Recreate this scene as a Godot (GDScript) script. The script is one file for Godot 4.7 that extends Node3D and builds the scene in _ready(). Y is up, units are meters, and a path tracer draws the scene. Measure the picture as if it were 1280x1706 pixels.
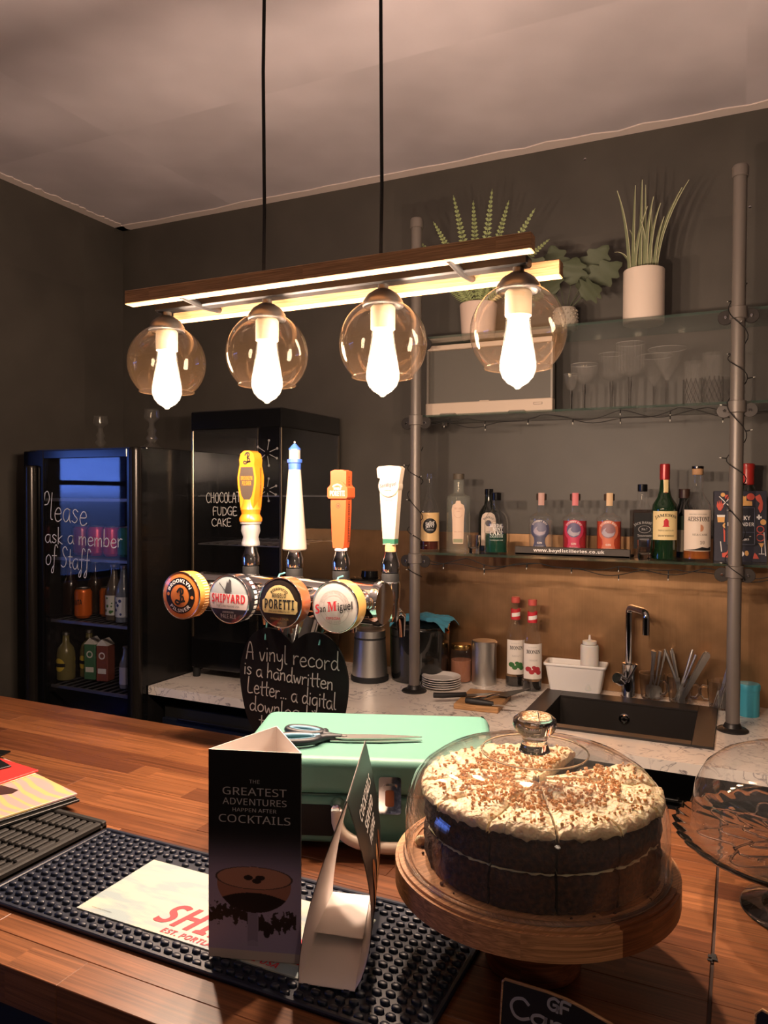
extends Node3D
# A café bar at dusk: pendant over an oak bar, beer font, back counter with glass shelves. Metres, y up.

class G:
	# collects triangles; outlines are given counter-clockwise as seen from outside
	var v := PackedVector3Array()
	var n := PackedVector3Array()
	var uv := PackedVector2Array()
	var ix := PackedInt32Array()
	var t := Transform3D()
	func at(x: float, y: float, z: float, turn := Vector3.ZERO) -> G:
		t = Transform3D(Basis.from_euler(turn * PI / 180.0), Vector3(x, y, z))
		return self
	func vert(p: Vector3, q: Vector3, w := Vector2.ZERO) -> int:
		v.append(t * p)
		n.append((t.basis.inverse().transposed() * q).normalized())
		uv.append(w)
		return v.size() - 1
	func tri(a: Vector3, b: Vector3, c: Vector3) -> void:
		var q := (b - a).cross(c - a).normalized()
		var i := vert(a, q)
		vert(b, q)
		vert(c, q)
		ix.append_array(PackedInt32Array([i, i + 2, i + 1]))
	func quad(a: Vector3, b: Vector3, c: Vector3, d: Vector3) -> void:
		var q := (c - a).cross(d - b).normalized()
		var i := vert(a, q, Vector2(0, 1))
		vert(b, q, Vector2(1, 1))
		vert(c, q, Vector2(1, 0))
		vert(d, q, Vector2(0, 0))
		ix.append_array(PackedInt32Array([i, i + 2, i + 1, i, i + 3, i + 2]))
	func box(c: Vector3, s: Vector3, b := 0.0) -> G:
		var h := s / 2.0
		b = minf(b, minf(h.x, minf(h.y, h.z)) * 0.95)
		var k := h - Vector3(b, b, b)
		for ax in 3:
			for sg in [-1.0, 1.0]:
				var u := (ax + 1) % 3
				var w := (ax + 2) % 3
				var p := []
				for e in [[-1, -1], [1, -1], [1, 1], [-1, 1]]:
					var q := Vector3.ZERO
					q[ax] = h[ax] * sg
					q[u] = k[u] * e[0] * sg
					q[w] = k[w] * e[1]
					p.append(c + q)
				quad(p[0], p[1], p[2], p[3])
		if b > 0.0:
			for ax in 3:
				var u := (ax + 1) % 3
				var w := (ax + 2) % 3
				for e in [[1, 1], [-1, 1], [-1, -1], [1, -1]]:
					var p := []
					for sg in [-1.0, 1.0]:
						for f in 2:
							var q := Vector3.ZERO
							q[ax] = k[ax] * sg
							q[u] = (h[u] if f == 0 else k[u]) * e[0]
							q[w] = (k[w] if f == 0 else h[w]) * e[1]
							p.append(c + q)
					if e[0] * e[1] > 0:
						quad(p[0], p[1], p[3], p[2])
					else:
						quad(p[1], p[0], p[2], p[3])
			for sx in [-1.0, 1.0]:
				for sy in [-1.0, 1.0]:
					for sz in [-1.0, 1.0]:
						var a := c + Vector3(h.x * sx, k.y * sy, k.z * sz)
						var d := c + Vector3(k.x * sx, h.y * sy, k.z * sz)
						var e := c + Vector3(k.x * sx, k.y * sy, h.z * sz)
						if sx * sy * sz > 0:
							tri(a, d, e)
						else:
							tri(a, e, d)
		return self
	func grid(rows: Array, closed := false) -> void:
		# rows of points; columns run to the right and rows upwards as seen from outside
		var R := rows.size()
		var K: int = rows[0].size()
		var acc := PackedVector3Array()
		acc.resize(R * K)
		for i in R - 1:
			for j in K - 1:
				var a: Vector3 = rows[i][j]
				var b: Vector3 = rows[i][j + 1]
				var c: Vector3 = rows[i + 1][j + 1]
				var d: Vector3 = rows[i + 1][j]
				var q := (c - a).cross(d - b)
				acc[i * K + j] += q
				acc[i * K + j + 1] += q
				acc[(i + 1) * K + j + 1] += q
				acc[(i + 1) * K + j] += q
		for i in R:
			if closed:
				var s := acc[i * K] + acc[i * K + K - 1]
				acc[i * K] = s
				acc[i * K + K - 1] = s
			if rows[i][0].distance_to(rows[i][K / 2]) < 1e-6 and rows[i][0].distance_to(rows[i][K / 3]) < 1e-6:
				var s := Vector3.ZERO
				for j in K:
					s += acc[i * K + j]
				for j in K:
					acc[i * K + j] = s
		var o := v.size()
		for i in R:
			for j in K:
				vert(rows[i][j], acc[i * K + j].normalized() if acc[i * K + j].length() > 1e-14 else Vector3.UP, Vector2(float(j) / (K - 1), 1.0 - float(i) / (R - 1)))
		for i in R - 1:
			for j in K - 1:
				var a := o + i * K + j
				ix.append_array(PackedInt32Array([a, a + K + 1, a + 1, a, a + K, a + K + 1]))
	func lathe(prof: Array, segs := 28, a0 := 0.0, a1 := 360.0, crease := 38.0) -> G:
		# prof: [r, y] from the bottom up on the outside
		var run := [prof[0]]
		for i in range(1, prof.size()):
			run.append(prof[i])
			var sharp := i == prof.size() - 1
			if not sharp:
				var d0 := Vector2(prof[i][0] - prof[i - 1][0], prof[i][1] - prof[i - 1][1])
				var d1 := Vector2(prof[i + 1][0] - prof[i][0], prof[i + 1][1] - prof[i][1])
				sharp = absf(rad_to_deg(d0.angle_to(d1))) > crease
			if sharp:
				var rows := []
				for p in run:
					var row := PackedVector3Array()
					for j in segs + 1:
						var a := deg_to_rad(a0 + (a1 - a0) * j / segs)
						row.append(Vector3(p[0] * cos(a), p[1], -p[0] * sin(a)))
					rows.append(row)
				grid(rows, absf(a1 - a0 - 360.0) < 0.01)
				run = [prof[i]]
		return self
	func cyl(r: float, y0: float, y1: float, b := 0.0, segs := 24) -> G:
		if b > 0.0:
			return lathe([[0.0, y0], [r - b, y0], [r, y0 + b], [r, y1 - b], [r - b, y1], [0.0, y1]], segs)
		return lathe([[0.0, y0], [r, y0], [r, y1], [0.0, y1]], segs)
	func tube(path: Array, rad, segs := 8, closed := false, caps := true) -> G:
		var P := path.duplicate()
		if closed:
			P.append(P[0])
		var rows := []
		var up := Vector3.UP
		var N := P.size()
		for i in N:
			var d: Vector3
			if closed:
				d = P[(i + 1) % (N - 1)] - P[(i - 1 + N - 1) % (N - 1)]
			else:
				d = P[mini(i + 1, N - 1)] - P[maxi(i - 1, 0)]
			d = d.normalized()
			if i == 0 and absf(d.dot(up)) > 0.9:
				up = Vector3.RIGHT
			var s := d.cross(up).normalized()
			up = s.cross(d).normalized()
			var r: float = rad[mini(i, rad.size() - 1)] if rad is Array else rad
			var row := PackedVector3Array()
			for j in segs + 1:
				var a := TAU * j / segs
				row.append(P[i] + (s * cos(a) - up * sin(a)) * r)
			rows.append(row)
		grid(rows, true)
		if caps and not closed:
			for e in [0, N - 1]:
				for j in segs:
					if e == 0:
						tri(P[0], rows[0][j + 1], rows[0][j])
					else:
						tri(P[N - 1], rows[N - 1][j], rows[N - 1][j + 1])
		return self
	func prism(poly: Array, z0: float, z1: float, smooth := 30.0) -> G:
		# outline in x,y pulled from z0 to z1
		var p := PackedVector2Array()
		for q in poly:
			p.append(q if q is Vector2 else Vector2(q[0], q[1]))
		if Geometry2D.is_polygon_clockwise(p):
			p.reverse()
		var lo := p[0]
		var hi := p[0]
		for q in p:
			lo = lo.min(q)
			hi = hi.max(q)
		var sz := (hi - lo).max(Vector2(1e-6, 1e-6))
		var tr := Geometry2D.triangulate_polygon(p)
		for side in 2:
			var o := v.size()
			for q in p:
				vert(Vector3(q.x, q.y, z1 if side == 0 else z0), Vector3(0, 0, 1 if side == 0 else -1), Vector2((q.x - lo.x) / sz.x, 1.0 - (q.y - lo.y) / sz.y))
			for k in range(0, tr.size(), 3):
				var a := tr[k]
				var b := tr[k + 1]
				var c := tr[k + 2]
				var ccw := (p[b] - p[a]).cross(p[c] - p[a]) > 0.0
				if ccw == (side == 0):
					ix.append_array(PackedInt32Array([o + a, o + c, o + b]))
				else:
					ix.append_array(PackedInt32Array([o + a, o + b, o + c]))
			if z0 == z1:
				return self
		var N := p.size()
		for i in N:
			var a := p[i]
			var b := p[(i + 1) % N]
			var e := (b - a).normalized()
			var na := Vector2(e.y, -e.x)
			var nb := na
			var pe := (a - p[(i - 1 + N) % N]).normalized()
			var ne := (p[(i + 2) % N] - b).normalized()
			var m := na
			if absf(rad_to_deg(pe.angle_to(e))) < smooth:
				na = (na + Vector2(pe.y, -pe.x)).normalized()
			if absf(rad_to_deg(e.angle_to(ne))) < smooth:
				nb = (m + Vector2(ne.y, -ne.x)).normalized()
			var o := vert(Vector3(a.x, a.y, z0), Vector3(na.x, na.y, 0))
			vert(Vector3(b.x, b.y, z0), Vector3(nb.x, nb.y, 0))
			vert(Vector3(b.x, b.y, z1), Vector3(nb.x, nb.y, 0))
			vert(Vector3(a.x, a.y, z1), Vector3(na.x, na.y, 0))
			ix.append_array(PackedInt32Array([o, o + 2, o + 1, o, o + 3, o + 2]))
		return self
	func flat2(pts: PackedVector2Array, idx: PackedInt32Array, f: Callable) -> void:
		# flat shapes laid on a surface: f(Vector2) -> [point, normal]
		var o := v.size()
		for q in pts:
			var r: Array = f.call(q)
			vert(r[0], r[1])
		for k in range(0, idx.size(), 3):
			var a := pts[idx[k]]
			var ccw := (pts[idx[k + 1]] - a).cross(pts[idx[k + 2]] - a) > 0.0
			ix.append_array(PackedInt32Array([o + idx[k], o + idx[k + (2 if ccw else 1)], o + idx[k + (1 if ccw else 2)]]))
	func ribbon(line: Array, w: float, f: Callable) -> void:
		var N := line.size()
		if N < 2:
			return
		var pts := PackedVector2Array()
		var idx := PackedInt32Array()
		for i in N:
			var d: Vector2 = (line[mini(i + 1, N - 1)] - line[maxi(i - 1, 0)]).normalized()
			var s := Vector2(-d.y, d.x) * w / 2.0
			var e := Vector2.ZERO
			if i == 0:
				e = -d * w * 0.35
			if i == N - 1:
				e = d * w * 0.35
			pts.append(line[i] + s + e)
			pts.append(line[i] - s + e)
			if i > 0:
				var k := i * 2
				idx.append_array(PackedInt32Array([k - 2, k - 1, k, k - 1, k + 1, k]))
		flat2(pts, idx, f)
	func mesh() -> ArrayMesh:
		var a := []
		a.resize(Mesh.ARRAY_MAX)
		a[Mesh.ARRAY_VERTEX] = v
		a[Mesh.ARRAY_NORMAL] = n
		a[Mesh.ARRAY_TEX_UV] = uv
		a[Mesh.ARRAY_INDEX] = ix
		var m := ArrayMesh.new()
		m.add_surface_from_arrays(Mesh.PRIMITIVE_TRIANGLES, a)
		return m

var M := {}
var taken := {}
var fonts := {}
var rng := RandomNumberGenerator.new()

func C(r: int, g: int, b: int, a := 1.0) -> Color:
	return Color(r / 255.0, g / 255.0, b / 255.0, a)
func mat(key: String, c := Color.WHITE, rough := 0.6, metal := 0.0) -> StandardMaterial3D:
	if not M.has(key):
		var m := StandardMaterial3D.new()
		m.resource_name = key
		m.albedo_color = c
		m.roughness = rough
		m.metallic = metal
		M[key] = m
	return M[key]
func gloss(key: String, c: Color, rough := 0.3) -> StandardMaterial3D:
	var fresh := not M.has(key)
	var m := mat(key, c, rough)
	if fresh:
		m.clearcoat_enabled = true
		m.clearcoat = 1.0
		m.clearcoat_roughness = 0.04
	return m
func pane(key: String, c: Color, alpha: float, rough := 0.02) -> StandardMaterial3D:
	var m := mat(key, Color(c.r, c.g, c.b, alpha), rough)
	m.transparency = BaseMaterial3D.TRANSPARENCY_ALPHA
	return m
func numbered(s: String) -> String:
	taken[s] = taken.get(s, -1) + 1
	return s if taken[s] == 0 else "%s_%03d" % [s, taken[s]]
func thing(called: String, label: String, category: String, p := Vector3.ZERO, turn := 0.0, group := "") -> Node3D:
	var o := Node3D.new()
	o.name = numbered(called)
	add_child(o)
	o.position = p
	o.rotation_degrees.y = turn
	o.set_meta("label", label)
	o.set_meta("category", category)
	if group:
		o.set_meta("group", group)
	return o
func part(parent: Node, called: String, g, m: Material, label := "") -> MeshInstance3D:
	var o := MeshInstance3D.new()
	o.name = called
	o.mesh = g if g is Mesh else g.mesh()
	o.material_override = m
	parent.add_child(o, true)
	if label:
		o.set_meta("label", label)
	return o
func solo(called: String, label: String, category: String, g, m: Material, p := Vector3.ZERO, turn := Vector3.ZERO, group := "") -> MeshInstance3D:
	var o := part(self, numbered(called), g, m)
	o.position = p
	o.rotation_degrees = turn
	o.set_meta("label", label)
	o.set_meta("category", category)
	if group:
		o.set_meta("group", group)
	return o
func struct(called: String, g, m: Material) -> MeshInstance3D:
	var o := part(self, called, g, m)
	o.set_meta("kind", "structure")
	return o
func copy(o: Node3D, label: String, p: Vector3, turn := 0.0) -> Node3D:
	var c: Node3D = o.duplicate()
	c.name = numbered(String(o.name).rstrip("_0123456789"))
	add_child(c)
	c.position = p
	c.rotation_degrees.y = turn
	if label:
		c.set_meta("label", label)
	return c
func stuff(o: Node) -> Node:
	o.set_meta("kind", "stuff")
	return o

# ---------- lettering ----------
func font(f: String) -> SystemFont:
	if not fonts.has(f):
		var s := SystemFont.new()
		s.font_names = PackedStringArray([{"s": "Droid Serif", "m": "Droid Sans Mono"}.get(f[0], "Droid Sans")])
		s.font_weight = 700 if f.ends_with("b") else 400
		fonts[f] = s
	return fonts[f]
func letters(s: String, f := "n") -> Array:
	# [points, triangles], laid so that x runs -0.5..0.5 and the capitals stand from y 0; unit: the text's own width
	var t := TextMesh.new()
	t.font = font(f)
	t.text = s
	t.depth = 0.0
	t.font_size = 48
	t.curve_step = 4.0
	var a := t.surface_get_arrays(0)
	var lo := Vector2(1e9, 1e9)
	var hi := -lo
	var P := PackedVector2Array()
	for p in a[0]:
		P.append(Vector2(p.x, p.y))
		lo = lo.min(P[-1])
		hi = hi.max(P[-1])
	var k := 1.0 / (hi.x - lo.x)
	for i in P.size():
		P[i] = Vector2((P[i].x - (lo.x + hi.x) / 2) * k, (P[i].y - lo.y) * k)
	return [P, a[Mesh.ARRAY_INDEX], (hi.y - lo.y) * k]
func on_plane(p: Vector3, x: Vector3, y: Vector3) -> Callable:
	var q := x.cross(y).normalized()
	return func(w: Vector2) -> Array: return [p + x * w.x + y * w.y, q]
func on_round(r: float) -> Callable:
	# w.x is the way round a standing cylinder from its +z side, w.y the height
	return func(w: Vector2) -> Array:
		var a := w.x / r
		return [Vector3(sin(a) * r, w.y, cos(a) * r), Vector3(sin(a), 0, cos(a))]
func write(g: G, s: String, f: String, at: Vector2, width: float, on: Callable, tall := 0.0, slant := 0.0, turn := 0.0) -> void:
	# a line of print, centred on at.x, standing on at.y
	var L := letters(s, f)
	var P: PackedVector2Array = L[0]
	var ky: float = width if tall <= 0.0 else tall / L[2]
	for i in P.size():
		var q := Vector2(P[i].x * width, P[i].y * ky)
		q.x += q.y * slant
		P[i] = at + q.rotated(deg_to_rad(turn))
	g.flat2(P, L[1], on)
func write_arc(g: G, s: String, f: String, c: Vector2, r: float, mid: float, span: float, tall: float, on: Callable, inside := false) -> void:
	# a line of print round a centre; mid and span in degrees, 90 is the top; inside: read along the lower rim
	var L := letters(s, f)
	var P: PackedVector2Array = L[0]
	for i in P.size():
		var y: float = P[i].y * tall / L[2]
		var a := deg_to_rad(mid + (P[i].x if inside else -P[i].x) * span)
		P[i] = c + Vector2(cos(a), sin(a)) * ((r - y) if inside else (r + y))
	g.flat2(P, L[1], on)
func disc(g: G, c: Vector2, r: float, on: Callable, r0 := 0.0, sx := 1.0, segs := 36, a0 := 0.0, a1 := 360.0) -> void:
	var P := PackedVector2Array()
	var I := PackedInt32Array()
	var rings := 4 if r0 <= 0.0 else 1
	for i in rings + 1:
		for j in segs + 1:
			var a := deg_to_rad(a0 + (a1 - a0) * j / segs)
			P.append(c + Vector2(cos(a) * sx, sin(a)) * lerpf(r0, r, float(i) / rings))
	for i in rings:
		for j in segs:
			var k := i * (segs + 1) + j
			I.append_array(PackedInt32Array([k, k + segs + 1, k + segs + 2, k, k + segs + 2, k + 1]))
	g.flat2(P, I, on)
func shape(g: G, poly: Array, on: Callable, c := Vector2.ZERO, k := 1.0) -> void:
	var P := PackedVector2Array()
	for q in poly:
		P.append(c + (q if q is Vector2 else Vector2(q[0], q[1])) * k)
	# large triangles are split so that they follow a curved surface
	var todo := []
	var I := Geometry2D.triangulate_polygon(P)
	for j in range(0, I.size(), 3):
		todo.append([P[I[j]], P[I[j + 1]], P[I[j + 2]]])
	var Q := PackedVector2Array()
	var J := PackedInt32Array()
	while todo.size():
		var t: Array = todo.pop_back()
		var e := [t[0].distance_to(t[1]), t[1].distance_to(t[2]), t[2].distance_to(t[0])]
		var m := e.find(e.max())
		if e[m] > 0.008 and todo.size() + J.size() < 6000:
			var a: Vector2 = t[m]
			var b: Vector2 = t[(m + 1) % 3]
			var d: Vector2 = t[(m + 2) % 3]
			todo.append([a, (a + b) / 2, d])
			todo.append([(a + b) / 2, b, d])
			continue
		for k2 in 3:
			J.append(Q.size())
			Q.append(t[k2])
	g.flat2(Q, J, on)
func rect(g: G, x0: float, y0: float, x1: float, y1: float, on: Callable, nx := 10, ny := 1) -> void:
	var P := PackedVector2Array()
	var I := PackedInt32Array()
	for j in ny + 1:
		for i in nx + 1:
			P.append(Vector2(lerpf(x0, x1, float(i) / nx), lerpf(y0, y1, float(j) / ny)))
	for j in ny:
		for i in nx:
			var k := j * (nx + 1) + i
			I.append_array(PackedInt32Array([k, k + 1, k + nx + 2, k, k + nx + 2, k + nx + 1]))
	g.flat2(P, I, on)
# chalk hand: strokes in a box of height 1 above the line
const HAND := {
	"a": [0.52, [[.42, .45], [.25, .5], [.08, .38], [.06, .15], [.2, 0], [.36, .12], [.42, .45]], [[.42, .48], [.42, .12], [.5, 0]]],
	"b": [0.5, [[.08, 1], [.07, 0]], [[.07, .32], [.25, .5], [.42, .35], [.36, .06], [.2, 0], [.07, .1]]],
	"c": [0.48, [[.42, .42], [.25, .5], [.07, .3], [.12, .05], [.28, 0], [.44, .08]]],
	"d": [0.54, [[.4, .4], [.22, .48], [.06, .28], [.12, .02], [.28, .02], [.4, .2]], [[.42, 1], [.42, .12], [.5, 0]]],
	"e": [0.5, [[.07, .26], [.4, .3], [.34, .48], [.18, .48], [.06, .26], [.14, .03], [.3, 0], [.46, .1]]],
	"f": [0.4, [[.42, .88], [.3, 1], [.2, .85], [.18, 0], [.14, -.34], [.02, -.36], [.03, -.2], [.2, .05]], [[.02, .45], [.36, .48]]],
	"g": [0.52, [[.42, .45], [.25, .5], [.08, .38], [.06, .15], [.2, .02], [.36, .12], [.42, .45]], [[.42, .48], [.42, -.25], [.28, -.45], [.08, -.35]]],
	"h": [0.48, [[.07, 1], [.07, 0]], [[.07, .3], [.22, .48], [.36, .42], [.38, 0]]],
	"i": [0.2, [[.08, .48], [.08, 0]], [[.08, .68], [.085, .72]]],
	"k": [0.46, [[.07, 1], [.07, 0]], [[.36, .5], [.08, .22], [.38, 0]]],
	"l": [0.26, [[.08, 1], [.08, .1], [.2, 0]]],
	"m": [0.64, [[.06, .48], [.06, 0]], [[.06, .3], [.18, .48], [.28, .4], [.29, 0]], [[.29, .3], [.42, .48], [.52, .4], [.54, 0]]],
	"n": [0.46, [[.06, .48], [.06, 0]], [[.06, .3], [.2, .48], [.34, .42], [.36, 0]]],
	"o": [0.5, [[.24, .5], [.07, .34], [.08, .08], [.24, 0], [.4, .14], [.4, .38], [.24, .5]]],
	"r": [0.4, [[.06, .48], [.07, 0]], [[.07, .3], [.2, .47], [.34, .46]]],
	"s": [0.44, [[.36, .42], [.2, .5], [.08, .4], [.2, .26], [.35, .14], [.22, 0], [.05, .06]]],
	"t": [0.36, [[.18, .85], [.18, .1], [.28, 0]], [[.03, .5], [.34, .52]]],
	"v": [0.42, [[.03, .48], [.18, 0], [.36, .5]]],
	"w": [0.6, [[.03, .48], [.14, 0], [.27, .38], [.4, 0], [.54, .5]]],
	"x": [0.44, [[.04, .5], [.38, 0]], [[.36, .5], [.03, 0]]],
	"y": [0.48, [[.05, .48], [.1, .18], [.24, .1], [.38, .3]], [[.4, .48], [.38, -.2], [.26, -.42], [.08, -.34]]],
	".": [0.18, [[.08, .02], [.085, .05]]], " ": [0.3],
	"A": [0.56, [[.02, 0], [.12, .6], [.24, .98], [.38, .7], [.46, 0]], [[.06, .38], [.46, .4]]],
	"P": [0.5, [[.16, .95], [.1, .3], [0, -.62]], [[.1, .92], [.3, 1.05], [.44, .82], [.36, .58], [.16, .52]]],
	"S": [0.52, [[.46, .85], [.3, 1], [.12, .85], [.2, .6], [.4, .4], [.38, .12], [.2, 0], [.04, .08]]],
	"L": [0.5, [[.08, 1], [.06, .05], [.42, .03]]],
	"C": [0.6, [[.52, .82], [.36, 1], [.14, .86], [.05, .5], [.16, .1], [.36, 0], [.56, .16]]],
	"H": [0.56, [[.08, 1], [.08, 0]], [[.46, 1], [.46, 0]], [[.08, .5], [.46, .54]]],
	"O": [0.6, [[.3, 1], [.1, .8], [.06, .35], [.22, 0], [.44, .08], [.52, .55], [.42, .92], [.3, 1]]],
	"T": [0.5, [[.26, .98], [.26, 0]], [[.02, .98], [.5, 1]]],
	"E": [0.48, [[.42, .98], [.08, .98], [.08, .03], [.44, .03]], [[.08, .52], [.36, .53]]],
	"F": [0.46, [[.44, .98], [.08, .96], [.07, 0]], [[.08, .52], [.36, .53]]],
	"U": [0.54, [[.07, 1], [.08, .25], [.24, 0], [.42, .2], [.45, 1]]],
	"D": [0.54, [[.08, 1], [.08, 0]], [[.04, .98], [.34, .9], [.48, .5], [.34, .1], [.04, .02]]],
	"G": [0.58, [[.5, .86], [.32, 1], [.1, .75], [.08, .25], [.28, 0], [.48, .2], [.48, .46], [.3, .46]], [[.48, .46], [.48, -.05]]],
	"K": [0.5, [[.08, 1], [.08, 0]], [[.44, 1], [.1, .48], [.46, 0]]],
}
func smooth(line: Array) -> Array:
	var P := []
	for q in line:
		P.append(Vector2(q[0], q[1]))
	if P.size() < 3:
		return P
	var out := []
	for i in P.size() - 1:
		var a: Vector2 = P[maxi(i - 1, 0)]
		var d: Vector2 = P[mini(i + 2, P.size() - 1)]
		for k in 4:
			out.append(P[i].cubic_interpolate(P[i + 1], a, d, k / 4.0))
	out.append(P[-1])
	return out
func chalk(g: G, s: String, p0: Vector2, p1: Vector2, tall: float, pen: float, on: Callable) -> void:
	# hand lettering that runs from p0 to p1
	var wide := 0.0
	for ch in s:
		wide += HAND[ch][0]
	var ex := (p1 - p0) / wide
	var ey := Vector2(-ex.y, ex.x).normalized() * tall
	var x := 0.0
	for ch in s:
		var rec: Array = HAND[ch]
		for k in range(1, rec.size()):
			var line := []
			for q in smooth(rec[k]):
				line.append(p0 + ex * (x + q.x) + ey * (q.y + 0.03 * sin(x * 5.0)))
			g.ribbon(line, pen, on)
		x += rec[0]

# ---------- computed textures ----------
func noise(seed_: int, freq: float, oct := 4) -> FastNoiseLite:
	var n := FastNoiseLite.new()
	n.seed = seed_
	n.frequency = freq
	n.fractal_octaves = oct
	n.noise_type = FastNoiseLite.TYPE_SIMPLEX_SMOOTH
	return n
func tex(w: int, h: int, f: Callable) -> ImageTexture:
	var im := Image.create(w, h, false, Image.FORMAT_RGB8)
	for y in h:
		for x in w:
			im.set_pixel(x, y, f.call(x, y))
	return ImageTexture.create_from_image(im)
func tri_map(m: StandardMaterial3D, scale: Vector3, world := false, off := Vector3.ZERO) -> StandardMaterial3D:
	m.uv1_triplanar = true
	m.uv1_world_triplanar = world
	m.uv1_scale = scale
	m.uv1_offset = off
	m.uv1_triplanar_sharpness = 8.0
	return m
# position helpers: v3 for short
func V(x: float, y: float, z: float) -> Vector3:
	return Vector3(x, y, z)
func _ready() -> void:
	rng.seed = 7
	# ---- camera, sky, exposure ----
	var cam := Camera3D.new()
	cam.name = "camera"
	cam.fov = 68.15
	cam.near = 0.05
	cam.far = 100.0
	cam.position = V(0, 1.58, 0)
	cam.rotation_degrees = V(-1.216, 25.21, 0.247)
	cam.current = true
	add_child(cam)
	var sky := ProceduralSkyMaterial.new()
	sky.sky_top_color = C(54, 88, 190)
	sky.sky_horizon_color = C(92, 126, 226)
	sky.ground_bottom_color = C(30, 36, 60)
	sky.ground_horizon_color = C(60, 76, 130)
	sky.energy_multiplier = 9.0
	var env := Environment.new()
	env.background_mode = Environment.BG_SKY
	env.sky = Sky.new()
	env.sky.sky_material = sky
	env.tonemap_mode = Environment.TONE_MAPPER_LINEAR
	env.tonemap_exposure = 1.0
	env.sdfgi_enabled = true
	env.ssao_enabled = true
	env.ssil_enabled = true
	var we := WorldEnvironment.new()
	we.name = "surroundings"
	we.environment = env
	add_child(we)
	materials()
	room()
	pendant_lamp()
	added_fill_lamp()
	bar_counter()
	back_counter()
	shelves()
	fridge()
	display_case()
	beer_font()
	heart_sign()
	record_player()
	cake_stand()
	glass_stand()
	bar_mats()
	menus()
	records()
	small_signs()
	sink_things()
	counter_things()
	mid_shelf_things()
	upper_shelf_things()
	plants()
	string_lights()

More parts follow.
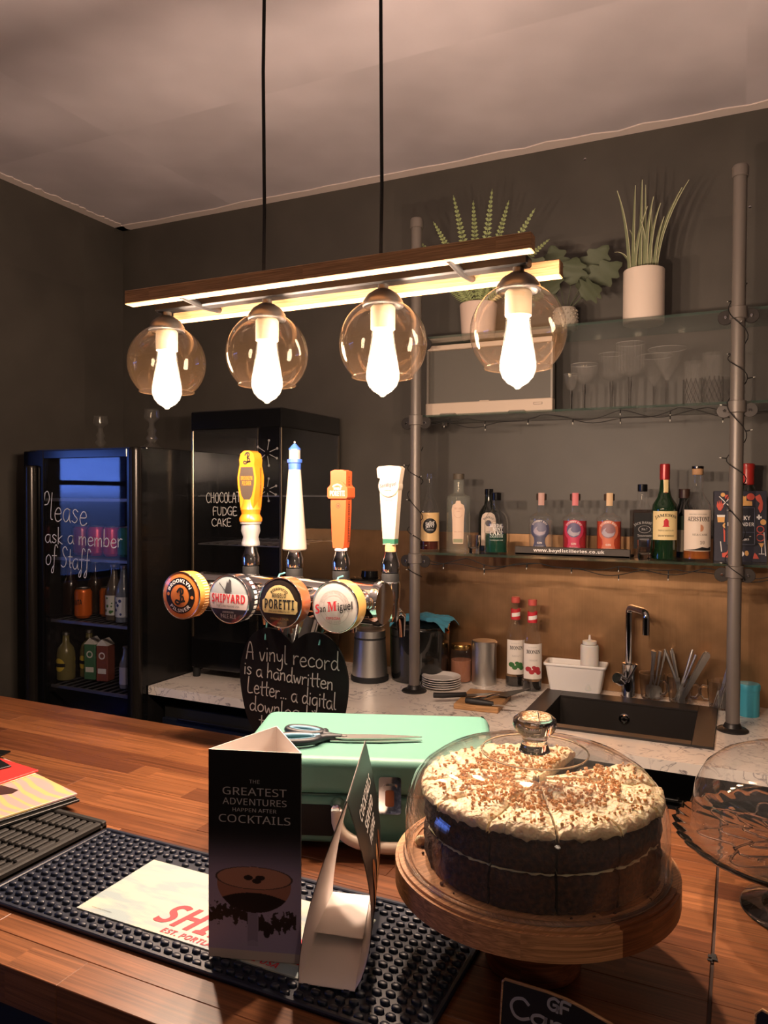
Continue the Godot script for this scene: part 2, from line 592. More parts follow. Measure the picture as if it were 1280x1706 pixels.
func materials() -> void:
	var n1 := noise(3, 0.012, 5)
	var n2 := noise(5, 0.05, 3)
	var n3 := noise(9, 0.006, 3)
	# wood: long fibres along x of the texture
	var grain := tex(512, 512, func(x: int, y: int) -> Color:
		var w := n3.get_noise_2d(x * 0.6, y * 2.0) * 30.0
		var a := n1.get_noise_2d(x * 0.35, (y + w) * 3.0)
		var b := n2.get_noise_2d(x * 0.12, y * 5.0)
		var k := clampf(0.86 + a * 0.28 + b * 0.16, 0.35, 1.0)
		return Color(k, k * lerpf(0.93, 1.0, k), k * lerpf(0.82, 1.0, k)))
	M["grain"] = grain
	var tones := [C(134, 84, 51), C(120, 72, 42), C(145, 93, 58), C(106, 62, 37), C(127, 79, 47), C(138, 87, 54), C(114, 70, 44), C(99, 57, 35)]
	for i in tones.size():
		var m := mat("oak_%d" % i, tones[i], 0.36)
		m.albedo_texture = grain
		tri_map(m, V(1.1, 9.0, 9.0), true, V(i * 0.37, i * 0.13, i * 0.29))
	for q in [["stand_wood", C(206, 150, 104), 0.42], ["stand_wood_dark", C(120, 66, 38), 0.36], ["lamp_wood", C(198, 150, 104), 0.6], ["board_wood", C(206, 158, 108), 0.6], ["tap_wood", C(214, 170, 116), 0.5], ["chair_wood", C(120, 84, 56), 0.4]]:
		var m := mat(q[0], q[1], q[2])
		m.albedo_texture = grain
		tri_map(m, V(3.0, 22.0, 22.0))
	# marble laminate
	var w1 := noise(21, 0.0045, 4)
	var w2 := noise(23, 0.011, 5)
	var w3 := noise(29, 0.003, 3)
	var marble := tex(768, 768, func(x: int, y: int) -> Color:
		var dx := w1.get_noise_2d(x, y) * 90.0
		var dy := w1.get_noise_2d(x + 400, y - 300) * 90.0
		var r := 1.0 - absf(w2.get_noise_2d(x + dx, (y + dy) * 1.5))
		var vein := pow(clampf((r - 0.86) / 0.14, 0.0, 1.0), 2.5) * clampf(0.55 + w3.get_noise_2d(x, y) * 1.6, 0.0, 1.0)
		var cloud := 0.97 + w1.get_noise_2d(x * 0.7, y * 0.7) * 0.06
		return Color(cloud, cloud * 0.985, cloud * 0.97).lerp(Color(0.42, 0.4, 0.44), vein * 0.8))
	var mm := mat("marble", C(240, 235, 230), 0.28)
	mm.albedo_texture = marble
	tri_map(mm, V(1.4, 1.4, 1.4), true)
	# copper sheet, brushed upright
	var b1 := noise(31, 0.06, 3)
	var b2 := noise(33, 0.008, 4)
	var brushed := tex(512, 512, func(x: int, y: int) -> Color:
		var k := clampf(0.9 + b1.get_noise_2d(x * 3.0, y * 0.05) * 0.025 + b2.get_noise_2d(x, y) * 0.12, 0.4, 1.0)
		return Color(k, k, k))
	var cm := mat("copper", C(196, 154, 114), 0.36, 1.0)
	cm.albedo_texture = brushed
	tri_map(cm, V(1.6, 1.6, 1.6), true)
	# plaster
	var pl := noise(41, 0.01, 4)
	var plaster := tex(256, 256, func(x: int, y: int) -> Color:
		var k := 0.93 + pl.get_noise_2d(x, y) * 0.12
		return Color(k, k, k))
	var wm := mat("dark_paint", C(80, 75, 69), 0.5)
	wm.albedo_texture = plaster
	tri_map(wm, V(0.8, 0.8, 0.8), true)
	var cl := mat("ceiling_paint", C(216, 206, 212), 0.85)
	cl.albedo_texture = plaster
	tri_map(cl, V(0.5, 0.5, 0.5), true)
	mat("ceiling_edge", C(228, 212, 206), 0.8)
	mat("chrome", C(225, 225, 228), 0.07, 1.0)
	mat("steel", C(206, 204, 200), 0.36, 1.0)
	mat("dull_steel", C(150, 148, 146), 0.4, 1.0)
	mat("black_metal", C(26, 25, 25), 0.4, 0.2)
	mat("pole_metal", C(118, 110, 104), 0.42, 0.3)
	mat("black_gloss", C(14, 14, 15), 0.12)
	mat("black_matt", C(18, 18, 19), 0.7)
	mat("black_rubber", C(20, 17, 15), 0.68)
	mat("blue_rubber", C(22, 28, 44), 0.42)
	mat("white_card", C(232, 222, 216), 0.7)
	mat("black_card", C(16, 15, 16), 0.4)
	mat("white_plastic", C(232, 228, 224), 0.4)
	mat("china", C(236, 232, 228), 0.15)
	mat("chalk", C(214, 210, 206), 0.95)
	mat("chalk_soft", C(150, 146, 144), 0.95)
	mat("white_ink", C(235, 232, 228), 0.6)
	mat("grey_ink", C(176, 172, 170), 0.6)
	mat("black_ink", C(18, 17, 17), 0.6)
	mat("red_ink", C(196, 40, 52), 0.6)
	mat("gold_ink", C(190, 156, 92), 0.5)
	mat("floor_paint", C(70, 60, 52), 0.6)
	pane("glass", C(230, 236, 234), 0.008)
	pane("amber_glass", C(226, 176, 124), 0.0018)
	pane("shelf_glass", C(70, 110, 96), 0.22)
	var clear := mat("solid_glass", C(244, 244, 244, 0.0), 0.02)
	clear.refraction_enabled = true
	clear.refraction_scale = 0.05
	pane("cup_glass", C(232, 226, 218), 0.04)
	pane("cup_rim", C(236, 232, 226), 0.12)
	pane("door_glass", C(20, 22, 26), 0.1)

func wall_box(x0: float, x1: float, y0: float, y1: float, z0: float, z1: float) -> G:
	return G.new().box(V((x0 + x1) / 2, (y0 + y1) / 2, (z0 + z1) / 2), V(x1 - x0, y1 - y0, z1 - z0))

func room() -> void:
	var H := 2.83
	struct("floor", wall_box(-5.2, 2.4, -0.1, 0.0, -2.9, 2.7), M.floor_paint)
	struct("ceiling", wall_box(-5.2, 2.4, H, H + 0.12, -2.9, 2.7), M.ceiling_paint)
	struct("wall_back", wall_box(-2.8, 2.4, 0, H, -2.9, -2.735), M.dark_paint)
	struct("wall_left", wall_box(-2.8, -2.66, 0, H, -2.735, -1.86), M.dark_paint)
	struct("wall_return", wall_box(-5.2, -2.66, 0, H, -1.98, -1.86), M.dark_paint)
	struct("wall_right", wall_box(2.2, 2.4, 0, H, -2.735, 2.5), mat("room_paint", C(104, 98, 94), 0.7))
	struct("wall_front", wall_box(-5.2, 2.4, 0, H, 2.5, 2.7), M.room_paint)
	# street side with the shop window, seen mirrored in the fridge
	var w := G.new()
	var X := -5.1
	for q in [[0.0, H, -1.86, 0.34], [0.0, H, 1.95, 2.5], [0.0, 0.86, 0.34, 1.95], [2.02, H, 0.34, 1.95]]:
		w.box(V(X, (q[0] + q[1]) / 2, (q[2] + q[3]) / 2), V(0.2, q[1] - q[0], q[3] - q[2]))
	struct("wall_street", w, M.room_paint)
	var f := G.new()
	for q in [[0.86, 0.91, 0.34, 1.95], [1.97, 2.02, 0.34, 1.95], [0.91, 1.97, 0.34, 0.39], [0.91, 1.97, 1.9, 1.95], [0.91, 1.97, 1.12, 1.17], [1.66, 1.7, 0.39, 1.9]]:
		f.box(V(X, (q[0] + q[1]) / 2, (q[2] + q[3]) / 2), V(0.07, q[1] - q[0], q[3] - q[2]), 0.004)
	var wf := struct("window_1", f, mat("window_paint", C(46, 48, 56), 0.5))
	for q in [[0.91, 1.66, 0.39, 1.12], [0.91, 1.66, 1.17, 1.9], [1.7, 1.97, 0.39, 1.12], [1.7, 1.97, 1.17, 1.9]]:
		part(wf, "pane", G.new().box(V(X, (q[0] + q[1]) / 2, (q[2] + q[3]) / 2), V(0.006, q[1] - q[0], q[3] - q[2])), M.glass)
	# the uneven strip of lighter paint where the ceiling meets the walls
	var n := noise(51, 1.3, 4)
	for k in 2:
		var g := G.new()
		var N := 60
		for i in N:
			var p := []
			for s in [i, i + 1]:
				var u := float(s) / N
				var d := 0.05 + n.get_noise_2d(u * 30.0, k * 50.0) * 0.022
				if k == 0:
					var x := lerpf(-2.66, 2.2, u)
					p.append_array([V(x, H - 0.004, -2.735), V(x, H - 0.004, -2.735 + d)])
				else:
					var z := lerpf(-1.86, -2.735, u)
					p.append_array([V(-2.66, H - 0.004, z), V(-2.66 + d, H - 0.004, z)])
			g.quad(p[2], p[3], p[1], p[0]) if k == 0 else g.quad(p[2], p[3], p[1], p[0])
			g.quad(p[1], p[3], p[3] + V(0, 0.006, 0), p[1] + V(0, 0.006, 0))
		struct("trim_%d" % (k + 1), g, M.ceiling_edge)
	var bs := solo("copper_backsplash", "brushed copper sheet fixed to the dark wall above the marble counter", "backsplash", G.new().box(V(-0.35, 1.1715, -2.731), V(3.1, 0.543, 0.006), 0.001), M.copper)
	for p in [[0.016, 2.519], [-0.511, 2.769]]:
		var s := thing("wall_screw", "small bright screw in the dark wall " + ("beside the top of the shelf pole" if p[0] > 0 else "just under the ceiling"), "screw", V(p[0], p[1], -2.735))
		part(s, "head", G.new().at(0, 0, 0, V(90, 0, 0)).lathe([[0, 0], [0.005, 0], [0.005, 0.002], [0.003, 0.004], [0, 0.0045]], 12), M.chrome)

func added_fill_lamp() -> void:
	# added unseen lamp behind the viewer: fills the fronts of things on the bar
	var p := V(1.15, 2.0, 1.3)
	var o := thing("added_fill_pendant", "added white globe lamp behind the viewer for fill light on the bar", "lamp", p)
	part(o, "cord", G.new().tube([V(0, 0.09, 0), V(0, 0.45, 0), V(0, 0.828, 0)], 0.003, 8), M.black_metal)
	part(o, "cap", G.new().lathe([[0.05, 0.075], [0.052, 0.08], [0.03, 0.095], [0, 0.1]], 24), M.black_metal)
	var gm := mat("fill_globe_glow", C(255, 240, 222), 0.6)
	gm.emission_enabled = true
	gm.emission = C(255, 226, 196)
	gm.emission_energy_multiplier = 4.0
	var prof := []
	for k in 17:
		var a := deg_to_rad(lerpf(-90, 55, k / 16.0))
		prof.append([0.09 * cos(a), 0.09 * sin(a)])
	part(o, "fill_globe", G.new().lathe(prof, 32, 0, 360, 80), gm)
	var l := OmniLight3D.new()
	l.name = "fill_light"
	l.light_color = C(255, 228, 200)
	l.light_energy = 0.3
	l.light_size = 0.09
	l.omni_range = 12.0
	l.omni_attenuation = 2.0
	l.shadow_enabled = true
	o.add_child(l, true)

func pendant_lamp() -> void:
	var z := -1.165
	var o := thing("pendant_lamp", "long pendant lamp of two timber bars and four amber glass globes hung over the bar", "lamp", V(0, 1.58 * (1.0 - 0.927), 0))
	o.scale = Vector3.ONE * 0.927
	part(o, "timber_bar", G.new().box(V(-0.67, 1.953, -1.105), V(0.78, 0.026, 0.024), 0.0015), M.lamp_wood)
	part(o, "timber_bar", G.new().box(V(-0.655, 1.945, -1.225), V(0.782, 0.026, 0.024), 0.0015), M.lamp_wood)
	part(o, "metal_rail", G.new().box(V(-0.67, 1.945, z), V(0.74, 0.016, 0.028), 0.003), M.black_metal)
	for x in [-0.93, -0.41]:
		var g := G.new()
		g.tube([V(x, 1.944, -1.232), V(x, 1.939, -1.165), V(x, 1.944, -1.1)], 0.006, 10)
		part(o, "cross_rod", g, M.black_metal)
	for x in [-0.794, -0.557]:
		part(o, "cord", G.new().tube([V(x, 1.95, z), V(x + 0.002, 2.1, z), V(x - 0.001, 2.35, z), V(x + 0.003 * (1 if x < -0.7 else -1), 2.6, z), V(x, 2.924, z)], 0.0032, 8), mat("cord_black", C(14, 12, 12), 0.8))
	part(o, "ceiling_rose", G.new().box(V(-0.675, 2.912, z), V(0.32, 0.028, 0.06), 0.004), M.black_metal)
	for i in 4:
		var x := -1.02 + 0.234 * i
		var cap := G.new().at(x, 0, z)
		cap.lathe([[0, 1.952], [0.006, 1.952]], 12)
		cap.at(x, 0, z).lathe([[0.033, 1.899], [0.035, 1.901], [0.034, 1.909], [0.026, 1.92], [0.014, 1.928], [0.009, 1.93], [0.009, 1.94], [0.0, 1.94]], 28)
		part(o, "globe_cap", cap, mat("cap_metal", C(70, 66, 62), 0.35, 0.7))
		var gl := []
		for k in 25:
			var a := lerpf(-47.0, 64.0, k / 24.0)
			gl.append([0.075 * cos(deg_to_rad(a)), 1.838 + 0.075 * sin(deg_to_rad(a))])
		gl.push_front([0.0525, 1.7815])
		part(o, "glass_globe", G.new().at(x, 0, z).lathe(gl, 48, 0, 360, 80), M.amber_glass)
		var rim := []
		for k in 40:
			rim.append(V(x + cos(TAU * k / 40) * 0.0523, 1.7815, z + sin(TAU * k / 40) * 0.0523))
		part(o, "globe_rim", G.new().tube(rim, 0.0011, 6, true), M.amber_glass)
		part(o, "lamp_holder", G.new().at(x, 0, z).lathe([[0.0, 1.862], [0.0205, 1.862], [0.021, 1.864], [0.021, 1.898], [0.018, 1.902], [0, 1.902]], 24), mat("holder_metal", C(168, 150, 124), 0.45, 0.5))
		var bulb := [[0.0, 1.748], [0.004, 1.7485], [0.007, 1.752], [0.016, 1.757], [0.024, 1.766], [0.0285, 1.778], [0.0285, 1.79], [0.025, 1.812], [0.0205, 1.84], [0.0185, 1.862]]
		var glow := []
		for q in bulb:
			if q[1] > 1.76:
				glow.append([q[0] - 0.003, q[1]])
		glow.push_front([0.013, 1.7605])
		glow.push_front([0.0, 1.7585])
		var gm := mat("bulb_glow", C(255, 226, 180), 0.5)
		gm.emission_enabled = true
		gm.emission = C(255, 224, 178)
		gm.emission_energy_multiplier = 30.0
		part(o, "filament_glow", G.new().at(x, 0, z).lathe(glow, 24, 0, 360, 80), gm)
		part(o, "bulb_glass", G.new().at(x, 0, z).lathe(bulb, 28, 0, 360, 80), M.glass)
		var l := OmniLight3D.new()
		l.name = "bulb_light"
		l.position = V(x, 1.79, z)
		l.light_color = C(255, 221, 194)
		l.light_energy = 0.54
		l.light_size = 0.02
		l.omni_range = 12.0
		l.omni_attenuation = 2.0
		l.shadow_enabled = true
		o.add_child(l, true)
func bar_counter() -> void:
	var o := thing("bar_counter", "long oiled oak bar counter built up from glued staves", "bar counter")
	var z0 := -1.235
	var rows := 17
	var wz := 0.71 / rows
	var meshes := {}
	for r in rows:
		var zc := z0 + wz * (r + 0.5)
		for side in 2:
			var x := -2.45 if side == 0 else -0.0185
			var end := -0.0215 if side == 0 else 0.95
			x -= 0.0
			var first := true
			while x < end - 0.001:
				var l := rng.randf_range(0.28, 0.75)
				if first:
					l *= rng.randf_range(0.3, 1.0)
					first = false
				l = roundf(l * 20.0) / 20.0
				if x + l > end - 0.12:
					l = end - x
				var key := roundi(l * 10000)
				if not meshes.has(key):
					meshes[key] = G.new().box(Vector3.ZERO, V(l - 0.0003, 0.04, wz - 0.0003), 0.0006).mesh()
				var s := part(o, "stave", meshes[key], M["oak_%d" % rng.randi_range(0, 7)])
				s.position = V(x + l / 2, 1.0799 - rng.randf_range(0.0, 0.0002), zc)
				x += l
	part(o, "joint_strip", G.new().box(V(-0.02, 1.078, -0.88), V(0.004, 0.04, 0.705)), mat("joint_dark", C(46, 26, 16), 0.8))
	part(o, "front_panel", G.new().box(V(-0.75, 0.53, -0.63), V(3.4, 1.06, 0.04), 0.002), M.black_matt)
	part(o, "rear_panel", G.new().box(V(-0.75, 0.53, -1.18), V(3.4, 1.06, 0.03), 0.002), M.black_matt)
	var k := G.new().at(0, 1.1012, 0)
	for q in [[-0.0205, -0.852, 0.005], [-0.018, -0.848, 0.0035], [-0.0225, -0.845, 0.003], [-0.019, -0.856, 0.003]]:
		k.box(V(q[0], 0, q[1]), V(q[2] * 1.6, 0.0006, q[2]))
	part(o, "split_mark", k, M.black_ink)

func back_counter() -> void:
	var o := thing("back_counter", "white marble-effect back counter with grey veins along the dark wall", "counter")
	var g := G.new()
	var sx := [-0.6, -0.062]
	var sz := [-2.635, -2.215]
	for q in [[-1.9, sx[0], -2.733, -2.07], [sx[1], 0.9, -2.733, -2.07], [sx[0], sx[1], -2.733, sz[0]], [sx[0], sx[1], sz[1], -2.07]]:
		g.box(V((q[0] + q[1]) / 2, 0.885, (q[2] + q[3]) / 2), V(q[1] - q[0], 0.03, q[3] - q[2]), 0.0)
	part(o, "worktop", g, M.marble)
	var xs := [-1.88, -1.28, -0.68, -0.04, 0.56]
	var names := ["black base cabinet under the counter end by the tall fridge", "black base cabinet under the counter behind the beer taps", "black base cabinet under the sink", "black base cabinet under the counter beside the sink cabinet"]
	for i in 4:
		var c := thing("base_cabinet", names[i], "cabinet", V((xs[i] + xs[i + 1]) / 2, 0, -2.4), 0, "black base cabinets under the back counter")
		var w: float = xs[i + 1] - xs[i] - 0.004
		part(c, "body", G.new().box(V(0, 0.41 if i != 2 else 0.36, -0.02), V(w, 0.82 if i != 2 else 0.72, 0.58), 0.002), M.black_matt)
		var d := part(c, "door", G.new().box(V(0, 0.44, 0.28), V(w - 0.01, 0.68, 0.02), 0.002), mat("cabinet_black", C(22, 22, 24), 0.45))
		if i == 0:
			d.set_meta("label", "dark blue glazed door")
			d.material_override = mat("chiller_blue", C(26, 32, 48), 0.3)
			part(c, "white_patch", G.new().prism([[-0.17, 0.7], [-0.155, 0.725], [-0.15, 0.74], [-0.152, 0.71], [-0.13, 0.72], [-0.12, 0.7], [-0.135, 0.68], [-0.15, 0.665]], 0.29, 0.2912), M.white_card, "ragged white patch")  # two ragged white patches laid on the blue door
			part(c, "white_patch", G.new().prism([[0.01, 0.735], [0.014, 0.736], [0.016, 0.69], [0.006, 0.672]], 0.29, 0.2912), M.white_card, "ragged white patch")
		part(c, "handle", G.new().tube([V(-w * 0.35, 0.79, 0.29), V(-w * 0.35, 0.79, 0.305), V(w * 0.35, 0.79, 0.305), V(w * 0.35, 0.79, 0.29)], 0.004, 8), M.black_metal)
	# sink
	var s := thing("kitchen_sink", "black composite single bowl sink set into the marble counter", "sink")
	var cx: float = (sx[0] + sx[1]) / 2
	var cz: float = (sz[0] + sz[1]) / 2
	var rim := G.new()
	var ix := [-0.545, -0.112]
	var iz := [-2.57, -2.245]
	for q in [[sx[0] - 0.006, ix[0], sz[0] - 0.006, sz[1] + 0.006], [ix[1], sx[1] + 0.006, sz[0] - 0.006, sz[1] + 0.006], [ix[0], ix[1], sz[0] - 0.006, iz[0]], [ix[0], ix[1], iz[1], sz[1] + 0.006]]:
		rim.box(V((q[0] + q[1]) / 2, 0.9035, (q[2] + q[3]) / 2), V(q[1] - q[0], 0.007, q[3] - q[2]), 0.001)
	part(s, "rim", rim, mat("composite", C(38, 34, 32), 0.42))
	var bowl := G.new()
	var D := 0.745
	bowl.box(V((ix[0] + ix[1]) / 2, D - 0.005, (iz[0] + iz[1]) / 2), V(ix[1] - ix[0] + 0.02, 0.01, iz[1] - iz[0] + 0.02))
	for q in [[ix[0] - 0.01, ix[0], iz[0] - 0.01, iz[1] + 0.01], [ix[1], ix[1] + 0.01, iz[0] - 0.01, iz[1] + 0.01], [ix[0], ix[1], iz[0] - 0.01, iz[0]], [ix[0], ix[1], iz[1], iz[1] + 0.01]]:
		bowl.box(V((q[0] + q[1]) / 2, (D + 0.9) / 2, (q[2] + q[3]) / 2), V(q[1] - q[0], 0.9 - D, q[3] - q[2]))
	part(s, "bowl", bowl, M.composite)
	var ov := G.new().at(-0.335, 0.852, iz[0], V(90, 0, 0))
	ov.lathe([[0.010, 0.0], [0.0175, 0.0], [0.0175, 0.003], [0.015, 0.005], [0.011, 0.004], [0.010, 0.0]], 28)
	ov.lathe([[0.0, 0.004], [0.005, 0.004], [0.005, 0.006], [0, 0.006]], 12)
	ov.box(V(0, 0.003, 0.0), V(0.022, 0.002, 0.003))
	part(s, "overflow_ring", ov, M.chrome, "chrome overflow ring")
	part(s, "drain", G.new().at(cx, D, cz).lathe([[0.0, 0.002], [0.03, 0.002], [0.042, 0.0035], [0.045, 0.0], [0, 0]], 28), M.chrome)

func bracket(o: Node3D, x: float, y: float, z: float) -> void:
	var g := G.new().at(x, 0, z)
	g.lathe([[0.019, y - 0.03], [0.0245, y - 0.028], [0.0245, y + 0.004], [0.019, y + 0.006]], 20)
	part(o, "collar", g, M.pole_metal)
	for s in [-1, 1]:
		var c := G.new().at(x + s * 0.034, y - 0.022, z - 0.006, V(90, 0, 0))
		c.cyl(0.021, -0.004, 0.004, 0.001, 20)
		part(o, "glass_clamp", c, mat("clamp_metal", C(74, 70, 68), 0.3, 0.7))
		part(o, "clamp_screw", G.new().at(x + s * 0.034, y - 0.022, z - 0.001, V(90, 0, 0)).cyl(0.0045, 0.0, 0.005, 0.001, 10), M.chrome)

func shelves() -> void:
	var lev := [1.38, 1.858, 2.128]
	var what := ["lowest", "middle", "topmost"]
	var xs := [-1.02, -0.012, 0.98]
	var tags := ["grey metal shelf pole standing on the counter beside the plate stack", "grey metal shelf pole standing on the counter beside the sink", "grey metal shelf pole standing at the far counter end"]
	for i in 3:
		var p := thing("shelf_pole", tags[i], "pole", V(xs[i], 0.9, -2.42), 0, "poles of the glass shelves")
		part(p, "tube", G.new().lathe([[0.019, 0.008], [0.019, 1.6]], 24), M.pole_metal)
		part(p, "cap", G.new().lathe([[0.019, 1.6], [0.0225, 1.6], [0.0225, 1.628], [0.018, 1.634], [0, 1.636]], 20), M.pole_metal)
		part(p, "foot_flange", G.new().lathe([[0, 0], [0.043, 0], [0.044, 0.003], [0.04, 0.007], [0.026, 0.011], [0.022, 0.02], [0.019, 0.024]], 28), mat("flange", C(48, 46, 46), 0.4, 0.5))
		for y in lev:
			bracket(p, 0, y - 0.9 - 0.004, 0)
	for k in 3:
		var s := solo("glass_shelf", "%s clear glass shelf held between the grey poles" % what[k], "shelf", G.new().box(V(-0.03, lev[k], -2.575), V(2.05, 0.008, 0.25), 0.001), M.shelf_glass, Vector3.ZERO, Vector3.ZERO, "glass shelves on the back wall")
		for x in [-1.02, -0.012, 0.98]:
			part(s, "wall_bracket", G.new().box(V(x, lev[k] - 0.008, -2.713), V(0.02, 0.008, 0.028), 0.001), M.pole_metal)

func can(label: String, c: Color, p: Vector3, word := "", ink := "white_ink") -> void:
	var o := thing("drink_can", label, "drink can", p, 0, "cans in the fridge")
	part(o, "body", G.new().lathe([[0, 0], [0.024, 0], [0.0325, 0.01], [0.033, 0.012], [0.033, 0.1], [0.0265, 0.112]], 24), mat("can_%s" % c.to_html(), c, 0.3, 0.3))
	part(o, "lid", G.new().lathe([[0.0265, 0.112], [0.0275, 0.115], [0.026, 0.116], [0.024, 0.112], [0, 0.112]], 24), M.steel)
	if word:
		var g := G.new()
		write(g, word, "nb", Vector2(0, 0.052), 0.046, on_round(0.0333), 0.02, 0.1, 6)
		part(o, "lettering", g, M[ink])

func fridge() -> void:
	# body x -2.5..-1.905, front at z -2.06
	var o := thing("bottle_fridge", "tall black glass-door drinks fridge with a chalk message on the door", "fridge", V(-2.2, 0, -2.38))
	var g := G.new()
	var hw := 0.295
	g.box(V(-hw + 0.02, 0.875, 0), V(0.04, 1.75, 0.62), 0.003)
	g.box(V(hw - 0.02, 0.875, 0), V(0.04, 1.75, 0.62), 0.003)
	g.box(V(0, 1.735, 0), V(2 * hw - 0.08, 0.03, 0.62))
	g.box(V(0, 0.05, 0), V(2 * hw - 0.08, 0.1, 0.62))
	g.box(V(0, 0.9, -0.3), V(2 * hw - 0.08, 1.64, 0.02))
	part(o, "body", g, mat("fridge_black", C(24, 23, 23), 0.22))
	var fr := G.new()
	for q in [[-hw, -0.19, 0.08, 1.745], [0.225, hw, 0.08, 1.745], [-0.19, 0.225, 1.715, 1.745], [-0.19, 0.225, 0.08, 0.3]]:
		fr.box(V((q[0] + q[1]) / 2, (q[2] + q[3]) / 2, 0.32), V(q[1] - q[0], q[3] - q[2], 0.03), 0.002)
	var door := part(o, "door_frame", fr, M.black_gloss)
	part(door, "door_glass", G.new().box(V(0.0175, 1.0075, 0.326), V(0.417, 1.417, 0.006)), M.door_glass)
	for q in [[-0.243, 1.69], [0.277, 1.748]]:
		var h := G.new().at(q[0], 0, 0.345)
		h.lathe([[0.0, 0.3], [0.016, 0.302], [0.022, 0.31], [0.022, q[1] - 0.012], [0.0205, q[1] - 0.003], [0.015, q[1]], [0, q[1] + 0.001]], 20)
		part(o, "handle_bar", h, mat("handle_black", C(44, 40, 37), 0.24, 0.5), "glossy rounded handle bar")
	var tx := G.new()
	var on := on_plane(V(0, 0, 0.3297), V(1, 0, 0), V(0, 1, 0))
	var sh := Vector2(2.2, 0)
	chalk(tx, "Please", Vector2(-2.41, 1.49) + sh, Vector2(-2.17, 1.468) + sh, 0.1, 0.0034, on)
	chalk(tx, "ask a member", Vector2(-2.39, 1.398) + sh, Vector2(-1.998, 1.39) + sh, 0.062, 0.0034, on)
	chalk(tx, "of Staff", Vector2(-2.388, 1.315) + sh, Vector2(-2.16, 1.3) + sh, 0.078, 0.0034, on)
	part(door, "chalk_writing", tx, mat("door_chalk", C(226, 226, 236), 0.95), "white chalk words Please ask a member of Staff")
	for y in [0.36, 0.6, 0.842, 1.095, 1.335, 1.56]:
		var s := G.new()
		s.box(V(0.0175, y, 0.29), V(0.44, 0.012, 0.008), 0.001)
		for k in 12:
			s.box(V(-0.2 + k * 0.039, y, 0.03), V(0.003, 0.004, 0.52))
		part(o, "wire_shelf", s, mat("shelf_wire", C(150, 150, 156), 0.35, 0.8))
	var y1 := 1.342
	for q in [["dark red drink can at the end of the upper can row in the fridge", C(120, 26, 40), -2.36], ["bright red drink can in the upper can row, next to the dark red one", C(176, 34, 60), -2.28], ["crimson drink can between the bright red and the green can", C(190, 44, 70), -2.2], ["green and blue drink can at the end of the upper can row", C(40, 120, 90), -2.125]]:
		can(q[0], q[1], V(q[2], y1, -2.2))
	y1 = 1.102
	can("orange drink can with a black and white word across it, front of the fridge shelf", C(216, 104, 30), V(-2.31, y1, -2.16), "FANTA", "black_ink")
	can("orange drink can standing behind the lettered orange can", C(204, 110, 44), V(-2.25, y1, -2.23))
	var grp := "bottles in the tall fridge"
	var prof := [[0, 0], [0.03, 0], [0.0315, 0.004], [0.0315, 0.11], [0.026, 0.135], [0.014, 0.165], [0.0125, 0.205]]
	for q in [["dark stubby bottle on the fridge shelf beside the door edge", -2.42, -2.2, C(40, 24, 16), Color.BLACK], ["dark stubby bottle between the door edge bottle and the orange cans", -2.37, -2.28, C(46, 30, 18), Color.BLACK], ["clear bottle with a white and green label in the fridge", -2.17, -2.18, C(90, 80, 70), C(214, 216, 206)], ["slim bottle with a white and blue label in the fridge", -2.1, -2.16, C(110, 120, 140), C(214, 220, 234)]]:
		var b := thing("fridge_bottle", q[0], "bottle", V(q[1], 1.102, q[2]), 0, grp)
		part(b, "glass_body", G.new().lathe(prof, 20), gloss("fb_%s" % q[3].to_html(), q[3], 0.2))
		part(b, "cap", G.new().at(0, 0.2, 0).cyl(0.014, 0, 0.012, 0.002, 16), M.steel)
		if q[4] != Color.BLACK:
			var l := G.new()
			rect(l, -0.045, 0.02, 0.045, 0.095, on_round(0.032), 12)
			var lab := part(b, "paper_label", l, mat("fbl_%s" % q[4].to_html(), q[4], 0.6))
			var ink := G.new()
			for k in 7:
				disc(ink, Vector2(rng.randf_range(-0.018, 0.018), rng.randf_range(0.03, 0.085)), rng.randf_range(0.003, 0.007), on_round(0.0323), 0.0, 1.0, 9)
			part(lab, "print", ink, mat("label_green", C(62, 110, 52), 0.6) if q[1] < -2.15 else mat("label_blue", C(40, 60, 130), 0.6))
	var y3 := 0.85
	for q in [["cloudy yellow bottle with a round yellow label on the bottom fridge shelf", -2.415, -2.17], ["second cloudy yellow bottle set behind the first on the bottom fridge shelf", -2.375, -2.25]]:
		var b := thing("lemonade_bottle", q[0], "bottle", V(q[1], y3, q[2]), 0, grp)
		part(b, "glass_body", G.new().lathe([[0, 0], [0.034, 0], [0.036, 0.004], [0.036, 0.1], [0.03, 0.125], [0.014, 0.145], [0.0125, 0.175]], 24), gloss("lemonade", C(120, 112, 70), 0.25))
		part(b, "cap", G.new().at(0, 0.172, 0).cyl(0.0145, 0, 0.014, 0.002, 16), M.steel)
		var l := G.new()
		disc(l, Vector2(0, 0.06), 0.026, on_round(0.0364), 0.0, 1.0, 24)
		var lab := part(b, "round_label", l, mat("lemon_label", C(216, 190, 70), 0.6))
		var ink := G.new()
		rect(ink, -0.028, 0.052, 0.028, 0.066, on_round(0.0366))
		part(lab, "print", ink, M.black_ink)
	for q in [["green slim carton on the bottom fridge shelf", -2.32, C(70, 120, 90)], ["dull red slim carton on the bottom fridge shelf", -2.255, C(130, 70, 56)]]:
		var b := thing("juice_carton", q[0], "carton", V(q[1], y3, -2.22), 12, "cartons in the tall fridge")
		part(b, "body", G.new().box(V(0, 0.07, 0), V(0.05, 0.14, 0.05), 0.002), mat("carton_%s" % q[2].to_html(), q[2], 0.5))
		var top := G.new()
		top.prism([[-0.025, 0.14], [0.025, 0.14], [0.0, 0.165]], -0.025, 0.025)
		part(b, "gable_top", top, M.white_plastic)
		var ink := G.new()
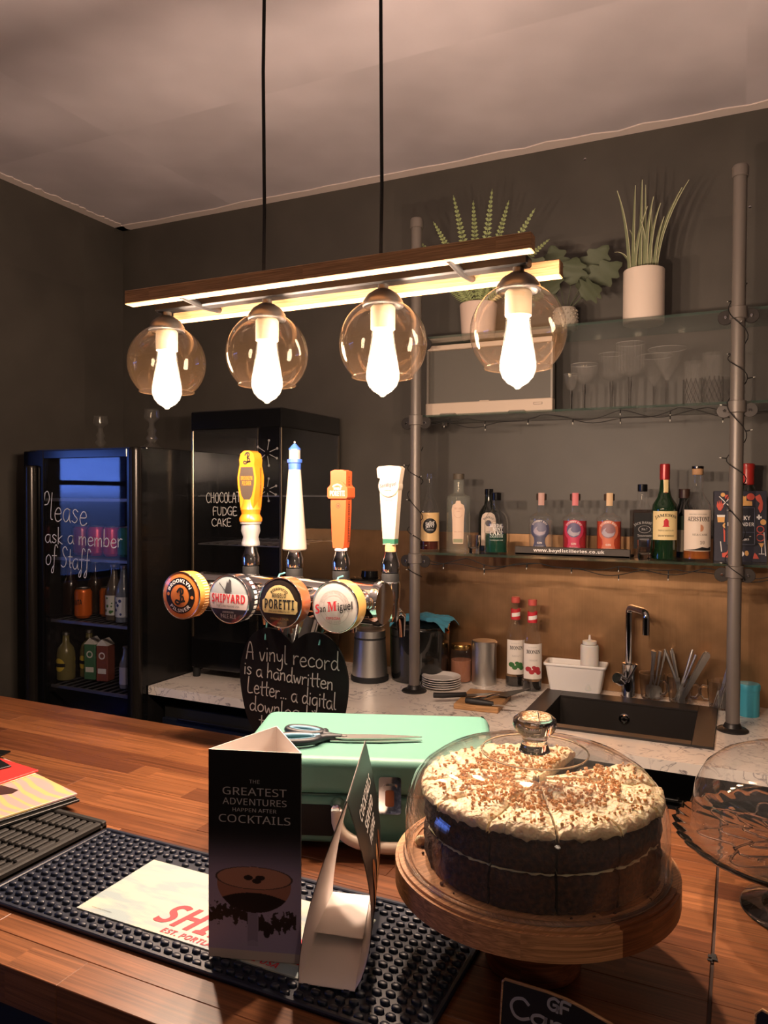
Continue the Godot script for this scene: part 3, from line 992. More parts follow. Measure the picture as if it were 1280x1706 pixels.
		var op := on_plane(V(0, 0, 0.0253), V(1, 0, 0), V(0, 1, 0))
		rect(ink, -0.018, 0.03, 0.018, 0.05, op, 1)
		disc(ink, Vector2(0, 0.1), 0.014, op, 0.009)
		part(b, "print", ink, M.white_ink)
	var sb := thing("small_bottle", "small pale bottle against the edge of the bottom fridge shelf", "bottle", V(-2.1, y3, -2.17), 0, grp)
	part(sb, "glass_body", G.new().lathe([[0, 0], [0.024, 0], [0.025, 0.004], [0.025, 0.09], [0.012, 0.125], [0.011, 0.15]], 20), gloss("sb_glass", C(120, 124, 140), 0.2))
	part(sb, "cap", G.new().at(0, 0.148, 0).cyl(0.0125, 0, 0.01, 0.002, 14), M.steel)
	var sl := G.new()
	rect(sl, -0.03, 0.015, 0.03, 0.08, on_round(0.0254), 8)
	part(sb, "paper_label", sl, mat("fbl_small", C(190, 190, 214), 0.6))
	# cut glass candlesticks on top
	for q in [[-2.36, -2.3, "cut glass candlestick standing on the tall fridge above the chalk message"], [-2.0, -2.2, "cut glass candlestick on the fridge corner towards the display case"]]:
		var c := thing("glass_candlestick", q[2], "candlestick", V(q[0], 1.751, q[1]), 0, "glass candlesticks on the fridge")
		part(c, "base", G.new().lathe([[0, 0], [0.045, 0], [0.045, 0.006], [0.03, 0.016], [0.012, 0.026]], 10), mat("crystal", C(200, 196, 186, 0.03), 0.03))
		part(c, "stem", G.new().lathe([[0.012, 0.026], [0.022, 0.04], [0.012, 0.056], [0.018, 0.07], [0.01, 0.085], [0.01, 0.1]], 10, 0, 360, 80), M.crystal)
		part(c, "cup", G.new().lathe([[0.01, 0.1], [0.028, 0.115], [0.03, 0.12], [0.026, 0.145], [0.028, 0.15]], 10), M.crystal)
	M.crystal.transparency = BaseMaterial3D.TRANSPARENCY_ALPHA

func display_case() -> void:
	var o := thing("cake_display_case", "black four-sided glass cake display case standing on the marble counter", "display case", V(-1.6575, 0.9, -2.465))
	var hx := 0.2
	var hz := 0.215
	for sx in [-1, 1]:
		for sz in [-1, 1]:
			part(o, "foot", G.new().at(sx * 0.185, 0, sz * 0.2).cyl(0.014, 0, 0.035, 0.002, 14), M.black_matt)
	part(o, "base", G.new().box(V(0, 0.092, 0), V(2 * hx, 0.115, 2 * hz), 0.004), M.black_gloss)
	part(o, "top", G.new().box(V(0, 0.955, 0), V(2 * hx, 0.07, 2 * hz), 0.004), M.black_gloss)
	for sx in [-1, 1]:
		for sz in [-1, 1]:
			part(o, "corner_post", G.new().box(V(sx * (hx - 0.006), 0.535, sz * (hz - 0.006)), V(0.01, 0.77, 0.01), 0.002), mat("post_metal", C(120, 108, 92), 0.25, 0.9))
	for s in [-1, 1]:
		part(o, "side_glass", G.new().box(V(s * (hx - 0.003), 0.535, 0), V(0.004, 0.77, 2 * hz - 0.026)), M.door_glass)
	var fg := part(o, "front_glass", G.new().box(V(0, 0.535, hz - 0.003), V(2 * hx - 0.026, 0.77, 0.004)), M.door_glass)
	part(o, "rear_panel", G.new().box(V(0, 0.535, -hz + 0.003), V(2 * hx - 0.026, 0.77, 0.006)), M.black_gloss)
	for y in [0.32, 0.5, 0.68]:
		var g := G.new()
		for k in 9:
			g.box(V(-0.17 + k * 0.0425, y, 0), V(0.003, 0.003, 0.39))
		for z in [-0.19, 0.0, 0.19]:
			g.box(V(0, y - 0.003, z), V(0.37, 0.004, 0.004))
		part(o, "wire_rack", g, M.shelf_wire)
	var tx := G.new()
	var on := on_plane(V(0, 0, hz + 0.0003), V(1, 0, 0), V(0, 1, 0))
	chalk(tx, "CHOCOLATE", Vector2(-0.128, 0.652), Vector2(0.042, 0.656), 0.036, 0.0026, on)
	chalk(tx, "FUDGE", Vector2(-0.098, 0.606), Vector2(0.012, 0.608), 0.03, 0.0026, on)
	chalk(tx, "CAKE", Vector2(-0.104, 0.566), Vector2(-0.014, 0.567), 0.028, 0.0026, on)
	part(fg, "chalk_writing", tx, M.chalk, "white words CHOCOLATE FUDGE CAKE")
	var st := G.new()
	for q in [[0.14, 0.83, 0.045], [0.14, 0.7, 0.04]]:
		for a in [20, 80, 150, 215, 280, 335]:
			var d := Vector2(cos(deg_to_rad(a)), sin(deg_to_rad(a)))
			var c := Vector2(q[0], q[1])
			st.ribbon([c + d * 0.012, c + d * q[2]], 0.0022, on)
			disc(st, c + d * q[2], 0.0045, on, 0.0, 1.0, 12)
	part(fg, "snowflake_drawing", st, M.chalk_soft, "white dotted snowflake drawings")

func dome_face(c: Vector3, R: float, bulge: float, lift := 0.0) -> Callable:
	# a gently domed face that looks along +z
	return func(w: Vector2) -> Array:
		var r2 := w.length_squared() / (R * R)
		return [c + V(w.x, w.y, bulge * (1.0 - r2) + lift), V(w.x * 2.0 * bulge / (R * R), w.y * 2.0 * bulge / (R * R), 1.0).normalized()]

func beer_font() -> void:
	var o := thing("beer_font", "chrome T-bar beer font with four taps on the far side of the bar", "beer font", V(0, 1.58 * (1.0 - 1.124), 0))
	o.scale = Vector3.ONE * 1.124
	var ty := 1.403
	var tz := -1.12
	var g := G.new().at(-0.7, ty, tz, V(0, 0, -90))
	g.lathe([[0, -0.2], [0.034, -0.2], [0.0365, -0.197], [0.0365, -0.19], [0.035, -0.188], [0.035, 0.16], [0.0375, 0.162], [0.0375, 0.17], [0.034, 0.175], [0, 0.176]], 40)
	part(o, "cross_tube", g, M.chrome)
	var ped := G.new()
	var fy := (1.1 + 1.58 * 0.124) / 1.124
	ped.at(-0.69, fy, -1.052).lathe([[0, 0], [0.042, 0], [0.042, 0.008], [0.034, 0.014], [0.03, 0.02]], 32)
	ped.t = Transform3D()
	ped.tube([V(-0.69, fy + 0.01, -1.052), V(-0.69, fy + 0.08, -1.06), V(-0.69, 1.3, -1.09), V(-0.69, 1.375, -1.118)], [0.031, 0.029, 0.031, 0.04], 28)
	part(o, "pedestal", ped, M.chrome)
	var heads := []
	for i in 4:
		var x := -0.85 + i * 0.0985
		var stem := G.new().at(x, 1.411, tz, V(90, 0, 0))
		stem.lathe([[0.018, 0.03], [0.02, 0.05], [0.022, 0.07], [0.03, 0.08], [0.03, 0.086]], 24)
		part(o, "badge_stem", stem, M.chrome)
		var val := G.new().at(x, 0, -1.205)
		val.lathe([[0, 1.36], [0.013, 1.36], [0.016, 1.37], [0.016, 1.4], [0.0175, 1.402], [0.0175, 1.428], [0.015, 1.43]], 20)
		val.at(x, 1.395, -1.12, V(-90, 0, 0)).lathe([[0.013, 0.0], [0.013, 0.085]], 16)
		part(o, "tap_valve", val, M.chrome)
		part(o, "lever_gasket", G.new().at(x, 0, -1.205).lathe([[0.015, 1.43], [0.0155, 1.432], [0.0155, 1.443], [0.014, 1.445]], 20), M.black_matt)
		part(o, "lever_collar", G.new().at(x, 0, -1.205).lathe([[0.013, 1.445], [0.0165, 1.447], [0.0165, 1.462], [0.012, 1.475], [0.0105, 1.482], [0, 1.482]], 20), M.chrome)
		part(o, "spout", G.new().tube([V(x, 1.37, -1.205), V(x, 1.372, -1.235), V(x, 1.362, -1.25), V(x, 1.325, -1.255)], [0.008, 0.009, 0.01, 0.006], 14), M.chrome)
		heads.append(x)
	badge_amber(o, heads[0])
	badge_ship(o, heads[1])
	badge_black(o, heads[2])
	badge_white(o, heads[3])
	lever_yellow(o, heads[0])
	lever_lighthouse(o, heads[1])
	lever_orange(o, heads[2])
	lever_white(o, heads[3])

func badge(o: Node3D, x: float, face: Material, band: Material, label: String) -> Array:
	var c := V(x, 1.411, -1.005)
	var R := 0.0395
	var g := G.new().at(c.x, c.y, c.z, V(90, 0, 0))
	g.lathe([[0, -0.031], [0.034, -0.031], [0.0395, -0.027], [0.0405, -0.008], [0.0385, -0.002], [R, 0.0]], 48)
	var b := part(o, "tap_badge", g, band, label)
	var f := G.new()
	disc(f, Vector2.ZERO, R, dome_face(c, R, 0.004), 0.0, 1.0, 48)
	part(b, "face", f, face)
	var rim := []
	for k in 48:
		rim.append(c + V(cos(TAU * k / 48), sin(TAU * k / 48), 0) * (R - 0.0003))
	part(b, "rim", G.new().tube(rim, 0.0011, 6, true), M.chrome)
	return [b, dome_face(c, R, 0.004, 0.0003), dome_face(c, R, 0.004, 0.0006), c]
func ink(b: Node, name_: String, g: G, m: Material) -> void:
	part(b, name_, g, m)

func badge_amber(o: Node3D, x: float) -> void:
	var a := badge(o, x, gloss("amber_face", C(204, 120, 58), 0.35), gloss("amber_band", C(214, 140, 66), 0.3), "amber tap badge with a black script letter")
	var g := G.new()
	disc(g, Vector2.ZERO, 0.0305, a[1], 0.0195, 1.0, 48)
	ink(a[0], "ring_print", g, gloss("blk_gloss", C(24, 20, 18), 0.4))
	g = G.new()
	write_arc(g, "BROOKLYN", "nb", Vector2.ZERO, 0.0222, 95, 130, 0.006, a[2])
	ink(a[0], "lettering", g, M.white_ink)
	g = G.new()
	write_arc(g, "PILSNER", "nb", Vector2.ZERO, 0.0282, 270, 100, 0.006, a[2], true)
	ink(a[0], "lettering", g, M.white_ink)
	g = G.new()
	script_b(g, Vector2(0.0, -0.001), 0.026, 0.0034, a[2])
	disc(g, Vector2(-0.024, -0.007), 0.0, a[2])
	ink(a[0], "script_letter", g, M.black_ink)
	g = G.new()
	for s in [-1, 1]:
		disc(g, Vector2(s * 0.025, -0.002 * s), 0.003, a[2], 0.0, 1.0, 14)
	ink(a[0], "dots", g, M.amber_face)
	g = G.new()
	for k in 18:
		var an := deg_to_rad(-60.0 + k * 7.0)
		var p := Vector3(cos(an), sin(an), 0)
		g.t = Transform3D(Basis(Vector3(0, 0, 1), an), a[3] + p * 0.0403 + V(0, 0, -0.018))
		g.box(Vector3.ZERO, V(0.0012, 0.0022, 0.012))
	ink(a[0], "band_print", g, mat("pale_amber", C(238, 196, 140), 0.5))
func script_b(g: G, c: Vector2, h: float, pen: float, on: Callable) -> void:
	for l in [[[.05, .95], [.12, .5], [.02, .08], [-.2, 0], [-.34, .12], [-.24, .24], [.0, .16], [.4, .2]], [[-.18, .78], [.0, 1.0], [.24, .95], [.26, .72], [.06, .55], [.28, .46], [.3, .24], [.12, .14]]]:
		var line := []
		for q in smooth(l):
			line.append(c + Vector2(q.x, q.y - 0.5) * h)
		g.ribbon(line, pen, on)
func badge_ship(o: Node3D, x: float) -> void:
	var a := badge(o, x, gloss("ship_face", C(168, 176, 178), 0.35), gloss("ship_band", C(26, 28, 34), 0.3), "navy tap badge with a red word on white")
	var g := G.new()
	rect(g, -0.0385, -0.016, 0.0385, 0.009, a[1], 24, 6)
	ink(a[0], "label_band", g, gloss("ship_white", C(222, 206, 204), 0.4))
	g = G.new()
	var low := []
	for k in 25:
		var an := deg_to_rad(lerpf(205, 335, k / 24.0))
		low.append(Vector2(cos(an), sin(an)) * 0.0385)
	shape(g, low, a[1])
	ink(a[0], "lower_field", g, gloss("ship_navy", C(36, 36, 48), 0.4))
	g = G.new()
	write(g, "SHIPYARD", "nb", Vector2(0, -0.006), 0.066, a[2], 0.0145)
	ink(a[0], "lettering", g, M.red_ink)
	g = G.new()
	write(g, "PORTLAND MAINE USA", "n", Vector2(0.0, -0.013), 0.045, a[2], 0.0034)
	ink(a[0], "fine_print", g, mat("ship_ink", C(58, 56, 60), 0.6))
	g = G.new()
	shape(g, [[-0.006, 0.012], [-0.004, 0.02], [-0.002, 0.03], [0.0, 0.026], [0.002, 0.033], [0.006, 0.03], [0.008, 0.012]], a[2])
	ink(a[0], "ship_drawing", g, M.ship_ink)
	g = G.new()
	g.ribbon([Vector2(-0.018, 0.026), Vector2(-0.004, 0.013)], 0.001, a[2])
	ink(a[0], "bowsprit_drawing", g, M.ship_ink)
	g = G.new()
	write(g, "AMERICAN", "nb", Vector2(0, -0.0225), 0.022, a[2], 0.003)
	write(g, "PALE ALE", "nb", Vector2(0, -0.0315), 0.03, a[2], 0.0072)
	ink(a[0], "small_lettering", g, M.grey_ink)
	g = G.new()
	for k in 10:
		var an := deg_to_rad(-55.0 + k * 12.0)
		g.t = Transform3D(Basis(Vector3(0, 0, 1), an), a[3] + Vector3(cos(an), sin(an), 0) * 0.0403 + V(0, 0, -0.018))
		g.box(Vector3.ZERO, V(0.0012, 0.005, 0.007))
	ink(a[0], "band_print", g, M.white_ink)
func badge_black(o: Node3D, x: float) -> void:
	var a := badge(o, x, gloss("por_face", C(34, 26, 22), 0.35), gloss("por_band", C(140, 76, 46), 0.35), "black tap badge with a cream plaque")
	var g := G.new()
	shape(g, [[-0.0325, -0.012], [-0.029, -0.0165], [0.029, -0.0165], [0.0325, -0.012], [0.0325, 0.003], [0.028, 0.006], [0.024, 0.014], [0.018, 0.022], [0.009, 0.027], [0, 0.0285], [-0.009, 0.027], [-0.018, 0.022], [-0.024, 0.014], [-0.028, 0.006], [-0.0325, 0.003]], a[1])
	ink(a[0], "plaque", g, gloss("cream_plaque", C(196, 172, 118), 0.4))
	g = G.new()
	write_arc(g, "BIRRIFICIO", "nb", Vector2(0, 0.002), 0.0185, 90, 95, 0.0042, a[2])
	ink(a[0], "lettering", g, M.black_ink)
	g = G.new()
	write(g, "ANGELO", "nb", Vector2(0, 0.0085), 0.026, a[2], 0.0072)
	ink(a[0], "lettering", g, M.black_ink)
	g = G.new()
	write(g, "PORETTI", "nb", Vector2(0, -0.0095), 0.055, a[2], 0.0155)
	ink(a[0], "lettering", g, M.black_ink)
	g = G.new()
	write(g, "ITALIAN BIRRIFICIO", "n", Vector2(0, -0.0145), 0.04, a[2], 0.0022)
	ink(a[0], "fine_print", g, M.black_ink)
	g = G.new()
	write(g, "ORIGINALE ITALIA", "n", Vector2(0, -0.0265), 0.034, a[2], 0.003)
	write(g, "1877", "n", Vector2(0, -0.033), 0.01, a[2], 0.0026)
	ink(a[0], "fine_print", g, M.gold_ink)
func badge_white(o: Node3D, x: float) -> void:
	var a := badge(o, x, gloss("mig_face", C(206, 196, 192), 0.4), gloss("mig_band", C(190, 146, 84), 0.35), "white tap badge with a red and black word")
	var g := G.new()
	disc(g, Vector2.ZERO, 0.0262, a[1], 0.0256, 1.0, 48)
	disc(g, Vector2.ZERO, 0.0192, a[1], 0.0187, 1.0, 48)
	write_arc(g, "AROUND THE WORLD SINCE", "n", Vector2.ZERO, 0.021, 90, 150, 0.0034, a[1])
	write_arc(g, "EST 1890", "n", Vector2.ZERO, 0.0244, 270, 60, 0.0034, a[1], true)
	ink(a[0], "seal_print", g, mat("seal_grey", C(166, 156, 152), 0.5))
	g = G.new()
	write(g, "an", "nb", Vector2(-0.0195, -0.0085), 0.011, a[2], 0.0075, 0.1, 9)
	ink(a[0], "lettering", g, M.black_ink)
	g = G.new()
	write(g, "iguel", "nb", Vector2(0.0195, -0.007), 0.024, a[2], 0.016, 0.1, 9)
	ink(a[0], "lettering", g, M.black_ink)
	g = G.new()
	write(g, "S", "nb", Vector2(-0.0295, -0.012), 0.008, a[2], 0.0145, 0.1, 9)
	ink(a[0], "red_lettering", g, M.red_ink)
	g = G.new()
	write(g, "M", "sb", Vector2(-0.0025, -0.006), 0.0165, a[2], 0.0145, 0.1, 9)
	ink(a[0], "red_lettering", g, M.red_ink)
	g = G.new()
	write(g, "ESPECIAL", "nb", Vector2(-0.001, -0.0185), 0.025, a[2], 0.0036, 0.0, 3)
	ink(a[0], "red_lettering", g, M.red_ink)

func lever_yellow(o: Node3D, x: float) -> void:
	var z := -1.205
	var l := part(o, "tap_lever", G.new().at(x, 0, z).lathe([[0.011, 1.482], [0.017, 1.484], [0.0175, 1.489], [0.0145, 1.5], [0.0185, 1.512], [0.017, 1.524], [0.02, 1.526], [0.0205, 1.532], [0.015, 1.534]], 24), mat("lever_silver", C(180, 178, 174), 0.35, 0.6), "silver base of the yellow lever")
	var ym := gloss("lever_yellow", C(190, 110, 24), 0.35)
	part(l, "lever_foot", G.new().at(x, 0, z).lathe([[0.015, 1.528], [0.0215, 1.53], [0.022, 1.536], [0.0175, 1.544], [0.0185, 1.55], [0.02, 1.553], [0.0165, 1.562], [0.0155, 1.572]], 24), ym)
	var out := [[-0.015, 1.556], [0.015, 1.556], [0.0165, 1.575], [0.021, 1.6], [0.0215, 1.615], [0.018, 1.632], [0.0165, 1.638], [0.0175, 1.648], [0.0145, 1.659], [0.006, 1.665], [-0.006, 1.665], [-0.0145, 1.659], [-0.0175, 1.648], [-0.0165, 1.638], [-0.018, 1.632], [-0.0215, 1.615], [-0.021, 1.6], [-0.0165, 1.575]]
	part(l, "paddle", G.new().at(x, 0, z).prism(out, -0.013, 0.013, 40), ym)
	var on := on_plane(V(x, 0, z + 0.0134), V(1, 0, 0), V(0, 1, 0))
	var g := G.new()
	shape(g, [[-0.0135, 1.634], [0.0135, 1.634], [0.017, 1.615], [0.0165, 1.601], [0.012, 1.58], [0.003, 1.566], [0.0, 1.564], [-0.003, 1.566], [-0.012, 1.58], [-0.0165, 1.601], [-0.017, 1.615]], on)
	part(l, "dark_panel", g, mat("lever_brown", C(54, 44, 36), 0.5))
	g = G.new()
	script_b(g, Vector2(0, 1.6505), 0.021, 0.0026, on_plane(V(x, 0, z + 0.0136), V(1, 0, 0), V(0, 1, 0)))
	write(g, "BROOKLYN PILSNER", "nb", Vector2(0, 0), 0.055, on_plane(V(x + 0.0216, 1.605, z), V(0, -1, 0), V(0, 0, -1)), 0.004)
	part(l, "script_letter", g, M.black_ink)
	var on2 := on_plane(V(x, 0, z + 0.0138), V(1, 0, 0), V(0, 1, 0))
	g = G.new()
	write(g, "BROOKLYN", "nb", Vector2(0, 1.609), 0.026, on2, 0.0075)
	write(g, "PILSNER", "nb", Vector2(0, 1.599), 0.021, on2, 0.008)
	part(l, "lettering", g, ym)
func lever_lighthouse(o: Node3D, x: float) -> void:
	var z := -1.205
	var l := part(o, "tap_lever", G.new().at(x, 0, z).lathe([[0, 1.479], [0.0215, 1.479], [0.023, 1.481], [0.0115, 1.628], [0, 1.628]], 32), gloss("lever_white", C(166, 156, 142), 0.3), "white tapered lighthouse lever")
	var bm := gloss("lever_blue", C(48, 84, 168), 0.4)
	part(l, "gallery", G.new().at(x, 0, z).lathe([[0.0115, 1.628], [0.0118, 1.64], [0.0142, 1.641], [0.0142, 1.647], [0.0115, 1.648]], 24), bm)
	part(l, "lantern", G.new().at(x, 0, z).lathe([[0.0105, 1.648], [0.0105, 1.665]], 20), M.lever_silver)
	part(l, "roof", G.new().at(x, 0, z).lathe([[0, 1.665], [0.0115, 1.665], [0.0115, 1.6665], [0.003, 1.676], [0.0, 1.677]], 20), bm)
	part(l, "finial", G.new().at(x, 1.679, z).lathe([[0, -0.003], [0.0022, 0], [0, 0.003]], 10, 0, 360, 100), M.lever_silver)
func lever_orange(o: Node3D, x: float) -> void:
	var z := -1.205
	var om := mat("lever_orange", C(170, 72, 36), 0.42)
	part(o, "lever_ring", G.new().at(x, 0, z).cyl(0.0115, 1.48, 1.486, 0.001, 20), M.white_plastic)
	var l := part(o, "tap_lever", G.new().at(x, 0, z).prism([[-0.0105, 1.486], [0.0105, 1.486], [0.0125, 1.5], [0.0155, 1.56], [0.016, 1.624], [0.008, 1.6265], [-0.008, 1.6265], [-0.016, 1.624], [-0.0155, 1.56], [-0.0125, 1.5]], -0.011, 0.011), om, "orange squared lever with a plaque")
	part(l, "plaque", G.new().at(x, 0, z).prism([[-0.0205, 1.578], [-0.018, 1.575], [0.018, 1.575], [0.0205, 1.578], [0.0205, 1.594], [0.0165, 1.597], [0.011, 1.604], [0, 1.607], [-0.011, 1.604], [-0.0165, 1.597], [-0.0205, 1.594]], -0.0145, 0.0145), om)
	var on := on_plane(V(x, 0, z + 0.0148), V(1, 0, 0), V(0, 1, 0))
	var g := G.new()
	write(g, "PORETTI", "nb", Vector2(0, 1.5795), 0.03, on, 0.0095)
	write(g, "ANGELO", "nb", Vector2(0, 1.591), 0.015, on, 0.004)
	write_arc(g, "BIRRIFICIO", "nb", Vector2(0, 1.588), 0.0105, 90, 100, 0.003, on)
	part(l, "lettering", g, mat("cream_ink", C(244, 214, 178), 0.6))
	g = G.new()
	write(g, "BIRRIFICIO ANGELO PORETTI", "nb", Vector2(0, -0.003), 0.118, on_plane(V(x + 0.0163, 1.556, z), V(0, 1, 0), V(0, 0, 1)), 0.006)
	disc(g, Vector2(0, 1.562), 0.0045, on_plane(V(x, 0, z + 0.0113), V(1, 0, 0), V(0, 1, 0)), 0.0037)
	disc(g, Vector2(0, 1.562), 0.0018, on_plane(V(x, 0, z + 0.0113), V(1, 0, 0), V(0, 1, 0)))
	part(l, "side_lettering", g, mat("brown_ink", C(70, 34, 22), 0.6))
func lever_white(o: Node3D, x: float) -> void:
	var z := -1.205
	part(o, "lever_ring", G.new().at(x, 0, z).cyl(0.0105, 1.478, 1.482, 0.001, 20), M.white_plastic)
	part(o, "wooden_ferrule", G.new().at(x, 0, z).cyl(0.0095, 1.482, 1.497, 0.001, 20), M.tap_wood)
	var wm := gloss("lever_cream", C(160, 148, 132), 0.35)
	var l := part(o, "tap_lever", G.new().at(x, 0, z).prism([[-0.0115, 1.505], [0.0115, 1.505], [0.0175, 1.585], [0.0195, 1.606], [0.0235, 1.628], [0.0195, 1.6315], [0, 1.633], [-0.0195, 1.6315], [-0.0235, 1.628], [-0.022, 1.612], [-0.0175, 1.611], [-0.0165, 1.6], [-0.0175, 1.585]], -0.008, 0.008), wm, "white flared lever with a round medallion")
	part(l, "green_band", G.new().at(x, 1.5005, z).box(Vector3.ZERO, V(0.0225, 0.009, 0.0165), 0.0005), mat("lever_green", C(28, 84, 62), 0.5))
	part(l, "lower_edge", G.new().at(x, 1.4965, z).box(Vector3.ZERO, V(0.022, 0.003, 0.016)), wm)
	var m := part(l, "medallion", G.new().at(x, 1.5975, z, V(90, 0, 0)).cyl(0.0195, -0.0095, 0.0105, 0.001, 36), wm)
	var on := on_plane(V(x, 1.5975, z + 0.0107), V(1, 0, 0), V(0, 1, 0))
	var g := G.new()
	disc(g, Vector2.ZERO, 0.0178, on)
	part(m, "medallion_face", g, mat("medal_pink", C(142, 118, 114), 0.5))
	var on2 := on_plane(V(x, 1.5975, z + 0.0109), V(1, 0, 0), V(0, 1, 0))
	g = G.new()
	write(g, "SanMiguel", "nb", Vector2(0, -0.0035), 0.031, on2, 0.0085, 0.1, 8)
	write(g, "ESPECIAL", "nb", Vector2(0, -0.009), 0.013, on2, 0.002)
	part(m, "lettering", g, mat("pink_ink", C(140, 26, 36), 0.6))
	g = G.new()
	write(g, "SINCE 1890", "n", Vector2(0, 1.571), 0.016, on_plane(V(x, 0, z + 0.0083), V(1, 0, 0), V(0, 1, 0)), 0.0022)
	part(l, "fine_print", g, M.gold_ink)

func heart_sign() -> void:
	var zc := -1.14
	var o := thing("heart_chalkboard", "black heart-shaped chalkboard with a vinyl record saying hung under the beer font", "chalkboard", V(-0.7144, -0.1161, zc))
	o.scale = Vector3.ONE * 1.0735
	var half := [[0.0, 1.336], [0.012, 1.346], [0.03, 1.356], [0.052, 1.358], [0.075, 1.348], [0.093, 1.325], [0.103, 1.295], [0.104, 1.27], [0.1, 1.24], [0.09, 1.205], [0.072, 1.177], [0.045, 1.157], [0.02, 1.145], [0.0, 1.14]]
	var P := smooth(half)
	for k in range(P.size() - 2, 0, -1):
		P.append(Vector2(-P[k].x, P[k].y))
	mat("chalkboard", C(13, 13, 13), 0.55).metallic_specular = 0.25
	part(o, "board", G.new().prism(P, -0.002, 0.002, 35), mat("chalkboard", C(13, 13, 13), 0.55))
	var g := G.new()
	var on := on_plane(V(0, 0, 0.0024), V(1, 0, 0), V(0, 1, 0))
	chalk(g, "A vinyl record", Vector2(-0.0915, 1.303), Vector2(0.0894, 1.3), 0.03, 0.0019, on)
	chalk(g, "is a handwritten", Vector2(-0.096, 1.2766), Vector2(0.078, 1.268), 0.025, 0.0019, on)
	chalk(g, "Letter... a digital", Vector2(-0.089, 1.246), Vector2(0.084, 1.2364), 0.027, 0.0019, on)
	chalk(g, "download is", Vector2(-0.085, 1.2163), Vector2(0.06, 1.2116), 0.025, 0.0019, on)
	chalk(g, "text", Vector2(-0.066, 1.19), Vector2(-0.01, 1.188), 0.023, 0.0019, on)
	part(o, "chalk_writing", g, M.chalk_soft, "grey chalk lettering")
	for s in [-1, 1]:
		part(o, "cord", G.new().tube([V(s * 0.052, 1.338, 0.003), V(s * 0.053, 1.35, 0.0), V(s * 0.056, 1.375, -0.012), V(s * 0.058, 1.405, -0.02), V(s * 0.058, 1.443, -0.05), V(s * 0.058, 1.444, -0.066)], 0.0016, 6), mat("teal_cord", C(70, 130, 130), 0.8))
func rounded(w: float, h: float, r: float, n := 5) -> Array:
	var P := []
	for q in [[1, -1, -90], [1, 1, 0], [-1, 1, 90], [-1, -1, 180]]:
		for k in n + 1:
			var a := deg_to_rad(q[2] + 90.0 * k / n)
			P.append(Vector2(q[0] * (w / 2 - r) + cos(a) * r, q[1] * (h / 2 - r) + sin(a) * r))
	return P
func soft_slab(g: G, w: float, d: float, y0: float, y1: float, r: float, e: float) -> void:
	# a box standing on y0 with upright corners of radius r and top and bottom edges of radius e
	var rows := []
	var N := 6
	var prof := []
	for k in N + 1:
		var a := deg_to_rad(-90.0 + 90.0 * k / N)
		prof.append([e - e * cos(a), y0 + e + e * sin(a)])
	for k in N + 1:
		var a := deg_to_rad(90.0 * k / N)
		prof.append([e - e * cos(a), y1 - e + e * sin(a)])
	for q in prof:
		var row := PackedVector3Array()
		var P := rounded(w - 2 * q[0], d - 2 * q[0], maxf(r - q[0], 0.0015), 6)
		for p in P:
			row.append(V(p.x, q[1], -p.y))
		row.append(row[0])
		rows.append(row)
	g.grid(rows, true)
	for s in 2:
		var row: PackedVector3Array = rows[0] if s == 0 else rows[-1]
		var c := V(0, y0 if s == 0 else y1, 0)
		for j in row.size() - 1:
			if s == 0:
				g.tri(c, row[j + 1], row[j])
			else:
				g.tri(c, row[j], row[j + 1])

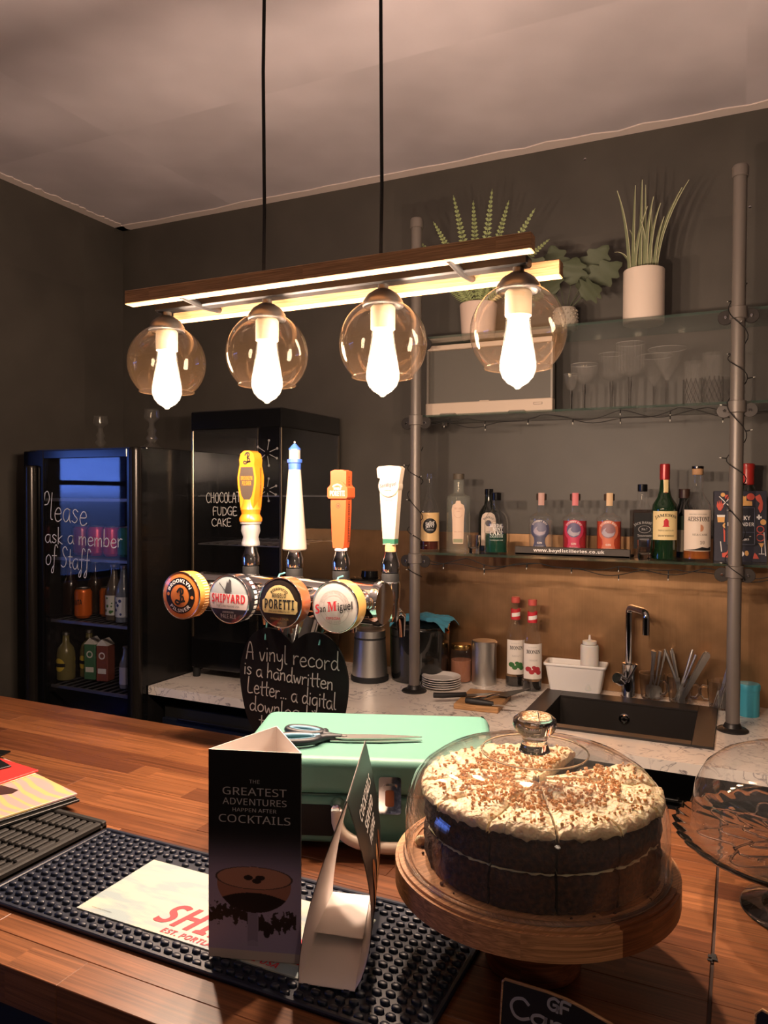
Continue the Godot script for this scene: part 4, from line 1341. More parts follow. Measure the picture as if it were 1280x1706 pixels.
func record_player() -> void:
	var o := thing("suitcase_record_player", "mint green suitcase record player with chrome clasps on the bar", "record player", V(-0.493, 1.1, -1.005), 21)
	var W := 0.36
	var D := 0.225
	var mint := mat("mint_vinyl", C(94, 142, 128), 0.45)
	var n := noise(61, 0.4, 3)
	mint.heightmap_enabled = true
	mint.heightmap_texture = tex(128, 128, func(x: int, y: int) -> Color:
		var k := 0.5 + n.get_noise_2d(x, y) * 0.5
		return Color(k, k, k))
	mint.heightmap_scale = 0.02
	tri_map(mint, V(14, 14, 14))
	var g := G.new()
	soft_slab(g, W, D, 0.011, 0.074, 0.018, 0.007)
	part(o, "lower_case", g, mint)
	g = G.new()
	soft_slab(g, W, D, 0.0755, 0.126, 0.018, 0.013)
	part(o, "lid", g, mint)
	part(o, "lid_seam", G.new().box(V(0, 0.0748, 0), V(W - 0.012, 0.003, D - 0.012)), mat("mint_dark", C(70, 104, 96), 0.6))
	for sx in [-1, 1]:
		for sz in [-1, 1]:
			part(o, "foot", G.new().at(sx * 0.14, 0, sz * 0.08).cyl(0.012, 0, 0.012, 0.002, 14), M.black_rubber)
	var fz := D / 2
	part(o, "speaker_grille", G.new().at(-0.092, 0.043, fz - 0.001).prism(rounded(0.105, 0.042, 0.004), 0, 0.002), mat("grille_cloth", C(34, 30, 26), 0.9))
	# carrying handle, folded down in front
	var hp := []
	for k in 21:
		var u := k / 20.0
		var a := PI * u
		hp.append(V(0.036 - cos(a) * 0.07, 0.062 - pow(sin(a), 0.55) * 0.046, fz + 0.011 + 0.006 * sin(a)))
	var hg := G.new()
	hg.tube(hp, 0.008, 12)
	var h := part(o, "carry_handle", hg, mat("cream_vinyl", C(214, 196, 176), 0.4), "cream carrying handle")
	for s in [-1, 1]:
		part(h, "handle_mount", G.new().at(0.036 + s * 0.07, 0.064, fz, V(90, 0, 0)).lathe([[0, 0], [0.011, 0], [0.011, 0.006], [0.007, 0.012], [0.007, 0.016], [0, 0.017]], 18), M.chrome)
	for x in [0.036]:
		var c := part(o, "clasp", G.new().at(x, 0.08, fz - 0.001).prism(rounded(0.03, 0.05, 0.004), 0, 0.004), M.chrome, "chrome clasp")
		part(c, "clasp_catch", G.new().at(x, 0.078, fz + 0.002).prism(rounded(0.02, 0.034, 0.005), 0, 0.005), M.chrome)
		part(c, "catch_window", G.new().at(x, 0.078, fz + 0.0065).prism(rounded(0.012, 0.022, 0.003), 0, 0.001), mat("clasp_copper", C(140, 84, 56), 0.25, 0.8))
	for q in [[-1, -1], [1, -1]]:
		part(o, "corner_guard", G.new().at(q[0] * (W / 2 - 0.012), 0.1, q[1] * (D / 2 - 0.012)).lathe([[0.0135, -0.01], [0.0135, 0.012], [0.009, 0.02], [0.004, 0.0262]], 10, 90 if q[0] < 0 else 0, 180 if q[0] < 0 else 90), mat("corner_metal", C(120, 96, 88), 0.4, 0.7))
	scissors()

func loop_poly(c: Vector2, rx: float, ry: float, tilt: float, n := 26) -> Array:
	var P := []
	for k in n:
		var a := TAU * k / n
		P.append(c + Vector2(cos(a) * rx, sin(a) * ry).rotated(tilt))
	return P
func scissors() -> void:
	# lies on the case lid; x to the tip
	var o := thing("scissors", "scissors with black and blue handles lying on the mint case lid", "scissors", V(-0.52, 1.2265, -0.955), 24)
	var st: Material = M.steel
	for s in [-1, 1]:
		var b := G.new().at(0, 0.004 + 0.0018 * s, 0, V(-90, 0, 0))
		b.prism([[-0.012, 0.003 * s - 0.006], [0.01, -0.01], [0.06, -0.0085 + 0.002 * s], [0.118, -0.0012 + s * 0.002], [0.12, 0.0006 + s * 0.002], [0.06, 0.0085 + 0.002 * s], [0.01, 0.01], [-0.012, 0.003 * s + 0.007]], -0.0008, 0.0008)
		part(o, "blade", b, st)
		var hs := []
		var c := Vector2(-0.064, -0.017) if s < 0 else Vector2(-0.052, 0.021)
		for p in loop_poly(c, 0.037 if s < 0 else 0.028, 0.017 if s < 0 else 0.0125, 0.12 if s < 0 else -0.35):
			hs.append(V(p.x, 0.0072, -p.y))
		var hl := part(o, "finger_loop", G.new().tube(hs, 0.0052, 10, true), mat("scissor_black", C(26, 30, 36), 0.45))
		var arm := G.new()
		arm.tube([V(c.x + 0.03, 0.0062, -c.y + 0.001 * s), V(-0.02, 0.006, -0.004 * s), V(0.004, 0.0055, 0.001 * s)], [0.006, 0.0058, 0.004], 10)
		part(hl, "shank", arm, M.scissor_black)
		var inner := []
		for p in loop_poly(c, (0.037 if s < 0 else 0.028) - 0.0045, (0.017 if s < 0 else 0.0125) - 0.0045, 0.12 if s < 0 else -0.35):
			inner.append(V(p.x, 0.0085, -p.y))
		part(hl, "grip_lining", G.new().tube(inner, 0.0035, 8, true), mat("scissor_blue", C(84, 128, 150), 0.5), "blue soft grip lining")
		if s < 0:
			part(hl, "grip_band", G.new().tube([V(-0.036, 0.0066, 0.0115), V(-0.027, 0.0066, 0.0085)], 0.0066, 10), M.scissor_blue)
	part(o, "pivot_screw", G.new().at(0.008, 0.0064, 0).lathe([[0, 0], [0.004, 0], [0.0038, 0.0015], [0, 0.0024]], 14), M.dull_steel)

func cake_stand() -> void:
	var cx := -0.188
	var cz := -0.765
	var o := thing("wooden_cake_stand", "round wooden pedestal cake stand with two wood tones on the bar", "cake stand", V(cx, 1.1, cz))
	part(o, "foot", G.new().lathe([[0, 0], [0.047, 0], [0.049, 0.003], [0.049, 0.01], [0.045, 0.02], [0.047, 0.028], [0.049, 0.034], [0.046, 0.042], [0.042, 0.05], [0.042, 0.06], [0.05, 0.074], [0.055, 0.086]], 36), M.stand_wood_dark)
	# the board is glued from three planks that run away from the viewer
	var R := 0.1425
	var y0 := 0.086
	var y1 := 0.112
	var cuts := [-R, -0.035, 0.06, R]
	for k in 3:
		var poly := []
		var N := 40
		for i in N * 2:
			var a := TAU * i / (N * 2)
			var p := Vector2(cos(a), sin(a)) * R
			poly.append(p)
		var clip := PackedVector2Array([Vector2(cuts[k], -R * 1.1), Vector2(cuts[k + 1], -R * 1.1), Vector2(cuts[k + 1], R * 1.1), Vector2(cuts[k], R * 1.1)])
		var got := Geometry2D.intersect_polygons(PackedVector2Array(poly), clip)
		var g := G.new().at(0, 0, 0, V(-90, 0, 0))
		g.prism(Array(got[0]), y0, y1 - 0.003, 12)
		var inner := PackedVector2Array()
		for p in poly:
			inner.append(p * 0.977)
		got = Geometry2D.intersect_polygons(inner, clip)
		g.prism(Array(got[0]), y1 - 0.003, y1, 12)
		var pl := part(o, "plank", g, M.stand_wood if k != 1 else mat("plank_dark", C(132, 78, 46), 0.4))
		pl.rotation_degrees.y = 60
		if k == 1:
			M.plank_dark.albedo_texture = M.grain
			tri_map(M.plank_dark, V(3.0, 22.0, 22.0))
	part(o, "groove_ring", G.new().lathe([[0.1275, y1], [0.1275, y1 + 0.002], [0.1245, y1 + 0.002], [0.1245, y1]], 64), M.stand_wood)
	cake(V(cx + 0.004, 1.2125, cz + 0.002))
	# dome
	var d := thing("glass_cake_dome", "clear glass cake dome with a round knob over the iced cake", "cake dome", V(cx, 1.2122, cz))
	var prof := [[0.1325, 0.0], [0.1335, 0.003], [0.1325, 0.02], [0.132, 0.045], [0.13, 0.06], [0.124, 0.075], [0.113, 0.088], [0.096, 0.0985], [0.075, 0.104], [0.05, 0.1065], [0.02, 0.107], [0.0, 0.107]]
	for k in range(prof.size() - 1, -1, -1):
		prof.append([maxf(0.0, prof[k][0] - 0.0035), maxf(prof[k][1] - 0.0035 * (1.0 - prof[k][0] / 0.134), 0.0)])
	part(d, "shell", G.new().lathe(prof, 72, 0, 360, 80), pane("dome_glass", C(226, 230, 230), 0.012))
	var clear: Material = M.solid_glass
	var rim := []
	for k in 72:
		rim.append(V(cos(TAU * k / 72), 0.0018, sin(TAU * k / 72)) * V(0.1325, 1, 0.1325))
	part(d, "rim", G.new().tube(rim, 0.002, 8, true), clear)
	part(d, "knob", G.new().lathe([[0.0, 0.1072], [0.016, 0.1072], [0.014, 0.112], [0.0125, 0.118], [0.014, 0.123], [0.02, 0.128], [0.0225, 0.134], [0.0215, 0.14], [0.0165, 0.144], [0.008, 0.1455], [0, 0.1457]], 36, 0, 360, 70), clear)
	var ring := []
	for k in 56:
		ring.append(V(cos(TAU * k / 56) * 0.054, 0.1068, sin(TAU * k / 56) * 0.054))
	part(d, "moulded_ring", G.new().tube(ring, 0.001, 6, true), clear)
	var rim2 := []
	for k in 64:
		rim2.append(V(cos(TAU * k / 64) * 0.131, 0.052, sin(TAU * k / 64) * 0.131))

func cake(p: Vector3) -> void:
	var o := thing("carrot_cake", "tall two-layer brown cake with pale icing and chopped nuts, one slice gone, under glass", "cake", p)
	var R := 0.114
	var H := 0.073
	var n := noise(71, 22.0, 4)
	var n2 := noise(73, 60.0, 3)
	# one slice is 30 degrees; angles run from +x towards -z; the gap looks along the row of slices to the far side
	var nslice := 12
	var gap := 1
	var a_start := 22.0
	var bt := noise(75, 0.05, 4)
	var sponge := mat("sponge", C(88, 54, 34), 0.9)
	sponge.albedo_texture = tex(256, 256, func(x: int, y: int) -> Color:
		var k := clampf(0.72 + bt.get_noise_2d(x, y) * 0.45, 0.25, 1.0)
		return Color(k, k * 0.94, k * 0.88))
	sponge.heightmap_enabled = true
	sponge.heightmap_texture = sponge.albedo_texture
	sponge.heightmap_scale = 0.25
	tri_map(sponge, V(12, 12, 12))
	var icing := mat("icing", C(216, 198, 160), 0.45)
	icing.subsurf_scatter_enabled = true
	icing.subsurf_scatter_strength = 0.15
	var it := noise(77, 0.045, 3)
	icing.heightmap_enabled = true
	icing.heightmap_texture = tex(256, 256, func(x: int, y: int) -> Color:
		var k := 0.5 + it.get_noise_2d(x, y) * 0.5
		return Color(k, k, k))
	icing.heightmap_scale = 0.35
	tri_map(icing, V(9, 9, 9))
	var nuts := G.new()
	for s in nslice:
		if s == gap:
			continue
		var off := Vector3.ZERO
		var a0 := a_start + s * 30.0 + 0.5
		var a1 := a0 + 29.0
		var mid := deg_to_rad((a0 + a1) / 2)
		off = V(cos(mid), 0, -sin(mid)) * (0.0012 + (0.004 if s == 0 or s == 11 else 0.0))
		var slice: MeshInstance3D = null
		for layer in 2:
			var y0 := 0.0 if layer == 0 else 0.0365
			var y1 := 0.034 if layer == 0 else H - 0.004
			var g := G.new()
			g.t.origin = off
			wedge(g, R, y0, y1, a0, a1, n, 0.0035)
			if layer == 0:
				slice = part(o, "slice", g, sponge)
			else:
				part(slice, "upper_sponge", g, sponge)
		var f := G.new()
		f.t.origin = off
		wedge(f, R - 0.003, 0.034, 0.0365, a0, a1, n2, 0.004)
		part(slice, "filling", f, icing)
		# icing cap: lumpy, hanging a little over the side
		var ic := G.new()
		ic.t.origin = off
		var rows := []
		var na := 14
		var rr := [0.004, 0.03, 0.055, 0.075, 0.09, 0.1, 0.107, 0.1125, 0.1165, 0.118, 0.1165]
		for i in range(rr.size() - 1, -1, -1):
			var row := PackedVector3Array()
			for j in na + 1:
				var a := deg_to_rad(lerpf(a0, a1, float(j) / na))
				var edge := 1.0 - absf(j * 2.0 / na - 1.0)
				var hh := H + 0.0055 + n.get_noise_2d(cos(a) * rr[i] * 3.0, sin(a) * rr[i] * 3.0) * 0.0045 + n2.get_noise_2d(cos(a) * rr[i] * 2.0, sin(a) * rr[i] * 2.0) * 0.002
				if edge < 0.2:
					hh -= (0.2 - edge) * 0.012
				var r: float = rr[i]
				if i == rr.size() - 4:
					hh -= 0.0012
				if i == rr.size() - 3:
					hh -= 0.0035
				if i == rr.size() - 2:
					hh = H - 0.003 + n.get_noise_2d(a * 3.0, 5.0) * 0.003
				if i == rr.size() - 1:
					hh = H - 0.005 + n.get_noise_2d(a * 5.0, 9.0) * 0.006
					r = R + 0.0004
				row.append(V(cos(a) * r, hh, -sin(a) * r))
			rows.append(row)
		ic.grid(rows)
		for e in [0, na]:
			for i in rr.size() - 1:
				var t0: Vector3 = rows[i][e]
				var t1: Vector3 = rows[i + 1][e]
				var b0 := V(t0.x, H - 0.006, t0.z)
				var b1 := V(t1.x, H - 0.006, t1.z)
				if e == 0:
					ic.quad(b1, b0, t0, t1)
				else:
					ic.quad(b0, b1, t1, t0)
		part(slice, "icing", ic, icing)
		for k in 230:
			var a := deg_to_rad(rng.randf_range(a0 + 1.0, a1 - 1.0))
			var r := sqrt(rng.randf_range(0.01, 1.0)) * 0.108
			if r > 0.078 and rng.randf() < 0.75:
				continue
			var hh := H + 0.0065 + n.get_noise_2d(cos(a) * r * 3.0, sin(a) * r * 3.0) * 0.0045
			nuts.t = Transform3D(Basis.from_euler(V(rng.randf() * 6, rng.randf() * 6, rng.randf() * 6)), V(cos(a) * r, hh, -sin(a) * r) + off)
			var e := rng.randf_range(0.0012, 0.003)
			nuts.box(Vector3.ZERO, V(e * 1.5, e * 0.8, e), e * 0.25)
	stuff(part(o, "chopped_nuts", nuts, mat("nuts", C(200, 146, 86), 0.7)))
	var crumbs := G.new()
	for k in 26:
		var a := deg_to_rad(rng.randf_range(0, 360))
		var r := rng.randf_range(0.117, 0.122)
		crumbs.t = Transform3D(Basis.from_euler(V(rng.randf() * 6, rng.randf() * 6, 0)), V(cos(a) * r, 0.001, -sin(a) * r))
		crumbs.box(Vector3.ZERO, Vector3.ONE * rng.randf_range(0.0012, 0.003), 0.0004)
	stuff(part(o, "crumbs", crumbs, sponge))
	var chip := thing("coconut_flake", "pale nut flake lying on the wooden cake board inside the dome", "nut", p + V(-0.117, 0.0, 0.03), 30)
	part(chip, "flake", G.new().lathe([[0, 0], [0.004, 0.0], [0.0065, 0.003], [0.004, 0.008], [0, 0.009]], 7, 0, 360, 100), icing)

func wedge(g: G, R: float, y0: float, y1: float, a0: float, a1: float, n: FastNoiseLite, rough: float) -> void:
	var na := 14
	var ny := 7
	var rows := []
	for i in ny + 1:
		var row := PackedVector3Array()
		var y := lerpf(y0, y1, float(i) / ny)
		for j in na + 1:
			var a := deg_to_rad(lerpf(a0, a1, float(j) / na))
			var q := absf(i * 2.0 / ny - 1.0)
			var r := R + n.get_noise_3d(cos(a) * R * 3.0, y * 3.0, sin(a) * R * 3.0) * rough - 0.003 * pow(q, 6.0)
			row.append(V(cos(a) * r, y, -sin(a) * r))
		rows.append(row)
	g.grid(rows)
	var c0 := V(0, y0, 0)
	var c1 := V(0, y1, 0)
	for i in ny:
		var lo := V(0, rows[i][0].y, 0)
		var hi := V(0, rows[i + 1][0].y, 0)
		g.quad(lo, rows[i][0], rows[i + 1][0], hi)
		g.quad(rows[i][na], lo, hi, rows[i + 1][na])
	for j in na:
		g.tri(c1, rows[ny][j], rows[ny][j + 1])
		g.tri(c0, rows[0][j + 1], rows[0][j])

func glass_stand() -> void:
	var cx := 0.073
	var cz := -0.987
	var o := thing("glass_cake_stand", "pressed clear glass footed cake stand with a scalloped edge, empty", "cake stand", V(cx, 1.1, cz))
	part(o, "foot", G.new().lathe([[0.0, 0.006], [0.012, 0.006], [0.05, 0.003], [0.064, 0.0], [0.068, 0.002], [0.066, 0.006], [0.05, 0.012], [0.03, 0.022], [0.016, 0.04], [0.014, 0.06], [0.022, 0.072], [0.03, 0.0755], [0, 0.0755]], 48, 0, 360, 60), M.solid_glass)
	var rows := []
	var N := 144
	for q in [[0.0, 0.076, 0], [0.09, 0.076, 0], [0.125, 0.077, 0.3], [0.1395, 0.084, 1.0], [0.1425, 0.088, 1.0], [0.1395, 0.0895, 1.0], [0.125, 0.083, 0.3], [0.09, 0.0815, 0], [0.0, 0.0815, 0]]:
		var row := PackedVector3Array()
		for j in N + 1:
			var a := TAU * j / N
			var r: float = q[0] + q[2] * 0.0022 * cos(a * 36.0)
			row.append(V(cos(a) * r, q[1] + q[2] * 0.0012 * cos(a * 36.0), -sin(a) * r))
		rows.append(row)
	var g := G.new()
	g.grid(rows, true)
	part(o, "plate", g, M.solid_glass)
	var rel := G.new()
	for k in 9:
		var a := TAU * k / 9.0
		for s in 3:
			var line := []
			for i in 15:
				var u := i / 14.0
				var aa := a + (u - 0.5) * 0.62 + s * 0.05
				var r := 0.05 + s * 0.025 + 0.016 * sin(u * TAU + s * 2.0)
				line.append(V(cos(aa) * r, 0.0818, sin(aa) * r))
			rel.tube(line, 0.0016, 5)
		for s in 7:
			var aa := a + s * 0.1 - 0.2
			var r := 0.045 + 0.011 * s + 0.006 * sin(s * 3.0)
			rel.at(cos(aa) * r, 0.0814, sin(aa) * r, V(0, s * 50.0, 0)).lathe([[0.0042, 0.0], [0.003, 0.0018], [0, 0.0024]], 7, 0, 360, 80)
		rel.t = Transform3D()
	part(o, "pressed_relief", rel, M.solid_glass, "raised leaf scroll pattern")
	var d := thing("glass_cake_dome", "clear glass cake dome over the empty pressed glass stand", "cake dome", V(cx, 1.1838, cz))
	part(d, "shell", G.new().lathe([[0.122, 0.0], [0.1232, 0.002], [0.1225, 0.012], [0.1215, 0.035], [0.118, 0.055], [0.108, 0.074], [0.092, 0.088], [0.07, 0.098], [0.045, 0.103], [0.02, 0.1045], [0, 0.105]], 72, 0, 360, 80), M.dome_glass)
	part(d, "knob", G.new().lathe([[0.0, 0.1052], [0.014, 0.1052], [0.0125, 0.112], [0.014, 0.12], [0.021, 0.128], [0.0215, 0.136], [0.015, 0.142], [0, 0.1435]], 32, 0, 360, 70), M.solid_glass)

func bar_mats() -> void:
	# navy rubber runner
	var y := 1.1
	var x0 := -0.812
	var x1 := -0.243
	var z0 := -0.802
	var z1 := -0.598
	var o := thing("bar_runner", "navy rubber bar runner with raised studs and a printed white panel", "bar mat", V((x0 + x1) / 2, y, (z0 + z1) / 2))
	var w := x1 - x0
	var d := z1 - z0
	var base := G.new()
	base.box(V(0, 0.0015, 0), V(w, 0.003, d), 0.0008)
	part(o, "sheet", base, M.blue_rubber)
	var edge := G.new()
	for s in [-1, 1]:
		edge.box(V(0, 0.0028, s * (d / 2 - 0.003)), V(w, 0.0055, 0.006), 0.0012)
		edge.box(V(s * (w / 2 - 0.003), 0.0028, 0), V(0.006, 0.0055, d - 0.012), 0.0012)
	part(o, "raised_edge", edge, M.blue_rubber)
	var px := Vector2(-0.686, -0.364) - Vector2.ONE * (x0 + x1) / 2
	var pz := Vector2(-0.757, -0.63) - Vector2.ONE * (z0 + z1) / 2
	var pn := noise(81, 0.02, 4)
	var pm := mat("runner_print", C(190, 188, 180), 0.5)
	pm.albedo_texture = tex(256, 128, func(x: int, yy: int) -> Color:
		var k := pn.get_noise_2d(x, yy * 1.6)
		var weave := 0.97 if (x + yy) % 4 < 2 else 1.0
		return (Color(1, 0.99, 0.94).lerp(Color(0.76, 0.86, 0.92), clampf(0.5 + k * 1.6, 0.0, 1.0))) * weave)
	var pg := G.new()
	var py := 0.0046
	pg.box(V((px.x + px.y) / 2, py / 2 + 0.001, (pz.x + pz.y) / 2), V(px.y - px.x, py - 0.002, pz.y - pz.x), 0.0)
	var panel := part(o, "printed_panel", pg, pm)
	var tg := G.new()
	var on := on_plane(V(0, py + 0.0004, 0), V(1, 0, 0), V(0, 0, -1))
	write(tg, "SHIPYARD", "nb", Vector2(0.044, -0.0525), 0.215, on, 0.04, 0.25)
	part(panel, "lettering", tg, M.red_ink, "red word SHIPYARD")
	tg = G.new()
	write(tg, "EST. PORTLAND MAINE USA", "nb", Vector2(0.036, -0.0665), 0.15, on, 0.0085, 0.2)
	part(panel, "lettering", tg, M.red_ink, "small red line under SHIPYARD")
	tg = G.new()
	write(tg, "PLEASE DRINK RESPONSIBLY", "n", Vector2(px.x + 0.03, -pz.y + 0.008), 0.03, on, 0.0016)
	part(panel, "fine_print", tg, M.black_ink)
	var stud := G.new()
	stud.lathe([[0.0044, 0.0], [0.0042, 0.0024], [0.0034, 0.0034], [0.0, 0.0037]], 8, 0, 360, 60)
	var sm := stud.mesh()
	var spots := []
	var nx := 42
	var nz := 15
	for i in nx:
		for j in nz:
			var q := Vector2(-w / 2 + 0.0135 + (w - 0.027) * i / (nx - 1), -d / 2 + 0.0125 + (d - 0.025) * j / (nz - 1))
			if i % 2 == 1:
				q.y += 0.003
			if q.x > px.x - 0.006 and q.x < px.y + 0.006 and q.y > pz.x - 0.006 and q.y < pz.y + 0.006:
				continue
			spots.append(q)
	spots.sort_custom(func(a: Vector2, b: Vector2) -> bool: return (a - Vector2(0.3, 0.62)).length() < (b - Vector2(0.3, 0.62)).length())
	var rest := G.new()
	for i in spots.size():
		var q: Vector2 = spots[i]
		if i < 300:
			var s := part(o, "stud", sm, M.blue_rubber)
			s.position = V(q.x, 0.003, q.y)
			s.scale = V(1.25, 1, 0.85)
		else:
			rest.at(q.x, 0.003, q.y).lathe([[0.0048, 0.0], [0.0044, 0.0024], [0.0036, 0.0034], [0.0, 0.0037]], 8, 0, 360, 60)
	if rest.v.size():
		stuff(part(o, "stud_field", rest, M.blue_rubber))
	# black ribbed drip mat
	var m := thing("drip_mat", "black ribbed rubber drip mat partly under the record sleeves", "bar mat", V(-1.03, y, -0.715))
	w = 0.422
	d = 0.186
	part(m, "sheet", G.new().box(V(0, 0.003, 0), V(w, 0.006, d), 0.001), mat("mat_black", C(16, 14, 13), 0.6))
	edge = G.new()
	for s in [-1, 1]:
		edge.box(V(0, 0.006, s * (d / 2 - 0.005)), V(w, 0.012, 0.01), 0.002)
		edge.box(V(s * (w / 2 - 0.005), 0.006, 0), V(0.01, 0.012, d - 0.02), 0.002)
	part(m, "raised_edge", edge, M.black_rubber)
	var rib := G.new().box(V(0, 0.0025, 0), V(0.0082, 0.005, 0.0285), 0.0015).mesh()
	for i in 31:
		for j in 5:
			var r := part(m, "rib", rib, M.black_rubber)
			r.position = V(-w / 2 + 0.0165 + i * 0.01295, 0.006, -d / 2 + 0.026 + j * 0.0333)

func menus() -> void:
	# three-sided standing card
	var L := V(-0.489, 1.1055, -0.620)
	var Rr := V(-0.397, 1.1055, -0.650)
	var mid := (L + Rr) / 2
	var ex := (Rr - L).normalized()
	var ez := ex.cross(Vector3.UP)
	var A := mid - ez * 0.084 if (ez.z > 0) else mid + ez * 0.084
	var W := L.distance_to(Rr)
	var H := 0.215
	var o := thing("cocktail_table_card", "three-sided black table card about adventures after cocktails standing on the runner", "table card")
	var gn := noise(87, 0.05, 4)
	var img := tex(160, 356, func(x: int, y: int) -> Color:
		var u := x / 160.0
		var v := y / 356.0
		var c := C(14, 13, 14).lerp(C(150, 136, 160), smoothstep(0.34, 0.62, v))
		# coffee grounds and a dark block on the table
		var h1 := 0.79 - 0.03 * sin(u * 7.0) + gn.get_noise_2d(x * 2.0, 3.0) * 0.03
		if gn.get_noise_2d(x * 1.6, y * 1.6) > absf(v - h1 - 0.012) * 22.0 - 0.75 and (u < 0.42 or (u > 0.54 and u < 0.95)):
			c = C(34, 26, 26)
		if v > 0.955:
			c = C(176, 160, 150)
		# stem and foot
		if absf(u - 0.48) < 0.055 and v > 0.76 and v < 0.93:
			c = c.lerp(C(120, 110, 128), 0.75)
		if absf(u - 0.48) < 0.16 * clampf((v - 0.9) / 0.03, 0.0, 1.0) and v > 0.9 and v < 0.935:
			c = c.lerp(C(150, 140, 158), 0.6)
		# bowl, drink and foam
		var e := Vector2((u - 0.49) / 0.4, (v - 0.635) / 0.135).length()
		if e < 1.0 and v > 0.62:
			c = C(26, 18, 18)
			if v < 0.685 - 0.04 * (1.0 - pow(absf(u - 0.49) / 0.4, 2.0)) + 0.03:
				c = C(150, 100, 84)
		var f := Vector2((u - 0.49) / 0.4, (v - 0.605) / 0.052).length()
		if f < 1.0:
			c = C(168, 118, 98)
		elif f < 1.05:
			c = C(70, 54, 54)
		for b in [[0.43, 0.604], [0.52, 0.618], [0.56, 0.602]]:
			if Vector2((u - b[0]) / 0.05, (v - b[1]) / 0.012).length() < 1.0:
				c = C(40, 28, 24)
		for b in [[0.63, 0.865, 0.035], [0.86, 0.82, 0.03]]:
			if Vector2(u - b[0], (v - b[1]) * 1.6).length() < b[2]:
				c = C(30, 22, 26)
		return c)
	var pm := mat("card_print", Color.WHITE, 0.35)
	pm.albedo_texture = img
	var P := [L, Rr, A]
	for k in 3:
		var a: Vector3 = P[k]
		var b: Vector3 = P[(k + 1) % 3]
		var q := (b - a).cross(Vector3.UP).normalized() * 0.0004
		var g := G.new()
		g.quad(b - q, a - q, a - q + V(0, H, 0), b - q + V(0, H, 0))
		g.quad(a - q + V(0, H, 0), a + q + V(0, H, 0), b + q + V(0, H, 0), b - q + V(0, H, 0))
		var pn := part(o, "card_side", g, M.white_card)
		var g2 := G.new()
		g2.quad(a + q, b + q, b + q + V(0, H, 0), a + q + V(0, H, 0))
		part(pn, "printed_face", g2, pm)
		var e := (b - a).normalized()
		var t := G.new()
		var on := on_plane((a + b) / 2 + q * 2.0, e, Vector3.UP)
		var s := W / 0.0968
		write(t, "THE", "n", Vector2(0, 0.182), 0.011 * s, on, 0.0038)
		write(t, "GREATEST", "n", Vector2(0, 0.1695), 0.067 * s, on, 0.0078)
		write(t, "ADVENTURES", "n", Vector2(0, 0.1595), 0.067 * s, on, 0.0066)
		write(t, "HAPPEN AFTER", "n", Vector2(0, 0.1525), 0.046 * s, on, 0.0038)
		write(t, "COCKTAILS", "n", Vector2(0, 0.141), 0.075 * s, on, 0.008)
		part(pn, "lettering", t, M.grey_ink)
	# tent card, open end to the viewer, sides bowed
	var o2 := thing("tent_card", "bent tent card with black outer faces and white inside, open end facing out", "table card")
	var na := V(-0.341, 1.285, -0.643)
	var fa := V(-0.406, 1.285, -0.813)
	var nl := V(-0.383, 1.1065, -0.622)
	var nr := V(-0.327, 1.1065, -0.634)
	var fr := V(-0.389, 1.1065, -0.793)
	var fl := V(-0.432, 1.1065, -0.778)
	var sideways := (nr - nl).normalized()
	for s in 2:
		var rows := []
		var back := []
		for i in 17:
			var u := i / 16.0
			var row := PackedVector3Array()
			var rb := PackedVector3Array()
			for j in 9:
				var w := j / 8.0
				var lo: Vector3 = (nl.lerp(fl, w) if s == 0 else nr.lerp(fr, w))
				var hi := na.lerp(fa, w)
				var p := lo.lerp(hi, u)
				var bow := sin(PI * pow(u, 0.8)) * (0.009 if s == 0 else 0.02) * (1.0 - 0.25 * w)
				p += sideways * bow * (-1.0 if s == 0 else 1.0)
				row.append(p)
				rb.append(p + sideways * (0.0007 if s == 0 else -0.0007))
			if s == 0:
				row.reverse()
				rb.reverse()
			rows.append(row)
			rb.reverse()
			back.append(rb)
		var out := G.new()
		out.grid(rows)
		var inn := G.new()
		inn.grid(back)
		var pp := part(o2, "card_side", inn, M.white_card)
		part(pp, "printed_face", out, M.black_card)
		if s == 1:
			var tt := G.new()
			# print on the bowed outer side: x along the ridge, y down the side
			var on := func(q: Vector2) -> Array:
				var w := clampf(q.x, 0.0, 1.0)
				var u := clampf(q.y, 0.0, 1.0)
				var p := nr.lerp(fr, w).lerp(na.lerp(fa, w), u)
				p += sideways * (sin(PI * pow(u, 0.8)) * 0.02 * (1.0 - 0.25 * w) + 0.0006)
				return [p, (sideways + V(0, 0.2, 0)).normalized()]
			write(tt, "COCKTAILS", "nb", Vector2(0.5, 0.8), 0.62, on, 0.06)
			write(tt, "SERVED", "nb", Vector2(0.5, 0.71), 0.45, on, 0.06)
			write(tt, "HERE", "nb", Vector2(0.5, 0.62), 0.32, on, 0.06)
			part(pp, "lettering", tt, M.white_ink)
			for q in [[0.3, 0.36, 0.11, 0.2, C(150, 84, 46)], [0.55, 0.3, 0.09, 0.24, C(186, 136, 92)], [0.75, 0.36, 0.08, 0.18, C(110, 62, 36)], [0.42, 0.22, 0.06, 0.1, C(96, 110, 60)]]:
				var gg := G.new()
				var pts := []
				for k in 20:
					pts.append(Vector2(q[0] + cos(TAU * k / 20) * q[2], q[1] + sin(TAU * k / 20) * q[3]))
				shape(gg, pts, on)
				part(pp, "drink_picture", gg, mat("pic_%s" % q[4].to_html(), q[4], 0.4))
	var b := G.new()
	var up := V(0, 0.0008, 0)
	b.quad(nl + up, nr + up, fr + up, fl + up)
	b.quad(nr, nl, fl, fr)
	part(o2, "base_flap", b, M.white_card)
	var m1 := nl.lerp(fl, 0.42)
	var m2 := nr.lerp(fr, 0.42)
	b = G.new()
	b.quad(m1 + V(0, 0.0105, 0), m2 + V(0, 0.0085, 0), fr + V(0, 0.002, 0), fl + V(0, 0.004, 0))
